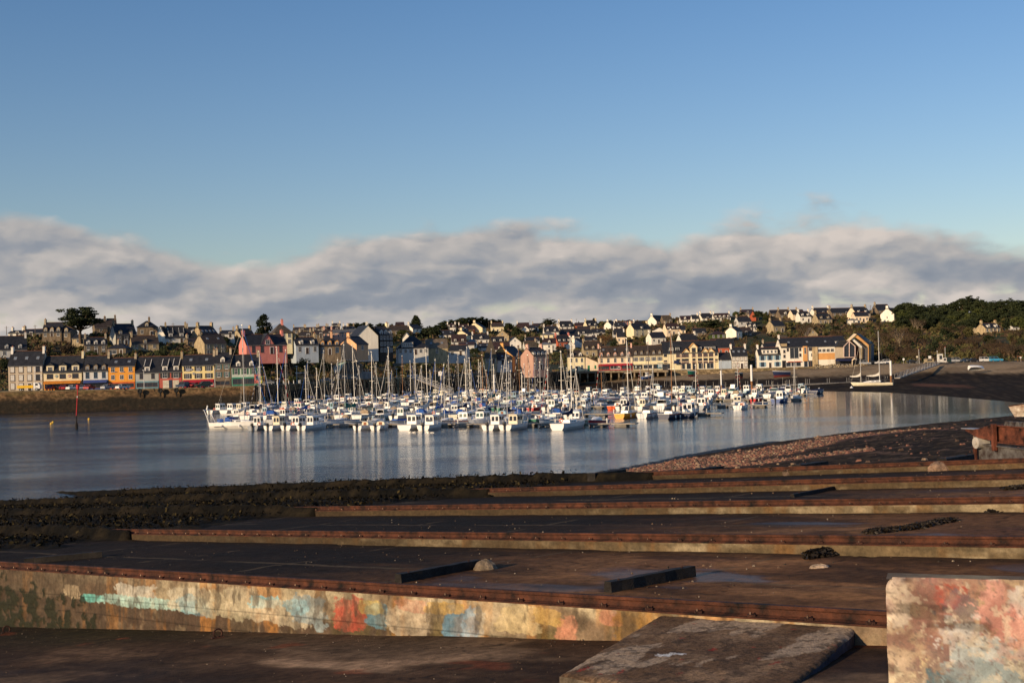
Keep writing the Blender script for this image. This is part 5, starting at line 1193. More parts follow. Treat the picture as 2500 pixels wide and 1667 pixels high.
for xf in (.16, .27, .67, .80, .86, .92): 
    mb = MB(); mb.box(-.9, .9, 0, 2.5, 0, 1.5, 0); mb.box(-1, 1, -.1, 3.2, 1.5, 1.62, 1); o = mb.build('dormer', [WM('grey'), RM('slate')], r_); o.location = (W*xf, 1.2, h+.9); put('window', win_me(1.3, 1.1, 'cas', 'w'), o, 0, -.02, .25)
for a, b_ in ((.30, .51), (.62, .92)):
    n_ = 2; 
    for q in range(n_): put('shop_window', win_me(W*(b_-a)/n_-.7, 2.4, 'shop', 'w'), r_, W*(a+(b_-a)*(q+.5)/n_), 0, .25)
put('shop_window', win_me(3.0, 2.4, 'shop', 'd'), r_, W*.05, 0, .2); put('door', win_me(1.6, 2.5, 'shop', 'd'), r_, W*.565, 0, .1)
mb = MB(); mb.loft([[(W*.17, -1.6, 2.6), (W*.28, -1.6, 2.6), (W*.28, -1.6, 2.75), (W*.17, -1.6, 2.75)], [(W*.19, -.1, 3.9), (W*.27, -.1, 3.9), (W*.27, -.1, 4.0), (W*.19, -.1, 4.0)]]); mb.build('awning', C('navy_awning', (.02, .03, .09)), r_)
mb = MB()
for xf in (.31, .33, .52, .59, .72, .93): mb.box(W*xf-.12, W*xf+.12, -.1, 0, 0, h-.1)
mb.box(0, W, -.14, 0, 3.25, 3.5); mb.build('pilasters', WM('peachlight'), r_)
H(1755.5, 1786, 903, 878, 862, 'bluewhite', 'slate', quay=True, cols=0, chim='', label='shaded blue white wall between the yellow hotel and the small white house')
H(1738, 1795, 868, 848, 827, 'brick', 'slate', cols=4, rows=1, chim='', D=560, label='long dark roof over a red brown house behind the yellow hotel')
H(1787.5, 1826, 900, 869, 848, 'warmwhite', 'slate', quay=True, cols=4, rows=2, ww=.95, wh=1.7, shut='white', closed=4, chim='LR', ccol='white', sky=3, label='small white house with closed white shutters left of the blue shuttered one')
r_, W, h, rr = H(1853, 1908, 898, 866, 849, 'warmwhite', 'slate', quay=True, cols=3, rows=2, ww=1.3, wh=1.8, shut='blue', chim='L', ccol='white', win='b', label='white house with pale blue shutters and a wide white dormer')
mb = MB(); mb.box(W*.17, W*.84, -.0, 3.5, h+.4, h+2.2, 0); mb.box(W*.15, W*.86, -.2, 3.9, h+2.2, h+2.35, 1); dm = mb.build('long_dormer', [WM('warmwhite'), RM('slate')], r_)
for i in range(4): put('window', win_me(.8, 1.1, 'cas', 'w'), dm, W*(.24+i*.17), -.02, h+.8)
# long white building
r_, W, h, rr = H(1908.5, 2043, 896, 846, 824, 'warmwhite', 'slate', quay=True, dep=12, cols=0, chim='L', ccol='white', sky=3, label='long white three storey building with tall dark glazing and an orange panel')
def px_(f_): return W*f_
put('glazing', win_me(W*.155, h*.54, 'shop', 'w'), r_, W*.235, 0, h*.43)
for xf, zf in ((.055, .72), (.055, .48), (.12, .80), (.345, .80), (.345, .52), (.52, .80), (.56, .80), (.43, .48)): put('window', win_me(.8, 1.2, 'cas', 'd'), r_, W*xf, 0, h*zf)
for xf in (.56, .61): put('window', win_me(.9, 1.4, 'cas', 'w'), r_, W*xf, 0, h*.5)
mb = MB(); mb.box(W*.39, W*.47, -.5, 0, h*.28, h+.2); mb.build('orange_panel', WM('panelorange'), r_); put('window', win_me(.8, 2.6, 'cas', 'w'), r_, W*.43, -.5, h*.65)
mb = MB(); mb.box(W*.56, W*.66, -.35, 0, 0, h*.98); mb.build('stone_pier', WM('tan'), r_)
mb = MB(); mb.box(W*.11, W*.35, -.7, 0, h*.25, h*.285); mb.build('canopy', C('red_canopy', (.6, .13, .06)), r_)
for i in range(3): put('shop_window', win_me(2.2, 1.7, 'shop', 'w'), r_, W*(.13+.085*i), 0, .3)
mb = MB(); mb.box(W*.01, W*.08, -.05, 0, 0, 2.8); mb.build('passage', C('dark_opening', (.015, .015, .017)), r_)
put('door', win_me(1.3, 2.4, 'shop', 'b'), r_, W*.44, 0, .1)
for xf in (.505, .545): put('door', win_me(.7, 2.3, 'shop', 'd'), r_, W*xf, 0, .1)
mb = MB(); mb.box(W*.005, W*.11, .3, 6, h-.5, h+1.6, 0); mb.box(-.1, W*.12, .1, 6.5, h+1.6, h+1.75, 1); mb.build('roof_box', [WM('tan'), RM('slate')], r_)
mb = MB(); mb.box(W*.66, W, -.02, .0, h*.33, h*.66, 0); mb.build('ochre_band', WM('panelorange'), r_)
for i in range(4): put('window', win_me(1.3, 1.2, 'cas', 'w'), r_, W*(.70+.075*i), -.02, h*.72)
# modern gables at the right end
Dm = Dq(2080)+6
def gprism(x0, x1, yb, ye, yp, px_pk, D, dep, wallm, roofm, name, thick=1.0, parent=None, glass=False):
    pass
rt = empty('modern_harbour_building', at(2100, 888, Dm)); rt.location.z = ZQ(2100); tag(rt, 'modern building with a pointed glass bay and a big sloping orange gable frame', 'building', px=2100)
o0 = rt.location
def L(px, py, D): 
    p = at(px, py, D); return Vector((p.x-o0.x, p.y-o0.y, p.z-o0.z))
def prism(pts, D, dep, name, mat, parent=rt):
    mb = MB(); f_ = [L(a, b, D) for a, b in pts]; mb.loft([f_, [p+Vector((1.5, dep, 0)) for p in f_]]); return mb.build(name, mat, parent)
prism([(2043, 898), (2043, 846), (2062, 834), (2125, 830), (2125, 898)], Dm+3, 9, 'wall', WM('beige'))
prism([(2040, 846.5), (2048, 832), (2085, 832), (2070, 847)], Dm+2.5, 9, 'roof', RM('slate'))
gb = prism([(2059.5, 872), (2059.5, 846), (2073, 833), (2087.5, 845), (2087.5, 872)], Dm-1.5, 6, 'glass_bay', GLASS)
mb = MB()
for (a, b_) in (((2060, 872), (2060, 846)), ((2060, 846), (2073, 832.5)), ((2073, 832.5), (2087.5, 845)), ((2087.5, 845), (2087.5, 872)), ((2073.5, 833), (2073.5, 872)), ((2060, 872), (2087.5, 872))):
    mb.tube(L(*a, Dm-1.9), L(*b_, Dm-1.9), .20, n=4)
mb.build('bay_frame', C('pale_pink_frame', (.70, .52, .44)), rt)
prism([(2040, 894), (2040, 880), (2042, 874), (2086, 873), (2086, 880), (2086, 894)], Dm-1, 3, 'ground_floor', C('dark_shop', (.05, .05, .06)))
mb = MB(); mb.loft([[L(2039, 881, Dm-4), L(2078, 881, Dm-4), L(2078, 880, Dm-4), L(2039, 880, Dm-4)], [L(2042, 875, Dm), L(2082, 875, Dm), L(2082, 874, Dm), L(2042, 874, Dm)]]); mb.build('awning', C('navy_awning', (.02, .03, .09)), rt)
prism([(2079.5, 895), (2079.5, 878), (2085.5, 873), (2091.5, 878), (2091.5, 895)], Dm-3.5, 3, 'porch', WM('peachlight')); prism([(2081.6, 895.5), (2081.6, 880), (2085.5, 877), (2089.5, 880), (2089.5, 895.5)], Dm-3.7, .5, 'porch_opening', C('dark_opening', (.015, .015, .017)))
prism([(2067, 832), (2086, 814), (2092, 816), (2074, 832)], Dm-2, 7, 'canopy_slope', WM('peachlight'))
prism([(2084, 820), (2091, 816), (2121, 842), (2121, 890), (2119, 892), (2119, 845)], Dm-1.5, 2, 'gable_frame', WM('panelorange'))
prism([(2079, 829), (2083, 826), (2104, 845), (2104, 849), (2100, 849)], Dm-1, 2, 'inner_frame', WM('warmwhite')); prism([(2098, 876), (2098, 849), (2105, 849), (2105, 876)], Dm-1, 2, 'pier', WM('stonelit'))
prism([(2089, 848), (2096, 848), (2096, 874), (2089, 874)], Dm+1, 1, 'balconies', C('dark_balcony', (.16, .06, .04)))
prism([(2106, 850), (2119, 848), (2119, 893), (2106, 893)], Dm+.3, 1, 'shade_glass', C('grey_glass', (.12, .12, .13), rough=.3))
mb = MB(); a, b_, c_, d_ = L(2091, 815, Dm-1.7), L(2122, 842, Dm-1.7), L(2132, 838, Dm+13), L(2100, 817, Dm+13); mb.loft([[a, b_, c_, d_], [q+Vector((0, 0, .3)) for q in (a, b_, c_, d_)]]); mb.build('roof', RM('slate'), rt)
mb = MB(); a, b_, c_, d_ = L(2121, 843, Dm-1), L(2132, 839, Dm+13), L(2132, 886, Dm+13), L(2121, 892, Dm-1); mb.loft([[a, b_, c_, d_], [q+Vector((.3, 0, 0)) for q in (a, b_, c_, d_)]]); mb.build('side_wall', C('grey_cladding', (.20, .19, .20)), rt)
HOUSES.append((2040, 2135, 812, 890, Dm))
H(1866, 1905, 868, 849, 837, 'offwhite', 'slate', cols=2, chim='L', D=560); H(1962, 2064, 868, 832, 821, 'offwhite', 'slate', cols=0, chim='', D=575, label='long dark roof behind the white building on the quay')
# --- right hillside
for a in [(1548, 1590, 820, 803, 789, 'cream', 'slate', 3, 1, 'LR', 32), (1603, 1626, 790, 784, 770, 'warmwhite', 'slatebrown', 1, 0, 'L', 50), (1620, 1642, 789, 782, 770, 'stone', 'lichen', 2, 0, 'R', 10),
          (1628, 1662, 818, 803, 789, 'peachlight', 'maroon', 3, 3, 'LR', 12), (1662, 1674, 814, 805, 796, 'peachlight', 'slate', 1, 0, '', 0), (1591, 1626, 838, 824, 811, 'warmwhite', 'slate', 3, 0, 'L', 18),
          (1662, 1706, 786, 780, 771, 'warmwhite', 'maroon', 4, 2, 'R', 0), (1690, 1706, 786, 778, 769, 'warmwhite', 'slate', 1, 0, 'R', 0), (1714, 1742, 782, 776, 765, 'warmwhite', 'slate', 3, 0, 'LR', 12),
          (1743, 1784, 782, 775, 765, 'warmwhite', 'maroon', 5, 4, 'LR', 0), (1693, 1725, 819, 812, 801, 'stone', 'slate', 2, 0, '', 0), (1664, 1704, 842, 831, 815, 'warmwhite', 'slate', 3, 0, 'LR', 14),
          (1803, 1835, 795, 785, 773, 'offwhite', 'slate', 2, 0, 'LR', 10), (1810, 1842, 768, 763, 757, 'stone', 'maroon', 3, 0, 'LR', 0), (1826, 1848, 808, 799, 789, 'warmwhite', 'slate', 3, 2, '', 0), (1806, 1838, 818, 811, 800, 'stone', 'slatebrown', 3, 0, 'L', 14),
          (1889, 1917, 811, 795, 782, 'stonelit', 'slate', 2, 0, 'LR', 22), (1882, 1905, 771, 765, 757, 'stone', 'slate', 2, 0, 'R', 0), (1905, 1932, 774, 768, 756, 'stone', 'slatebrown', 3, 1, 'LR', 10), (1936, 1966, 778, 767, 756, 'peachlight', 'slate', 2, 0, 'M', 10),
          (1954, 1981, 787, 772, 760, 'warmwhite', 'slate', 2, 2, 'LR', 8), (1990, 2030, 769, 763, 752, 'warmwhite', 'slate', 3, 0, 'LR', 12), (1998, 2032, 792, 779, 764, 'stonelit', 'slate', 3, 2, 'LR', 14), (2031, 2088, 770, 763, 752, 'stone', 'slate', 4, 0, 'LR', 8),
          (2090, 2125, 776, 764, 749, 'peachlight', 'slate', 3, 2, 'LR', 25), (2088, 2121, 787, 771, 762, 'peachlight', 'slate', 4, 0, '', 0), (2143, 2175, 768, 757, 743, 'stone', 'slate', 3, 0, 'L', 12), (1553, 1572, 800, 796, 786, 'white', 'slate', 1, 0, 'L', 20),
          (1905, 1925, 836, 829, 819, 'stonelit', 'lichen', 1, 0, '', 0), (2406, 2443, 812, 800, 789, 'tan', 'slate', 4, 2, 'LR', 12), (2473, 2490, 806, 801, 795, 'offwhite', 'slate', 1, 0, 'L', 10), (1798, 1812, 825, 808, 797, 'warmwhite', 'slate', 1, 0, 'L', 40),
          (2390, 2402, 812, 805, 801, 'stonelit', 'slate', 1, 0, '', 10)]:
    H(a[0], a[1], a[2], a[3], a[4], a[5], a[6], cols=a[7], dorm=a[8], dcol='white' if a[5] != 'stonelit' else 'stonelit', dk='flat' if a[8] > 2 else 'gable', chim=a[9], yaw=a[10])
H(1596, 1623, 815, 806, 800, 'warmwhite', 'slate', gab=True, cols=0, chim='', ga=.5); H(1973, 1997, 826, 816, 801, 'stonelit', 'tanroof', gab=True, cols=0, chim='', ga=.4, gwin=1); H(1829, 1846, 782, 772, 760, 'brick', 'maroon', gab=True, cols=0, chim='')
r_, W, h, rr = H(1736, 1773, 836, 816, 808, 'ivy', 'maroon', cols=3, rows=2, hip=1, chim='', label='house overgrown with green ivy and pierced by three white windows')
H(2183, 2204, 781, 766, 752, 'warmwhite', 'maroon', yaw=40, dep=9, cols=2, chim='L', gwin=1, label='bright white gabled house at the edge of the dark wood')
H(2076, 2094, 790, 781, 779, 'warmwhite', 'zinc', cols=1, chim='', hip=1)
# auto labels for the rest
for o, (lb, wl, rf, dm_, sk_, kind_, xm_) in DESC.items():
    if not lb:
        wn_ = {'warmwhite': 'white', 'offwhite': 'off-white', 'stonelit': 'sandy stone', 'stone': 'dark stone', 'peachlight': 'pale peach', 'palepink': 'pale pink', 'brick': 'brick red', 'tan': 'tan stone'}.get(wl, wl)
        rn = {'slatebrown': 'brown slate', 'maroon': 'maroon', 'greyroof': 'grey', 'lichen': 'mossy', 'zinc': 'flat zinc', 'tanroof': 'tan', 'slate': 'dark slate'}[rf]
        ex = (' and %d dormers' % dm_ if dm_ > 1 else ' and one dormer' if dm_ else ' and skylights' if sk_ else '')
        tag(o, '%s %shouse with %s roof%s, up the slope behind %s' % (wn_, 'gable-fronted ' if kind_ == 'gable end' else '', rn, ex, lmk(xm_)), 'house', 'houses on the hillside', px=xm_)

# --- boat shed, kiosk and low buildings behind the masts
def shed():
    D = Dq(840)+8; o1 = at(835, 920, D); o1.z = ZQ(835); root = empty('curved_roof_shed', o1); tag(root, 'white and pale green shed with a curved gable roof behind the masts', 'shed')
    def l(px, py, d=0):
        p = at(px, py, D+d); return p-o1
    pts = [(815, 908), (815, 898), (822, 889), (834, 882), (850, 880), (868, 884), (880, 892), (880, 908)]
    mb = MB(); f_ = [l(*p) for p in pts]; mb.loft([f_, [p+Vector((0, 8, 0)) for p in f_]]); mb.build('wall', C('shed_dark_glass', (.05, .06, .06), rough=.3), root)
    pts = [(815, 908), (815, 898), (822, 890), (832, 884), (828, 908)]; mb = MB(); f_ = [l(*p, -.3) for p in pts]; mb.loft([f_, [p+Vector((0, .2, 0)) for p in f_]]); mb.build('white_end', WM('white'), root)
    pts = [(824, 907), (822, 892), (830, 886), (846, 883), (838, 892), (830, 907)]; mb = MB(); f_ = [l(*p, -.6) for p in pts]; mb.loft([f_, [p+Vector((0, .2, 0)) for p in f_]]); mb.build('green_panel', C('pale_green_panel', (.36, .50, .42)), root)
    mb = MB(); a = [(812, 899), (822, 888), (834, 881), (850, 878.5), (868, 883), (882, 891)]
    for p, q in zip(a[:-1], a[1:]): mb.loft([[l(*p, -1), l(*p, -1)+Vector((0, 0, .25)), l(*p, 9)+Vector((0, 0, .25)), l(*p, 9)], [l(*q, -1), l(*q, -1)+Vector((0, 0, .25)), l(*q, 9)+Vector((0, 0, .25)), l(*q, 9)]])
    mb.build('roof', C('shed_roof', (.32, .30, .26)), root)
    D2 = Dq(860)+3; o1 = at(860, 925, D2); o1.z = ZQ(860); root = empty('harbour_office', o1); tag(root, 'long low grey flat roofed harbour building behind the masts', 'building')
    D = D2
    mb = MB(); f_ = [l(820, 925), l(820, 907), l(905, 907), l(905, 925)]; mb.loft([f_, [p+Vector((0, 6, 0)) for p in f_]]); mb.build('wall', C('grey_panel', (.26, .26, .25)), root)
    mb = MB()
    for x in range(822, 905, 7): mb.tube(l(x, 907), l(x, 901.5), .05, n=4)
    mb.tube(l(821, 902), l(904, 902), .04, n=4); mb.build('roof_railing', METAL, root)
    for x in range(826, 900, 12): mb = MB(); f_ = [l(x, 924, -.1), l(x, 911, -.1), l(x+6, 911, -.1), l(x+6, 924, -.1)]; mb.loft([f_, [p+Vector((0, .2, 0)) for p in f_]]); mb.build('shutter_door', C('panel_shade', (.20, .20, .20)), root)
shed()
def boxthing(name, cat, label, px, py, w, h, d, c, D, parts=None, roofc=None):
    p = at(px, py, D); o = empty(name, p, 0); tag(o, label, cat)
    mb = MB(); mb.box(-w/2, w/2, 0, d, 0, h); mb.build('body', C(name+'_body_%d' % px, c), o)
    mb = MB(); mb.box(-w/2-.15, w/2+.15, -.15, d+.15, h, h+.15); mb.build('roof', C(name+'_roof_%d' % px, roofc or (.1, .1, .1)), o)
    mb = MB(); mb.box(-w*.3, w*.3, -.05, 0, h*.35, h*.8); mb.build('window', GLASS, o)
    return o
boxthing('kiosk', 'kiosk', 'small red ticket kiosk beside the green shuttered shop', 629, 935, 1.9, 2.6, 2, (.45, .10, .08), 375)
boxthing('kiosk', 'kiosk', 'tiny yellow and green kiosk right of the red one', 636, 935, .8, 1.9, 1.2, (.55, .5, .06), 375, roofc=(.1, .35, .1))
boxthing('hut', 'hut', 'white beach hut with tall panel at the car park', 2297, 884, 1.6, 3.0, 1.6, (.70, .68, .62), 455); boxthing('hut', 'hut', 'low square white hut right of the tall one at the car park', 2307, 884, 1.3, 1.6, 1.4, (.70, .66, .60), 455)
boxthing('hut', 'hut', 'sand coloured low box building at the head of the gangway', 2270, 884, 2.9, 1.2, 2, (.40, .32, .20), 460)
boxthing('hut', 'hut', 'small white concrete shelter behind the masts in the middle', 888, 926, 1.4, 2.6, 1.6, (.68, .62, .50), 437)
# ------------------------------------------------------------------ trees and shrubs
def leafm(name, a, b, var=.35):
    m, nt, bs = newmat(name)
    tc = nt.nodes.new('ShaderNodeTexCoord'); no = nt.nodes.new('ShaderNodeTexNoise'); no.inputs['Scale'].default_value = .55; no.inputs['Detail'].default_value = 4
    nt.links.new(tc.outputs['Object'], no.inputs['Vector']); oi = nt.nodes.new('ShaderNodeObjectInfo')
    ad = nt.nodes.new('ShaderNodeMath'); ad.operation = 'MULTIPLY_ADD'; nt.links.new(oi.outputs['Random'], ad.inputs[0]); ad.inputs[1].default_value = .35; nt.links.new(no.outputs['Fac'], ad.inputs[2])
    cr = nt.nodes.new('ShaderNodeValToRGB'); cr.color_ramp.elements[0].position = .42; cr.color_ramp.elements[1].position = .85
    cr.color_ramp.elements[0].color = (*a, 1); cr.color_ramp.elements[1].color = (*b, 1)
    nt.links.new(ad.outputs[0], cr.inputs[0]); nt.links.new(cr.outputs[0], bs.inputs['Base Color']); bs.inputs['Roughness'].default_value = .75; bs.inputs['Specular IOR Level'].default_value = .2
    return m
LEAF = {'dark': leafm('foliage_dark', (.014, .021, .009), (.040, .050, .018)), 'green': leafm('foliage_green', (.030, .045, .012), (.085, .095, .026)), 'brown': leafm('foliage_brown', (.036, .025, .014), (.105, .066, .036)),
        'olive': leafm('foliage_olive', (.05, .05, .015), (.13, .11, .04)), 'rust': leafm('foliage_rust', (.09, .035, .012), (.19, .08, .03))}
BARK = pm('bark', (.14, .095, .06), rough=.9, var=.4, scale=2); BARKP = pm('pale_bark', (.34, .26, .18), rough=.9, var=.3, scale=2)
def leaves(mb, c, r, n, s, flat=1.0, rr=None):
    g = rr or rng
    for _ in range(n):
        v = Vector(g.normal(size=3)).normalized()*(g.random()**.4); p = Vector((c[0]+v.x*r[0], c[1]+v.y*r[1], c[2]+v.z*r[2]))
        a = Vector(g.normal(size=3)); a.z *= flat; a.normalize(); b = a.orthogonal().normalized(); q = s*(.6+.8*g.random())
        b = (b*math.cos(g.random()*6)+a.cross(b)*math.sin(g.random()*6)).normalized()
        mb.face([p-a*q-b*q*.5, p+a*q-b*q*.5, p+a*q*.6+b*q*.5, p-a*q*.6+b*q*.5])
TP = {}
def proto(kind, v):
    key = (kind, v)
    if key in TP: return TP[key]
    g = np.random.default_rng(100+v*7+hash_(kind)); tr = MB(); cr = MB()
    H_ = 10.0
    def branch(p, q, r0, r1): tr.tube(p, q, r0, r1, 5)
    if kind == 'umbrella':
        branch((0, 0, -1), (.2, 0, 2.2), .55, .42)
        for k in range(14):
            a = k*.9+g.random(); zt = 3.8+5.0*g.random(); le = (4.3+1.5*g.random())*(1-.35*(zt-3.8)/5); m_ = (le*.45*math.cos(a), le*.45*math.sin(a), 2.2+(zt-2.2)*.5); e = (le*math.cos(a), le*math.sin(a), zt)
            branch((.2, 0, 2+.1*k), m_, .26, .15); branch(m_, e, .15, .05)
            for q in range(7):
                f = .35+.11*q; c = (e[0]*f+g.normal()*.5, e[1]*f+g.normal()*.5, 3.0+(zt-2.6)*f+g.normal()*.35+.7); leaves(cr, c, (1.25, 1.25, .28), 75, .22, .35, g)
        for k in range(26): leaves(cr, (g.normal()*1.9, g.normal()*1.9, 4.6+4.4*g.random()), (1.5, 1.5, .5), 70, .25, .5, g)
    elif kind == 'cone':
        branch((0, 0, -1), (0, 0, 8), .35, .08)
        for k in range(46):
            z = 1.0+8.4*(k/46); rr_ = (3.3*(1-(z/10)**1.25)+.25); a = k*2.4
            for f in (.35, .75): leaves(cr, (rr_*f*math.cos(a), rr_*f*math.sin(a), z+.3*f), (rr_*.34+.25, rr_*.34+.25, .5), 50, .26, .7, g)
    elif kind == 'tall':
        branch((0, 0, -1), (0, 0, 7), .4, .1)
        for k in range(40):
            z = 1.2+8.2*g.random(); rr_ = 2.6*math.sin(min(1, z/10*1.05)*math.pi)**.5*g.uniform(.55, 1); a = g.random()*6.28
            leaves(cr, (rr_*.75*math.cos(a), rr_*.75*math.sin(a), z), (.95, .95, .85), 70, .26, 1, g)
    elif kind == 'round':
        branch((0, 0, -1), (0, 0, 3.5), .4, .25)
        for k in range(5): a = k*1.3; branch((0, 0, 3), (2.4*math.cos(a), 2.4*math.sin(a), 6), .18, .05)
        for k in range(44):
            v_ = Vector(g.normal(size=3)).normalized(); v_.z = abs(v_.z)*1.1-.45; rr_ = g.uniform(.45, 1.05)
            leaves(cr, (v_.x*3.6*rr_, v_.y*3.6*rr_, 5.0+v_.z*4.1*rr_), (1.25, 1.25, .95), 64, .30, .9, g)
    elif kind == 'dense':
        branch((0, 0, -1), (0, 0, 5), .45, .2)
        for k in range(70):
            v_ = Vector(g.normal(size=3)).normalized(); rr_ = g.uniform(.5, 1.0); zc = 4.8+v_.z*4.4*rr_
            leaves(cr, (v_.x*3.9*rr_*(1.1-.03*zc), v_.y*3.9*rr_, zc), (1.3, 1.3, .8), 60, .32, .8, g)
    elif kind == 'bare':
        branch((0, 0, -1), (.1, 0, 3.2), .24, .16)
        for k in range(11):
            a = k*2.4; e = (2.2*math.cos(a)*g.uniform(.5, 1.1), 2.2*math.sin(a)*g.uniform(.5, 1.1), 5.2+2.4*g.random()); branch((.05, 0, 1.6+.2*k), e, .10, .04)
            for j in range(6):
                e2 = (e[0]*1.25+g.normal()*.7, e[1]*1.25+g.normal()*.7, e[2]+g.uniform(.3, 2.3)); branch(e, e2, .04, .015)
                for _ in range(16):
                    c = Vector(e2)+Vector(g.normal(size=3))*.55; d = (Vector(g.normal(size=3))+Vector((0, 0, 1.2))).normalized()*.5; sd_ = d.orthogonal().normalized()*.035; cr.face([c-sd_, c+sd_, c+d+sd_*.3, c+d-sd_*.3])
        for k in range(26): leaves(cr, (g.normal()*1.9, g.normal()*1.9, 4+4.6*g.random()), (1.0, 1.0, .9), 12, .14, 1, g)
    elif kind == 'bush':
        for k in range(5): a = k*1.3; branch((0, 0, -.6), (1.6*math.cos(a), 1.6*math.sin(a), 3), .12, .04)
        for k in range(26):
            v_ = Vector(g.normal(size=3)).normalized(); v_.z = abs(v_.z); rr_ = g.uniform(.5, 1)
            leaves(cr, (v_.x*4.2*rr_, v_.y*4.2*rr_, .6+v_.z*4.2*rr_), (1.4, 1.4, 1.1), 30, .34, .9, g)
    elif kind == 'palm':
        branch((0, 0, -1), (.2, 0, 5.6), .3, .22)
        for k in range(15):
            a = k*2.4; up = g.uniform(.0, 1.0)
            for q in range(7): f = q/7; cr.face([(3*f*math.cos(a)-.15*math.sin(a), 3*f*math.sin(a)+.15*math.cos(a), 5.8+up*2*f-2.8*f*f), (3*f*math.cos(a)+.15*math.sin(a), 3*f*math.sin(a)-.15*math.cos(a), 5.8+up*2*f-2.8*f*f), (3*(f+.14)*math.cos(a), 3*(f+.14)*math.sin(a), 5.6+up*2*f-3*f*f)])
    TP[key] = (tr, cr); return TP[key]
def hash_(s): return sum(ord(c)*(i+3) for i, c in enumerate(s)) % 997
TM = {}
def tree(kind, px, yb, ytop, wpx, leaf='dark', label=None, group=None, name=None, D=None, cat='tree', v=None, bark=BARK):
    v = int(rng.integers(0, 3)) if v is None else v
    tr, cr = proto(kind, v); key = (kind, v, leaf, bark.name)
    if key not in TM: TM[key] = (tr.mesh('trunk', [bark]), cr.mesh('crown', [LEAF[leaf]]))
    p = at(px, yb, D) if D else Tz(px, yb); DD = p.y
    hgt = (yb-ytop)*DD/F; wd = wpx*DD/F*2
    nat = {'umbrella': 10.5, 'cone': 7, 'tall': 6.2, 'round': 9.2, 'dense': 9.0, 'bare': 7.2, 'bush': 10.4, 'palm': 6}[kind]; nh = {'bush': 6.2, 'bare': 9.5, 'palm': 7.5}.get(kind, 10)
    o = empty(name or {'umbrella': 'cypress_tree', 'cone': 'conifer', 'tall': 'tall_tree', 'round': 'leafy_tree', 'dense': 'dense_evergreen', 'bare': 'bare_tree', 'bush': 'bush', 'palm': 'palm_tree'}[kind], (p.x, p.y, p.z-.3), rng.random()*6.28)
    a, b = (obj('trunk', TM[key][0], o), obj('crown', TM[key][1], o)) if kind != 'bush' else (obj('stems', TM[key][0], o), obj('foliage', TM[key][1], o))
    o.scale = (wd/nat, wd/nat, hgt/nh)
    tag(o, label or 'tree', cat, group); return o
T_ = tree
T_('umbrella', 197, 828, 744, 47, 'dark', 'broad dark cypress with layered spreading crown rising above the left houses', v=0, D=470)
T_('tall', 648, 828, 765, 28, 'dark', 'tall dark leafy tree behind the roof of the pink house', D=460)
T_('cone', 1016, 806, 768, 20, 'dark', 'dark conical conifer on the ridge right of the cream gable')
T_('round', 1057, 828, 786, 27, 'dark', 'wide dark tree below the ridge behind the tan barn'); T_('round', 985, 822, 800, 20, 'green', 'sunlit green tree behind the dark hipped house'); T_('round', 1002, 830, 812, 10, 'green', 'small green tree touching the roof of the dark hipped house')
T_('round', 1241, 808, 780, 13, 'dark', 'upright dark tree on the ridge right of the cream two window house'); T_('round', 1262, 828, 790, 17, 'dark', 'round dark tree above the orange gable'); T_('umbrella', 1339, 802, 777, 18, 'dark', 'round topped ridge tree with a flat base right of centre')
T_('cone', 1450, 790, 775, 7, 'dark', 'small dark conifer peeping above the cream ridge house'); T_('round', 1594, 788, 774, 8, 'green', 'small round yellow green tree beside the white ridge gable'); T_('round', 1160, 868, 843, 17, 'dark', 'dark round tree in front of the maroon roof')
T_('umbrella', 1740, 812, 778, 30, 'dark', 'broad dark cypress spreading above the ivy covered house'); T_('round', 1797, 776, 755, 11, 'green', 'round green tree at the end of the long maroon roof'); T_('round', 1812, 772, 757, 8, 'dark', 'dark tree beside the maroon roofed ridge house'); T_('round', 1851, 780, 752, 17, 'dark', 'round dark ridge tree between two roofs')
T_('bush', 1652, 840, 813, 14, 'dark', 'dark round bush below the peach house', cat='bush'); T_('bare', 1478, 852, 818, 17, 'rust', 'rust coloured shrubby tree above the crimson shopfront'); T_('bush', 1500, 850, 820, 14, 'dark', 'dark evergreen right of the rust coloured tree', cat='bush')
T_('bush', 1230, 820, 800, 9, 'dark', 'dark evergreen beside the tan gable end', cat='bush'); T_('cone', 1290, 834, 812, 9, 'dark', 'dark pointed evergreen between roofs above the pink house')
T_('palm', 1822, 838, 815, 9, 'green', 'spiky palm above the small white house')
G1 = 'evergreens along the left ridge'
for (x, yb, yt, w_) in [(858, 802, 786, 11), (872, 802, 785, 12), (888, 802, 784, 12), (905, 804, 786, 11), (925, 804, 786, 12), (940, 804, 787, 10), (954, 806, 788, 9), (973, 800, 790, 8)]:
    T_('dense', x, yb, yt, w_, 'dark', 'one of the dark evergreens massed behind the cream gable', G1)
G2 = 'dark tree belt on the middle ridge'
for (x, yb, yt, w_) in [(1076, 800, 783, 10), (1090, 798, 780, 11), (1104, 797, 777, 12), (1118, 797, 774, 12), (1132, 796, 772, 13), (1146, 796, 770, 14), (1160, 796, 771, 13), (1173, 796, 770, 13), (1184, 797, 774, 11), (1197, 797, 777, 10), (1207, 797, 776, 10), (1219, 797, 777, 10), (1086, 812, 792, 11), (1068, 812, 790, 12), (1036, 822, 798, 13), (1078, 820, 800, 12)]:
    T_('dense', x, yb, yt, w_*1.1, 'dark', 'one of the dark evergreens in the long belt on the middle ridge', G2)
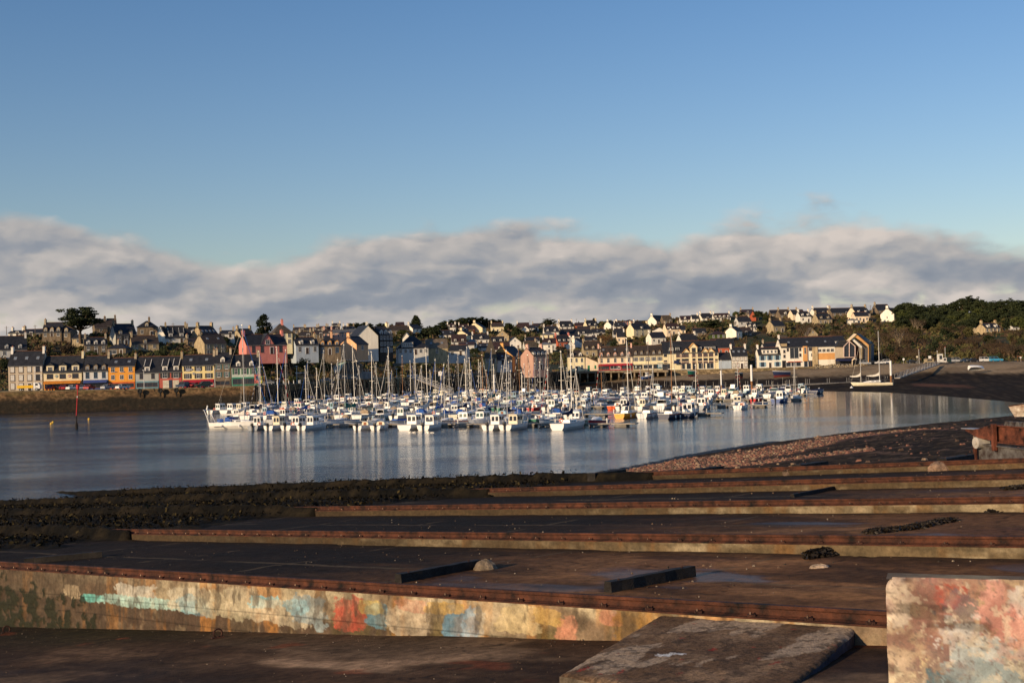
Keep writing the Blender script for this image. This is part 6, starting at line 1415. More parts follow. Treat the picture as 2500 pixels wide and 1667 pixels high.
# the dark wood on the right
G3 = 'dark pines and cypresses of the wood on the right'
wood_top = lambda x: float(np.interp(x, [2185, 2200, 2222, 2240, 2270, 2300, 2320, 2345, 2375, 2400, 2430, 2460, 2480, 2500, 2560, 3200], [744, 731, 728, 741, 741, 735, 733, 719, 720, 727, 731, 727, 725, 720, 714, 690]))
x = 2196
while x < 2760:
    t_ = wood_top(x)+rng.uniform(0, 5); T_('umbrella' if rng.random() < .3 else 'dense', x, 776+rng.uniform(0, 5), t_, rng.uniform(16, 23), 'dark', 'one of the tall dark trees forming the skyline of the right hand wood', G3); x += rng.uniform(13, 19)
for r_ in range(3):
    x = 2190+r_*8
    while x < 2760:
        yb = 784+r_*10+rng.uniform(-3, 3)
        if not (2395 < x < 2450 and yb > 787): T_('dense', x, yb, yb-rng.uniform(28, 38), rng.uniform(14, 21), 'dark' if rng.random() < .8 else 'green', 'dark evergreen inside the right hand wood', 'evergreens inside the right wood')
        x += rng.uniform(16, 24)
for (x, yb, yt) in [(2342, 778, 752), (2368, 776, 752), (2232, 808, 775), (2240, 810, 778), (2250, 808, 780)]:
    T_('bare', x, yb, yt, 11, 'brown', 'pale barked bare pine standing out against the dark wood', 'bare pale trunks in the wood', bark=BARKP)
def blocked(px, yb, yt, w_, D):
    for (a, b, t, bb, hd) in HOUSES:
        if hd > D-1 and a-w_ < px < b+w_ and yt < bb and yb > t: return True
        if hd <= D and a+w_*.2 < px < b-w_*.2 and D < hd+11: return True
    return False
def scatter(n, xr, fr, kinds, hpx, wpx, label, group, seed, avoid=True, cat='bush', mn=0):
    g = np.random.default_rng(seed); c = 0; tr_ = 0
    while c < n and tr_ < n*14:
        tr_ += 1; px = g.uniform(*xr); f_ = g.uniform(*fr); a = yq(px); yb = a+f_*(yc(px)-a); D = Dof(px, yb); sc = 620/D
        hh = g.uniform(*hpx)*sc; ww_ = g.uniform(*wpx)*sc
        if avoid and blocked(px, yb, yb-hh, ww_, D): continue
        k, lf = kinds[int(g.integers(0, len(kinds)))]
        T_(k, px, yb, yb-hh, ww_, lf, label, group, cat=cat); c += 1
B1 = [('bush', 'dark'), ('bush', 'green'), ('bush', 'olive'), ('bush', 'brown'), ('bush', 'dark')]
# low scrub and rough grass over the whole hillside: one mass nobody could count
mb = MB(); g = np.random.default_rng(77)
for i in range(52000):
    px = g.uniform(-60, 2600); f_ = g.random()**.9; n_ = float(vn(px*.02, f_*14, 5))
    if n_ < .35: continue
    a = yq(px); yb = a+f_*(yc(px)-a); D = Dq(px)+ROAD+f_*(Dc(px)-Dq(px)-ROAD); p = at(px, yb, D); s_ = (.35+.75*g.random())*(D/600)
    d1 = Vector((g.normal(), g.normal()*.4, g.normal()*.5)).normalized()*s_; d2 = Vector((g.normal()*.4, g.normal()*.5, 1)).normalized()*s_*.6; p.z += -.2+1.5*g.random()**2*n_
    mb.face([p-d1-d2, p+d1-d2*.6, p+d1*.6+d2, p-d1*.5+d2], int(min(3, max(0, n_*4.5-1+g.normal()*.9))))
tag(mb.build('scrub', [LEAF['brown'], LEAF['olive'], LEAF['dark'], LEAF['brown']]), 'low brown and green scrub covering the ground of the hillside', 'scrub', kind='stuff')
scatter(58, (-20, 640), (.05, .95), B1, (7, 14), (6, 11), 'rounded garden bush among the houses of the left slope', 'bushes on the left slope', 1)
scatter(42, (635, 1380), (.03, .35), B1, (8, 16), (8, 14), 'rough bush on the bank behind the masts', 'bushes on the bank behind the masts', 2)
scatter(50, (680, 1500), (.3, .98), B1+[('round', 'dark')], (6, 13), (5, 10), 'small garden bush among the houses of the middle slope', 'bushes on the middle slope', 3)
scatter(72, (1480, 2200), (.1, .98), [('bush', 'brown'), ('bush', 'olive'), ('bush', 'dark'), ('bare', 'brown'), ('bush', 'green')], (9, 18), (7, 13), 'bush or scrub on the slope above the white buildings', 'scrub on the slope above the white buildings', 4)
scatter(66, (1800, 2520), (.02, .7), [('bare', 'brown'), ('bush', 'brown'), ('bush', 'olive'), ('bare', 'brown')], (15, 27), (10, 16), 'brown winter scrub covering the slope below the right hand wood', 'brown scrub below the wood', 5)
scatter(26, (2180, 2540), (.35, .8), [('dense', 'dark'), ('dense', 'olive')], (18, 30), (10, 16), 'dark evergreen standing in the brown scrub below the wood', 'evergreens in the brown scrub', 16, cat='tree')
scatter(70, (2130, 2560), (.02, .62), [('bush', 'brown'), ('bare', 'brown'), ('bush', 'olive'), ('bush', 'dark'), ('bush', 'brown')], (16, 28), (12, 19), 'brown winter scrub covering the slope below the right hand wood', 'brown scrub below the wood', 6)
scatter(105, (640, 1500), (.08, .98), [('dense', 'dark'), ('round', 'green'), ('dense', 'olive'), ('dense', 'dark'), ('bare', 'brown')], (9, 19), (5, 9), 'dark garden tree or tall hedge among the houses of the middle slope, one of the evergreen kind', 'garden trees on the middle slope', 11, cat='tree')
scatter(95, (1480, 2200), (.15, .98), [('dense', 'dark'), ('dense', 'olive'), ('bare', 'brown'), ('round', 'green')], (10, 22), (6, 11), 'dark garden tree or evergreen among the houses of the right slope', 'garden trees on the right slope', 12, cat='tree')
scatter(40, (-10, 640), (.2, .95), [('dense', 'dark'), ('dense', 'olive'), ('round', 'green')], (8, 15), (5, 9), 'dark garden tree or evergreen among the houses of the left slope', 'garden trees on the left slope', 13, cat='tree')
T_('bare', 2197, 850, 798, 22, 'brown', 'wide bare brown tree with a pale forked trunk behind the ketch mast', bark=BARKP, v=1)
T_('bare', 2165, 862, 812, 20, 'brown', 'bare brown tree just right of the modern orange gable'); T_('bare', 1968, 836, 796, 20, 'brown', 'spreading bare tree above the long white building')
T_('bush', 165, 862, 825, 22, 'brown', 'brown leafless thicket below the dormered stone house on the left', cat='bush', D=440); T_('bush', 110, 868, 820, 14, 'brown', 'reddish brown shrub left of the thicket', cat='bush', D=440); T_('bush', 222, 868, 848, 20, 'green', 'green garden hedge in front of the stone villa', cat='bush', D=432)
T_('bush', 395, 870, 838, 20, 'dark', 'large dark green hedge bush above the red house', cat='bush', D=405); T_('bush', 332, 868, 848, 18, 'olive', 'clipped olive green hedge above the orange house', cat='bush', D=402); T_('bush', 440, 868, 846, 18, 'green', 'green bush beside the tall lit gable', cat='bush', D=405)
T_('bush', 700, 905, 862, 24, 'brown', 'ivy and bramble covered rock face below the pink house, left part', cat='bush', D=412); T_('bush', 745, 905, 864, 24, 'olive', 'bramble covered rock face below the pale blue house', cat='bush', D=418); T_('bush', 790, 905, 866, 22, 'dark', 'dark bramble thicket below the ochre dormer house', cat='bush', D=425)
T_('bush', 655, 905, 866, 20, 'dark', 'dark thicket at the end of the green shuttered shop', cat='bush', D=410)
# ------------------------------------------------------------------ boats
BM = {}
def cached(key, fn):
    if key not in BM: BM[key] = fn()
    return BM[key]
def hull_rings(L, B, Fb, stern=.8, n=10, sheer=.35, draft=.35):
    rings = []
    for i in range(n+1):
        u = i/n; y = u*L
        b = B/2*(stern+(1-stern)*math.sin(min(1, u/.42)*math.pi/2)) if u < .42 else B/2*max(.02, (1-((u-.42)/.58)**2.3))
        z = Fb*(1+sheer*u*u); zk = -draft*(1-u**3)+.0*u; rake = (u**4)*.10*L; yy = y
        rings.append([(-b, yy+rake*.6, z), (-b*.94, yy+rake*.35, z*.45), (-b*.72, yy, .0), (-b*.25, yy-rake*.3, zk), (b*.25, yy-rake*.3, zk), (b*.72, yy, .0), (b*.94, yy+rake*.35, z*.45), (b, yy+rake*.6, z)])
    return rings
def hull_me(L, B, Fb, col, stripe=None, stern=.8):
    def f():
        mb = MB(); r = hull_rings(L, B, Fb, stern); mb.loft(r, close=False, cap=False); mb.face([r[0][k] for k in range(8)][::-1])
        if stripe:
            for s_ in (0, 7):
                for a, b_ in zip(r[:-1], r[1:]):
                    sx = -1 if s_ == 0 else 1
                    p, q = Vector(a[s_]), Vector(b_[s_]); o = Vector((sx*.015, 0, 0)); mb.face([p+o-Vector((0, 0, .16)), q+o-Vector((0, 0, .16)), q+o-Vector((0, 0, .05)), p+o-Vector((0, 0, .05))], 1)
        return mb.mesh('hull', [GM(col), GM(stripe or 'navy')])
    return cached(('hull', round(L, 1), round(B, 2), Fb, col, stripe, stern), f)
def deck_me(L, B, Fb, stern=.8, cockpit=.35):
    def f():
        mb = MB(); r = hull_rings(L, B, Fb, stern)
        for a, b_ in zip(r[:-1], r[1:]):
            mb.face([Vector(a[0])-Vector((0, 0, .03)), Vector(a[7])-Vector((0, 0, .03)), Vector(b_[7])-Vector((0, 0, .03)), Vector(b_[0])-Vector((0, 0, .03))], 0)
        for a, b_ in zip(r[:-1], r[1:]):
            for s_ in (0, 7): mb.tube(Vector(a[s_])+Vector((0, 0, .02)), Vector(b_[s_])+Vector((0, 0, .02)), .035, n=4, m=1)
        mb.tube(Vector(r[0][0]), Vector(r[0][7]), .035, n=4, m=1)
        return mb.mesh('deck', [pm('deck_gelcoat', (.52, .49, .44), rough=.6, var=.1), GM('white')])
    return cached(('deck', round(L, 1), round(B, 2), Fb, stern), f)
def outboard_me(c='black'):
    def f():
        mb = MB(); mb.loft([[(-.16, -.30, .55), (.16, -.30, .55), (.16, .12, .55), (-.16, .12, .55)], [(-.20, -.36, .75), (.20, -.36, .75), (.20, .14, .75), (-.20, .14, .75)], [(-.15, -.28, 1.05), (.15, -.28, 1.05), (.15, .08, 1.05), (-.15, .08, 1.05)]])
        mb.box(-.08, .08, -.22, -.04, -.25, .55); mb.box(-.12, .12, -.02, .12, .35, .62); return mb.mesh('outboard_motor', [BLACK])
    return cached(('ob', c), f)
def rail_me(L, B, Fb, h=.55):
    def f():
        mb = MB(); r = hull_rings(L, B, Fb); pts = []
        for i in (6, 8, 10, 8, 6):
            pass
        for s_ in (0, 7):
            pr = None
            for i in (4, 6, 8, 9, 10):
                p = Vector(r[i][s_]); q = p+Vector((0, 0, h)); mb.tube(p, q, .02, n=4)
                if pr: mb.tube(pr, q, .02, n=4)
                pr = q
        mb.tube(Vector(r[10][0])+Vector((0, 0, h)), Vector(r[10][7])+Vector((0, 0, h)), .02, n=4); return mb.mesh('bow_rail', [METAL])
    return cached(('rail', round(L, 1), round(B, 2), Fb), f)
def fenders(o, L, B, Fb, c='white', n=2):
    me = cached(('fend', c), lambda: (lambda m: (m.tube((0, 0, .12), (0, 0, .62), .12, .12, 7), m.mesh('fender', [GM(c)]))[1])(MB()))
    for i in range(n):
        for s_ in (-1, 1): obj('fender', me, o, (s_*(B/2*.98+.08), L*(.25+.3*i), Fb*.1))
def wheelhouse_me(w, l, h, col, roofc, style):
    def f():
        mb = MB(); rk = .25 if style == 'rake' else .10
        b0 = [(-w/2, 0, 0), (w/2, 0, 0), (w/2, l, 0), (-w/2, l, 0)]; t0 = [(-w/2*.92, .06, h), (w/2*.92, .06, h), (w/2*.92, l-rk*h, h), (-w/2*.92, l-rk*h, h)]
        mb.loft([b0, t0], 0)
        mb.loft([[(-w/2*.98, -.15, h), (w/2*.98, -.15, h), (w/2*.98, l-rk*h+.15, h), (-w/2*.98, l-rk*h+.15, h)], [(-w/2*.9, -.1, h+.10), (w/2*.9, -.1, h+.10), (w/2*.9, l-rk*h+.05, h+.10), (-w/2*.9, l-rk*h+.05, h+.10)]], 1)
        return mb.mesh('wheelhouse', [GM(col), GM(roofc)])
    def g():
        mb = MB(); rk = .25 if style == 'rake' else .10; z0, z1 = h*.50, h*.86
        def lerp(y0, y1, z): return y0+(y1-y0)*z/h
        # back: two windows; front: two raked; sides: two each
        for a, b_ in ((-.40, -.06), (.06, .40)):
            mb.face([(w*a, -.02+.06*z0/h, z0*.8), (w*b_, -.02+.06*z0/h, z0*.8), (w*b_*.95, .035, z1), (w*a*.95, .035, z1)])
            yf0, yf1 = lerp(l, l-rk*h, z0)+.02, lerp(l, l-rk*h, z1)+.02; mb.face([(w*a, yf0, z0), (w*b_, yf0, z0), (w*b_*.95, yf1, z1), (w*a*.95, yf1, z1)])
        for s_ in (-1, 1):
            for (u0_, u1_) in ((.10, .48), (.56, .88)):
                x0_, x1_ = s_*(w/2*(1-.08*z0/h)+.015), s_*(w/2*(1-.08*z1/h)+.015); mb.face([(x0_, l*u0_, z0), (x0_, l*u1_, z0), (x1_, l*u1_-rk*.3, z1), (x1_, l*u0_, z1)])
        return mb.mesh('windows', [GLASS if style != 'green' else GLASSG])
    k = (round(w, 2), round(l, 2), h, col, roofc, style); return cached(('wh',)+k, f), cached(('whw',)+k, g)
def motorboat(L=6, col='white', stripe=None, kind='pilot', house='white', roofc='white', ob=True, style='plain', ring=False, canopy=None, name='motor_boat', flip=False):
    B = L*.37+.15; Fb = .75+.04*(L-5); o = empty(name)
    obj('hull', hull_me(L, B, Fb, col, stripe, .86), o); obj('deck', deck_me(L, B, Fb, .86), o)
    if kind == 'pilot':
        w, l, h = B*.60, L*.27, 1.55; a, b_ = wheelhouse_me(w, l, h, house, roofc, style); y = L*.36; c = obj('wheelhouse', a, o, (0, y, Fb-.1)); obj('windows', b_, c)
        def f():
            mb = MB(); mb.loft([[(-B*.34, 0, 0), (B*.34, 0, 0), (B*.30, 0, .45), (-B*.30, 0, .45)], [(-B*.22, L*.2, 0), (B*.22, L*.2, 0), (B*.16, L*.17, .3), (-B*.16, L*.17, .3)]]); return mb.mesh('cuddy', [GM('white')])
        obj('cuddy', cached(('cud', L), f), o, (0, y+l, Fb+.0)); obj('bow_rail', rail_me(L, B, Fb), o)
    elif kind == 'cruiser':
        def f():
            mb = MB(); w = B*.72; mb.loft([[(-w/2, L*.22, 0), (w/2, L*.22, 0), (w/2, L*.22, .5), (-w/2, L*.22, .5)], [(-w/2, L*.55, 0), (w/2, L*.55, 0), (w/2*.95, L*.55, .6), (-w/2*.95, L*.55, .6)], [(-w*.22, L*.86, 0), (w*.22, L*.86, 0), (w*.15, L*.84, .2), (-w*.15, L*.84, .2)]]); return mb.mesh('cabin', [GM('white')])
        obj('cabin', cached(('cab', L, B), f), o, (0, 0, Fb-.05))
        def g():
            mb = MB(); w = B*.70; y0, y1 = L*.56, L*.46; z0, z1 = .55, 1.2
            for a, b_ in ((-.5, -.18), (-.16, .16), (.18, .5)): mb.face([(w*a, y0, z0), (w*b_, y0, z0), (w*b_*.86, y1, z1), (w*a*.86, y1, z1)])
            for s_ in (-1, 1): mb.face([(s_*w*.5, y0-.05, z0), (s_*w*.5, L*.26, z0-.05), (s_*w*.44, L*.28, z1), (s_*w*.43, y1, z1)])
            return mb.mesh('windscreen', [GLASSG if style == 'green' else GLASS])
        def g2():
            mb = MB(); w = B*.70; z1 = 1.2
            mb.loft([[(-w*.46, L*.24, z1), (w*.46, L*.24, z1), (w*.46, L*.24, z1+.09), (-w*.46, L*.24, z1+.09)], [(-w*.43, L*.475, z1+.02), (w*.43, L*.475, z1+.02), (w*.40, L*.475, z1+.10), (-w*.40, L*.475, z1+.10)]])
            for (x_, y_) in ((-.49, .25), (.49, .25)): mb.tube((w*x_, L*y_, .4), (w*x_*.93, L*y_, z1), .035, n=4)
            return mb.mesh('hardtop', [GM('white') if not canopy else KM(canopy)])
        obj('windscreen', cached(('wsc', L, B, style), g), o, (0, 0, Fb-.05)); obj('canopy' if canopy else 'hardtop', cached(('ht', L, B, canopy), g2), o, (0, 0, Fb-.05)); obj('bow_rail', rail_me(L, B, Fb), o)
    elif kind == 'cuddy':
        def f():
            mb = MB(); w = B*.7; rings = []
            for u in (.45, .55, .7, .85): hh = {.45: .55, .55: .6, .7: .42, .85: .12}[u]; ww_ = w*(1-max(0, u-.5)*1.6); rings.append([(-ww_/2, L*u, 0), (ww_/2, L*u, 0), (ww_*.4, L*u, hh), (ww_*.15, L*u, hh+.1), (-ww_*.15, L*u, hh+.1), (-ww_*.4, L*u, hh)])
            mb.loft(rings); return mb.mesh('cuddy', [GM(house)])
        obj('cuddy', cached(('cdy', L, house), f), o, (0, 0, Fb-.05))
        obj('cuddy_door', cached(('cdd', L), lambda: (lambda m: (m.box(-.28, .28, -.03, 0, .05, .55), m.mesh('cuddy_door', [pm('teak', (.30, .12, .06), var=.3)]))[1])(MB())), o, (0, L*.45, Fb-.05))
    elif kind == 'cover':
        def f():
            mb = MB(); r = hull_rings(L, B, Fb, .86); rr_ = [[(a[0][0]*1.02, a[0][1], a[0][2]), (a[0][0]*.4, a[0][1], a[0][2]+.35), (a[7][0]*.4, a[7][1], a[7][2]+.35), (a[7][0]*1.02, a[7][1], a[7][2])] for a in r[:9]]
            mb.loft(rr_, cap=True); return mb.mesh('cover', [KM(canopy or 'blue')])
        obj('cover', cached(('cov', L, canopy), f), o)
    if ob: obj('outboard_motor', outboard_me(), o, (0, -.12, Fb-.55))
    if ring: obj('life_ring', ring_me(), o, (B*.42, .6 if not flip else L*.3, Fb+.25), .3)
    if rng.random() < .6: fenders(o, L, B, Fb, 'white', 1)
    if rng.random() < .5:
        obj('aerial', cached(('aer',), lambda: (lambda m: (m.tube((0, 0, 0), (.03, .05, 1.9), .02, .012, 4), m.mesh('aerial', [METAL]))[1])(MB())), o, (B*.2, L*.45, Fb+1.4))
    return o, L, B, Fb
def ring_me():
    def f():
        mb = MB(); n = 14
        for i in range(n): a, b_ = 2*math.pi*i/n, 2*math.pi*(i+1)/n; mb.tube((.26*math.cos(a), 0, .26*math.sin(a)), (.26*math.cos(b_), 0, .26*math.sin(b_)), .09, n=5, m=0 if i % 4 else 1)
        return mb.mesh('life_ring', [GM('orange'), GM('white')])
    return cached(('ring',), f)
def sailboat(L=9, mast=11.5, col='white', stripe='navy', cover='blue', boom=True, mc='alu', lean=0, furl='white', ring=False, dodger=None, tb=True):
    B = L*.30+.35; Fb = .9+.05*(L-8); o = empty('sailing_yacht')
    obj('hull', hull_me(L, B, Fb, col, stripe, .72), o); obj('deck', deck_me(L, B, Fb, .72), o)
    MT = {'alu': METAL, 'wood': WOODM, 'dark': DARKM, 'red': GM('red')}[mc]
    def f():
        mb = MB(); w = B*.52; mb.loft([[(-w/2, L*.30, 0), (w/2, L*.30, 0), (w*.42, L*.31, .48), (-w*.42, L*.31, .48)], [(-w/2, L*.55, 0), (w/2, L*.55, 0), (w*.40, L*.55, .42), (-w*.40, L*.55, .42)], [(-w*.3, L*.76, 0), (w*.3, L*.76, 0), (w*.15, L*.72, .16), (-w*.15, L*.72, .16)]])
        return mb.mesh('coachroof', [GM('white')])
    c = obj('coachroof', cached(('coach', round(L, 1), round(B, 2)), f), o, (0, 0, Fb-.02))
    def g():
        mb = MB(); w = B*.52
        for s_ in (-1, 1):
            for (a, b_) in ((.34, .42), (.45, .53)): mb.face([(s_*(w*.487), L*a, .16), (s_*(w*.487), L*b_, .16), (s_*(w*.455), L*b_, .33), (s_*(w*.455), L*a, .33)])
        return mb.mesh('windows', [GLASS])
    obj('windows', cached(('cw', round(L, 1), round(B, 2)), g), c)
    my = L*.56; top = mast-Fb-.3
    def fm():
        mb = MB(); mb.tube((0, 0, 0), (0, lean, top), .075, .055, 7, 0); return mb.mesh('mast', [MT])
    mo = obj('mast', cached(('mast', round(top, 1), mc, lean), fm), o, (0, my, Fb+.35))
    def fs():
        mb = MB(); mb.tube((-.62, 0, top*.52), (.62, 0, top*.52), .025, n=4); 
        mb.tube((0, 0, top*.5), (0, 0, top), .03, n=4)
        if top > 9.5: mb.tube((-.45, 0, top*.75), (.45, 0, top*.75), .02, n=4)
        mb.box(-.12, .12, -.18, .05, top, top+.12); mb.tube((0, 0, top), (0, 0, top+.45), .012, n=3); return mb.mesh('spreaders', [METAL])
    obj('spreaders', cached(('spr', round(top, 1)), fs), mo)
    def fr():
        mb = MB(); z0 = -.35
        mb.tube((0, -my+.1, z0), (0, 0, top), .014, n=3)
        for s_ in (-1, 1):
            mb.tube((s_*B*.47, -.2, z0), (s_*.62, 0, top*.52), .012, n=3); mb.tube((s_*.62, 0, top*.52), (0, 0, top*.97), .012, n=3); mb.tube((s_*B*.47, -.2, z0), (0, 0, top*.5), .012, n=3)
        return mb.mesh('rigging', [pm('steel_wire', (.30, .28, .26), rough=.4, metal=.4)])
    obj('rigging', cached(('rig', round(top, 1), round(L, 1)), fr), mo)
    def ff():
        mb = MB(); a, b_ = Vector((0, L*.44+.1, -.1)), Vector((0, .1, top*.96)); n = 16
        for i in range(n):
            p, q = a.lerp(b_, i/n), a.lerp(b_, (i+1)/n); stripe_ = furl in ('bluestripe', 'redstripe') and i % 2
            mb.tube(p, q, .055, .05, 5, 1 if stripe_ else 0)
        return mb.mesh('furled_jib', [KM({'white': 'white', 'bluestripe': 'navy', 'redstripe': 'red', 'blue': 'blue'}[furl]), KM('white')])
    if furl: obj('furled_jib', cached(('jib', round(top, 1), round(L, 1), furl), ff), mo)
    if boom:
        def fb():
            mb = MB(); mb.tube((0, 0, 0), (0, -L*.38, .02), .06, n=6); return mb.mesh('boom', [MT])
        bo = obj('boom', cached(('boom', round(L, 1), mc), fb), o, (0, my-.05, Fb+1.35))
        if cover:
            def fc_():
                mb = MB(); rings = []
                for i in range(7): u = i/6; y = .1-(L*.38)*u; hh = .42-.26*u+(.5 if i == 0 else .12 if i == 1 else 0); ww_ = .17-.07*u; rings.append([(-ww_, y, -.08), (ww_, y, -.08), (ww_*1.1, y, hh*.4), (.03, y, hh), (-.03, y, hh), (-ww_*1.1, y, hh*.4)])
                mb.loft(rings); return mb.mesh('sail_cover', [KM(cover)])
            obj('sail_cover', cached(('sc', round(L, 1), cover), fc_), bo)
    if dodger:
        def fd():
            mb = MB(); rings = []
            for y, h_ in ((L*.27, .95), (L*.33, .98), (L*.38, .45)): rings.append([(-B*.30, y, .2), (-B*.27, y, h_*.8), (-B*.12, y, h_), (B*.12, y, h_), (B*.27, y, h_*.8), (B*.30, y, .2)])
            mb.loft(rings); return mb.mesh('spray_hood', [KM(dodger)])
        obj('spray_hood', cached(('dg', round(L, 1), dodger), fd), o, (0, 0, Fb))
    def gr():
        mb = MB(); r = hull_rings(L, B, Fb, .72)
        for s_ in (0, 7):
            pr = None
            for i in range(0, 11, 1):
                p = Vector(r[i][s_]); q = p+Vector((0, 0, .6))
                if i % 2 == 0: mb.tube(p, q, .018, n=3)
                if pr: mb.tube(pr, q, .011, n=3)
                pr = q
        mb.tube(Vector(r[0][0])+Vector((0, 0, .6)), Vector(r[0][7])+Vector((0, 0, .6)), .02, n=4); mb.tube(Vector(r[10][0])+Vector((0, 0, .6)), Vector(r[10][7])+Vector((0, 0, .6)), .02, n=4)
        return mb.mesh('guard_rail', [METAL])
    obj('guard_rail', cached(('gr', round(L, 1)), gr), o)
    if ring: obj('life_ring', ring_me(), o, (B*.2, .1, Fb+.5), 0)
    if rng.random() < .5: fenders(o, L, B, Fb, 'white', 2)
    return o, L, B, Fb

# marina frame: EV along the pontoons to the right and nearer, NV away
O0 = Vector((9.3, 192)); EV = Vector((.89, -.456)); NV = Vector((.456, .89)); HEAD = math.atan2(EV.y, EV.x)
def mpos(e, n): p = O0+EV*e+NV*n; return p
def mproj(e, n, z=0): p = mpos(e, n); return proj((p.x, p.y, z))
BOATS = []
def place(b, e, n, away=True, jit=True, lab=None, row=None, yawoff=0):
    """stern at (e,n) pointing away, or bow towards the camera"""
    o, L, B, Fb = b
    p = mpos(e, n if away else n+L); o.location = (p.x, p.y, 0)
    o.rotation_euler = (R(rng.normal()*.7), R(rng.normal()*.6), HEAD+(0 if away else math.pi)+(R(rng.normal()*(2.2 if b[0].name.startswith('sail') else 6)) if jit else 0)+yawoff)
    BOATS.append([o, e, n, lab, row]); return o
def px_to_e(px, n): # e so that the point (e,n) lies in this column at water level
    lo, hi = -260, 60
    for _ in range(40):
        m_ = (lo+hi)/2
        if mproj(m_, n)[0] < px: lo = m_
        else: hi = m_
    return lo
# front row, sterns to the camera
fr = [(581, None), (617, ('pilot', 5.6, 'grey', 'white', True, 'small grey hulled motor boat with an orange life ring', False)), (655, ('pilot', 6.0, 'white', 'cream', True, 'white motor boat with a cream cabin and black outboard', False)),
      (697, ('pilot', 6.8, 'white', 'white', True, 'white pilothouse boat with an orange life ring on the stern rail', True)), (735, ('pilot', 6.2, 'white', 'white', True, 'white cabin boat with two dark arched cabin windows', False)),
      (872, ('cuddy', 5.0, 'white', 'cream', True, 'low white open boat with a small cuddy, left one of two', False)), (916, ('cuddy', 5.4, 'white', 'cream', True, 'low white open boat with a brown rudder and cuddy, right one of two', False)),
      (987, ('pilot', 7.4, 'white', 'white', False, 'larger white pilothouse boat with two tall windows at its back', False)), (1033, ('pilot', 6.6, 'white', 'white', True, 'white boat with a numbered cabin back and big black outboard', False)),
      (1191, ('pilot', 6.6, 'white', 'white', True, 'white boat with a wide wheelhouse and black outboard, in front of the twin cabins', False)), (1233, ('pilot', 6.9, 'white', 'cream', True, 'white boat with a pale cream wheelhouse, left of the white yacht', False))]
ROW1 = []
for px, d in fr:
    e = px_to_e(px, 0)
    ROW1.append(e)
    if d is None: continue
    k, L, col, hs, ob, lab, rg = d
    b = motorboat(L, col, 'navy' if col == 'grey' else None, k, hs, hs, ob, 'plain' if 'wide' not in lab else 'rake', ring=rg or 'life ring' in lab); place(b, e, 0, lab=lab+' in the front row', row=0)
    if 'numbered' in lab:
        mb = MB()
        for i, xx in enumerate((-.28, -.02, .24)): mb.box(xx-.07, xx+.07, -.035, -.005, .55, .95)
        ch = [c for c in b[0].children if c.name.startswith('wheelhouse')][0]; mb.build('number', C('dark_number', (.08, .09, .14)), ch)
# yacht broadside on the left end
b = sailboat(11.5, 18.5, 'white', None, 'white', furl='blue', dodger='blue'); o = b[0]; p = atz(518, 1046, 0); o.location = (p.x, p.y, 0); o.rotation_euler = (0, 0, -math.pi/2-R(14)); BOATS.append([o, ROW1[0]-3, 0, 'long white sailing yacht lying broadside with blue spray hood and stern mast, far left of the marina', 0])
mb = MB(); mb.tube((-1.2, .1, .9), (-1.0, -1.0, 3.4), .06, n=6); mb.tube((1.2, .1, .9), (1.0, -1.0, 3.4), .06, n=6); mb.tube((-1.3, -1.0, 3.4), (1.3, -1.0, 3.4), .07, n=6); mb.tube((0, -1.0, 3.4), (0, -.8, 4.2), .16, .12, 8); mb.build('stern_arch', GM('white'), o)
mb = MB(); mb.box(-1.5, -1.44, .3, 1.5, 1.0, 1.7); mb.build('blue_dodger_cloth', KM('blue'), o)
mb = MB()
for i in range(6): mb.box(-1.53, -1.50, .5+i*.15, .6+i*.15, 1.28, 1.45)
mb.build('lettering', C('sign_white', (.7, .7, .7)), o)
b = sailboat(9.6, 14.2, 'white', None, 'navy', furl='white', ring=True); place(b, px_to_e(1360, 0), 0, lab='white sailing yacht with open stern, orange life ring and blue cover, right end of the front row', row=0)
# fill remaining rows
PONT = [(9, -74, 4), (43, -96, 7), (79, -132, 6), (115, -150, 4), (151, -150, 6), (186, -138, -4)]
COLW = ['white']*14+['cream', 'navy', 'grey', 'white', 'cream', 'white', 'red', 'skyblue', 'green', 'blue']
slots = []
for pi, (pn, e0, e1) in enumerate(PONT):
    for side in (0, 1):
        e = e0+rng.random()*2
        while e < e1:
            n_ = pn-9.0 if side == 0 else pn+1.6
            p = mpos(e, n_+4); px = proj((p.x, p.y, 0))[0]
            wd = 3.4+rng.random()*1.4
            ok = not (p.y > Dq(px)-16) and not (px > 1330 and p.y > waterD(px)-8 and waterD(px) > 0)
            if pi == 0 and side == 0: ok = any(False for _ in ()) or (px > 1265 and px < 1330 and False)
            if pi == 0 and side == 1 and px < 700: ok = False
            if px > 1990: ok = False
            if ok: slots.append({'e': e, 'n': n_, 'pi': pi, 'side': side, 'px': px, 'mast': None})
            e += wd
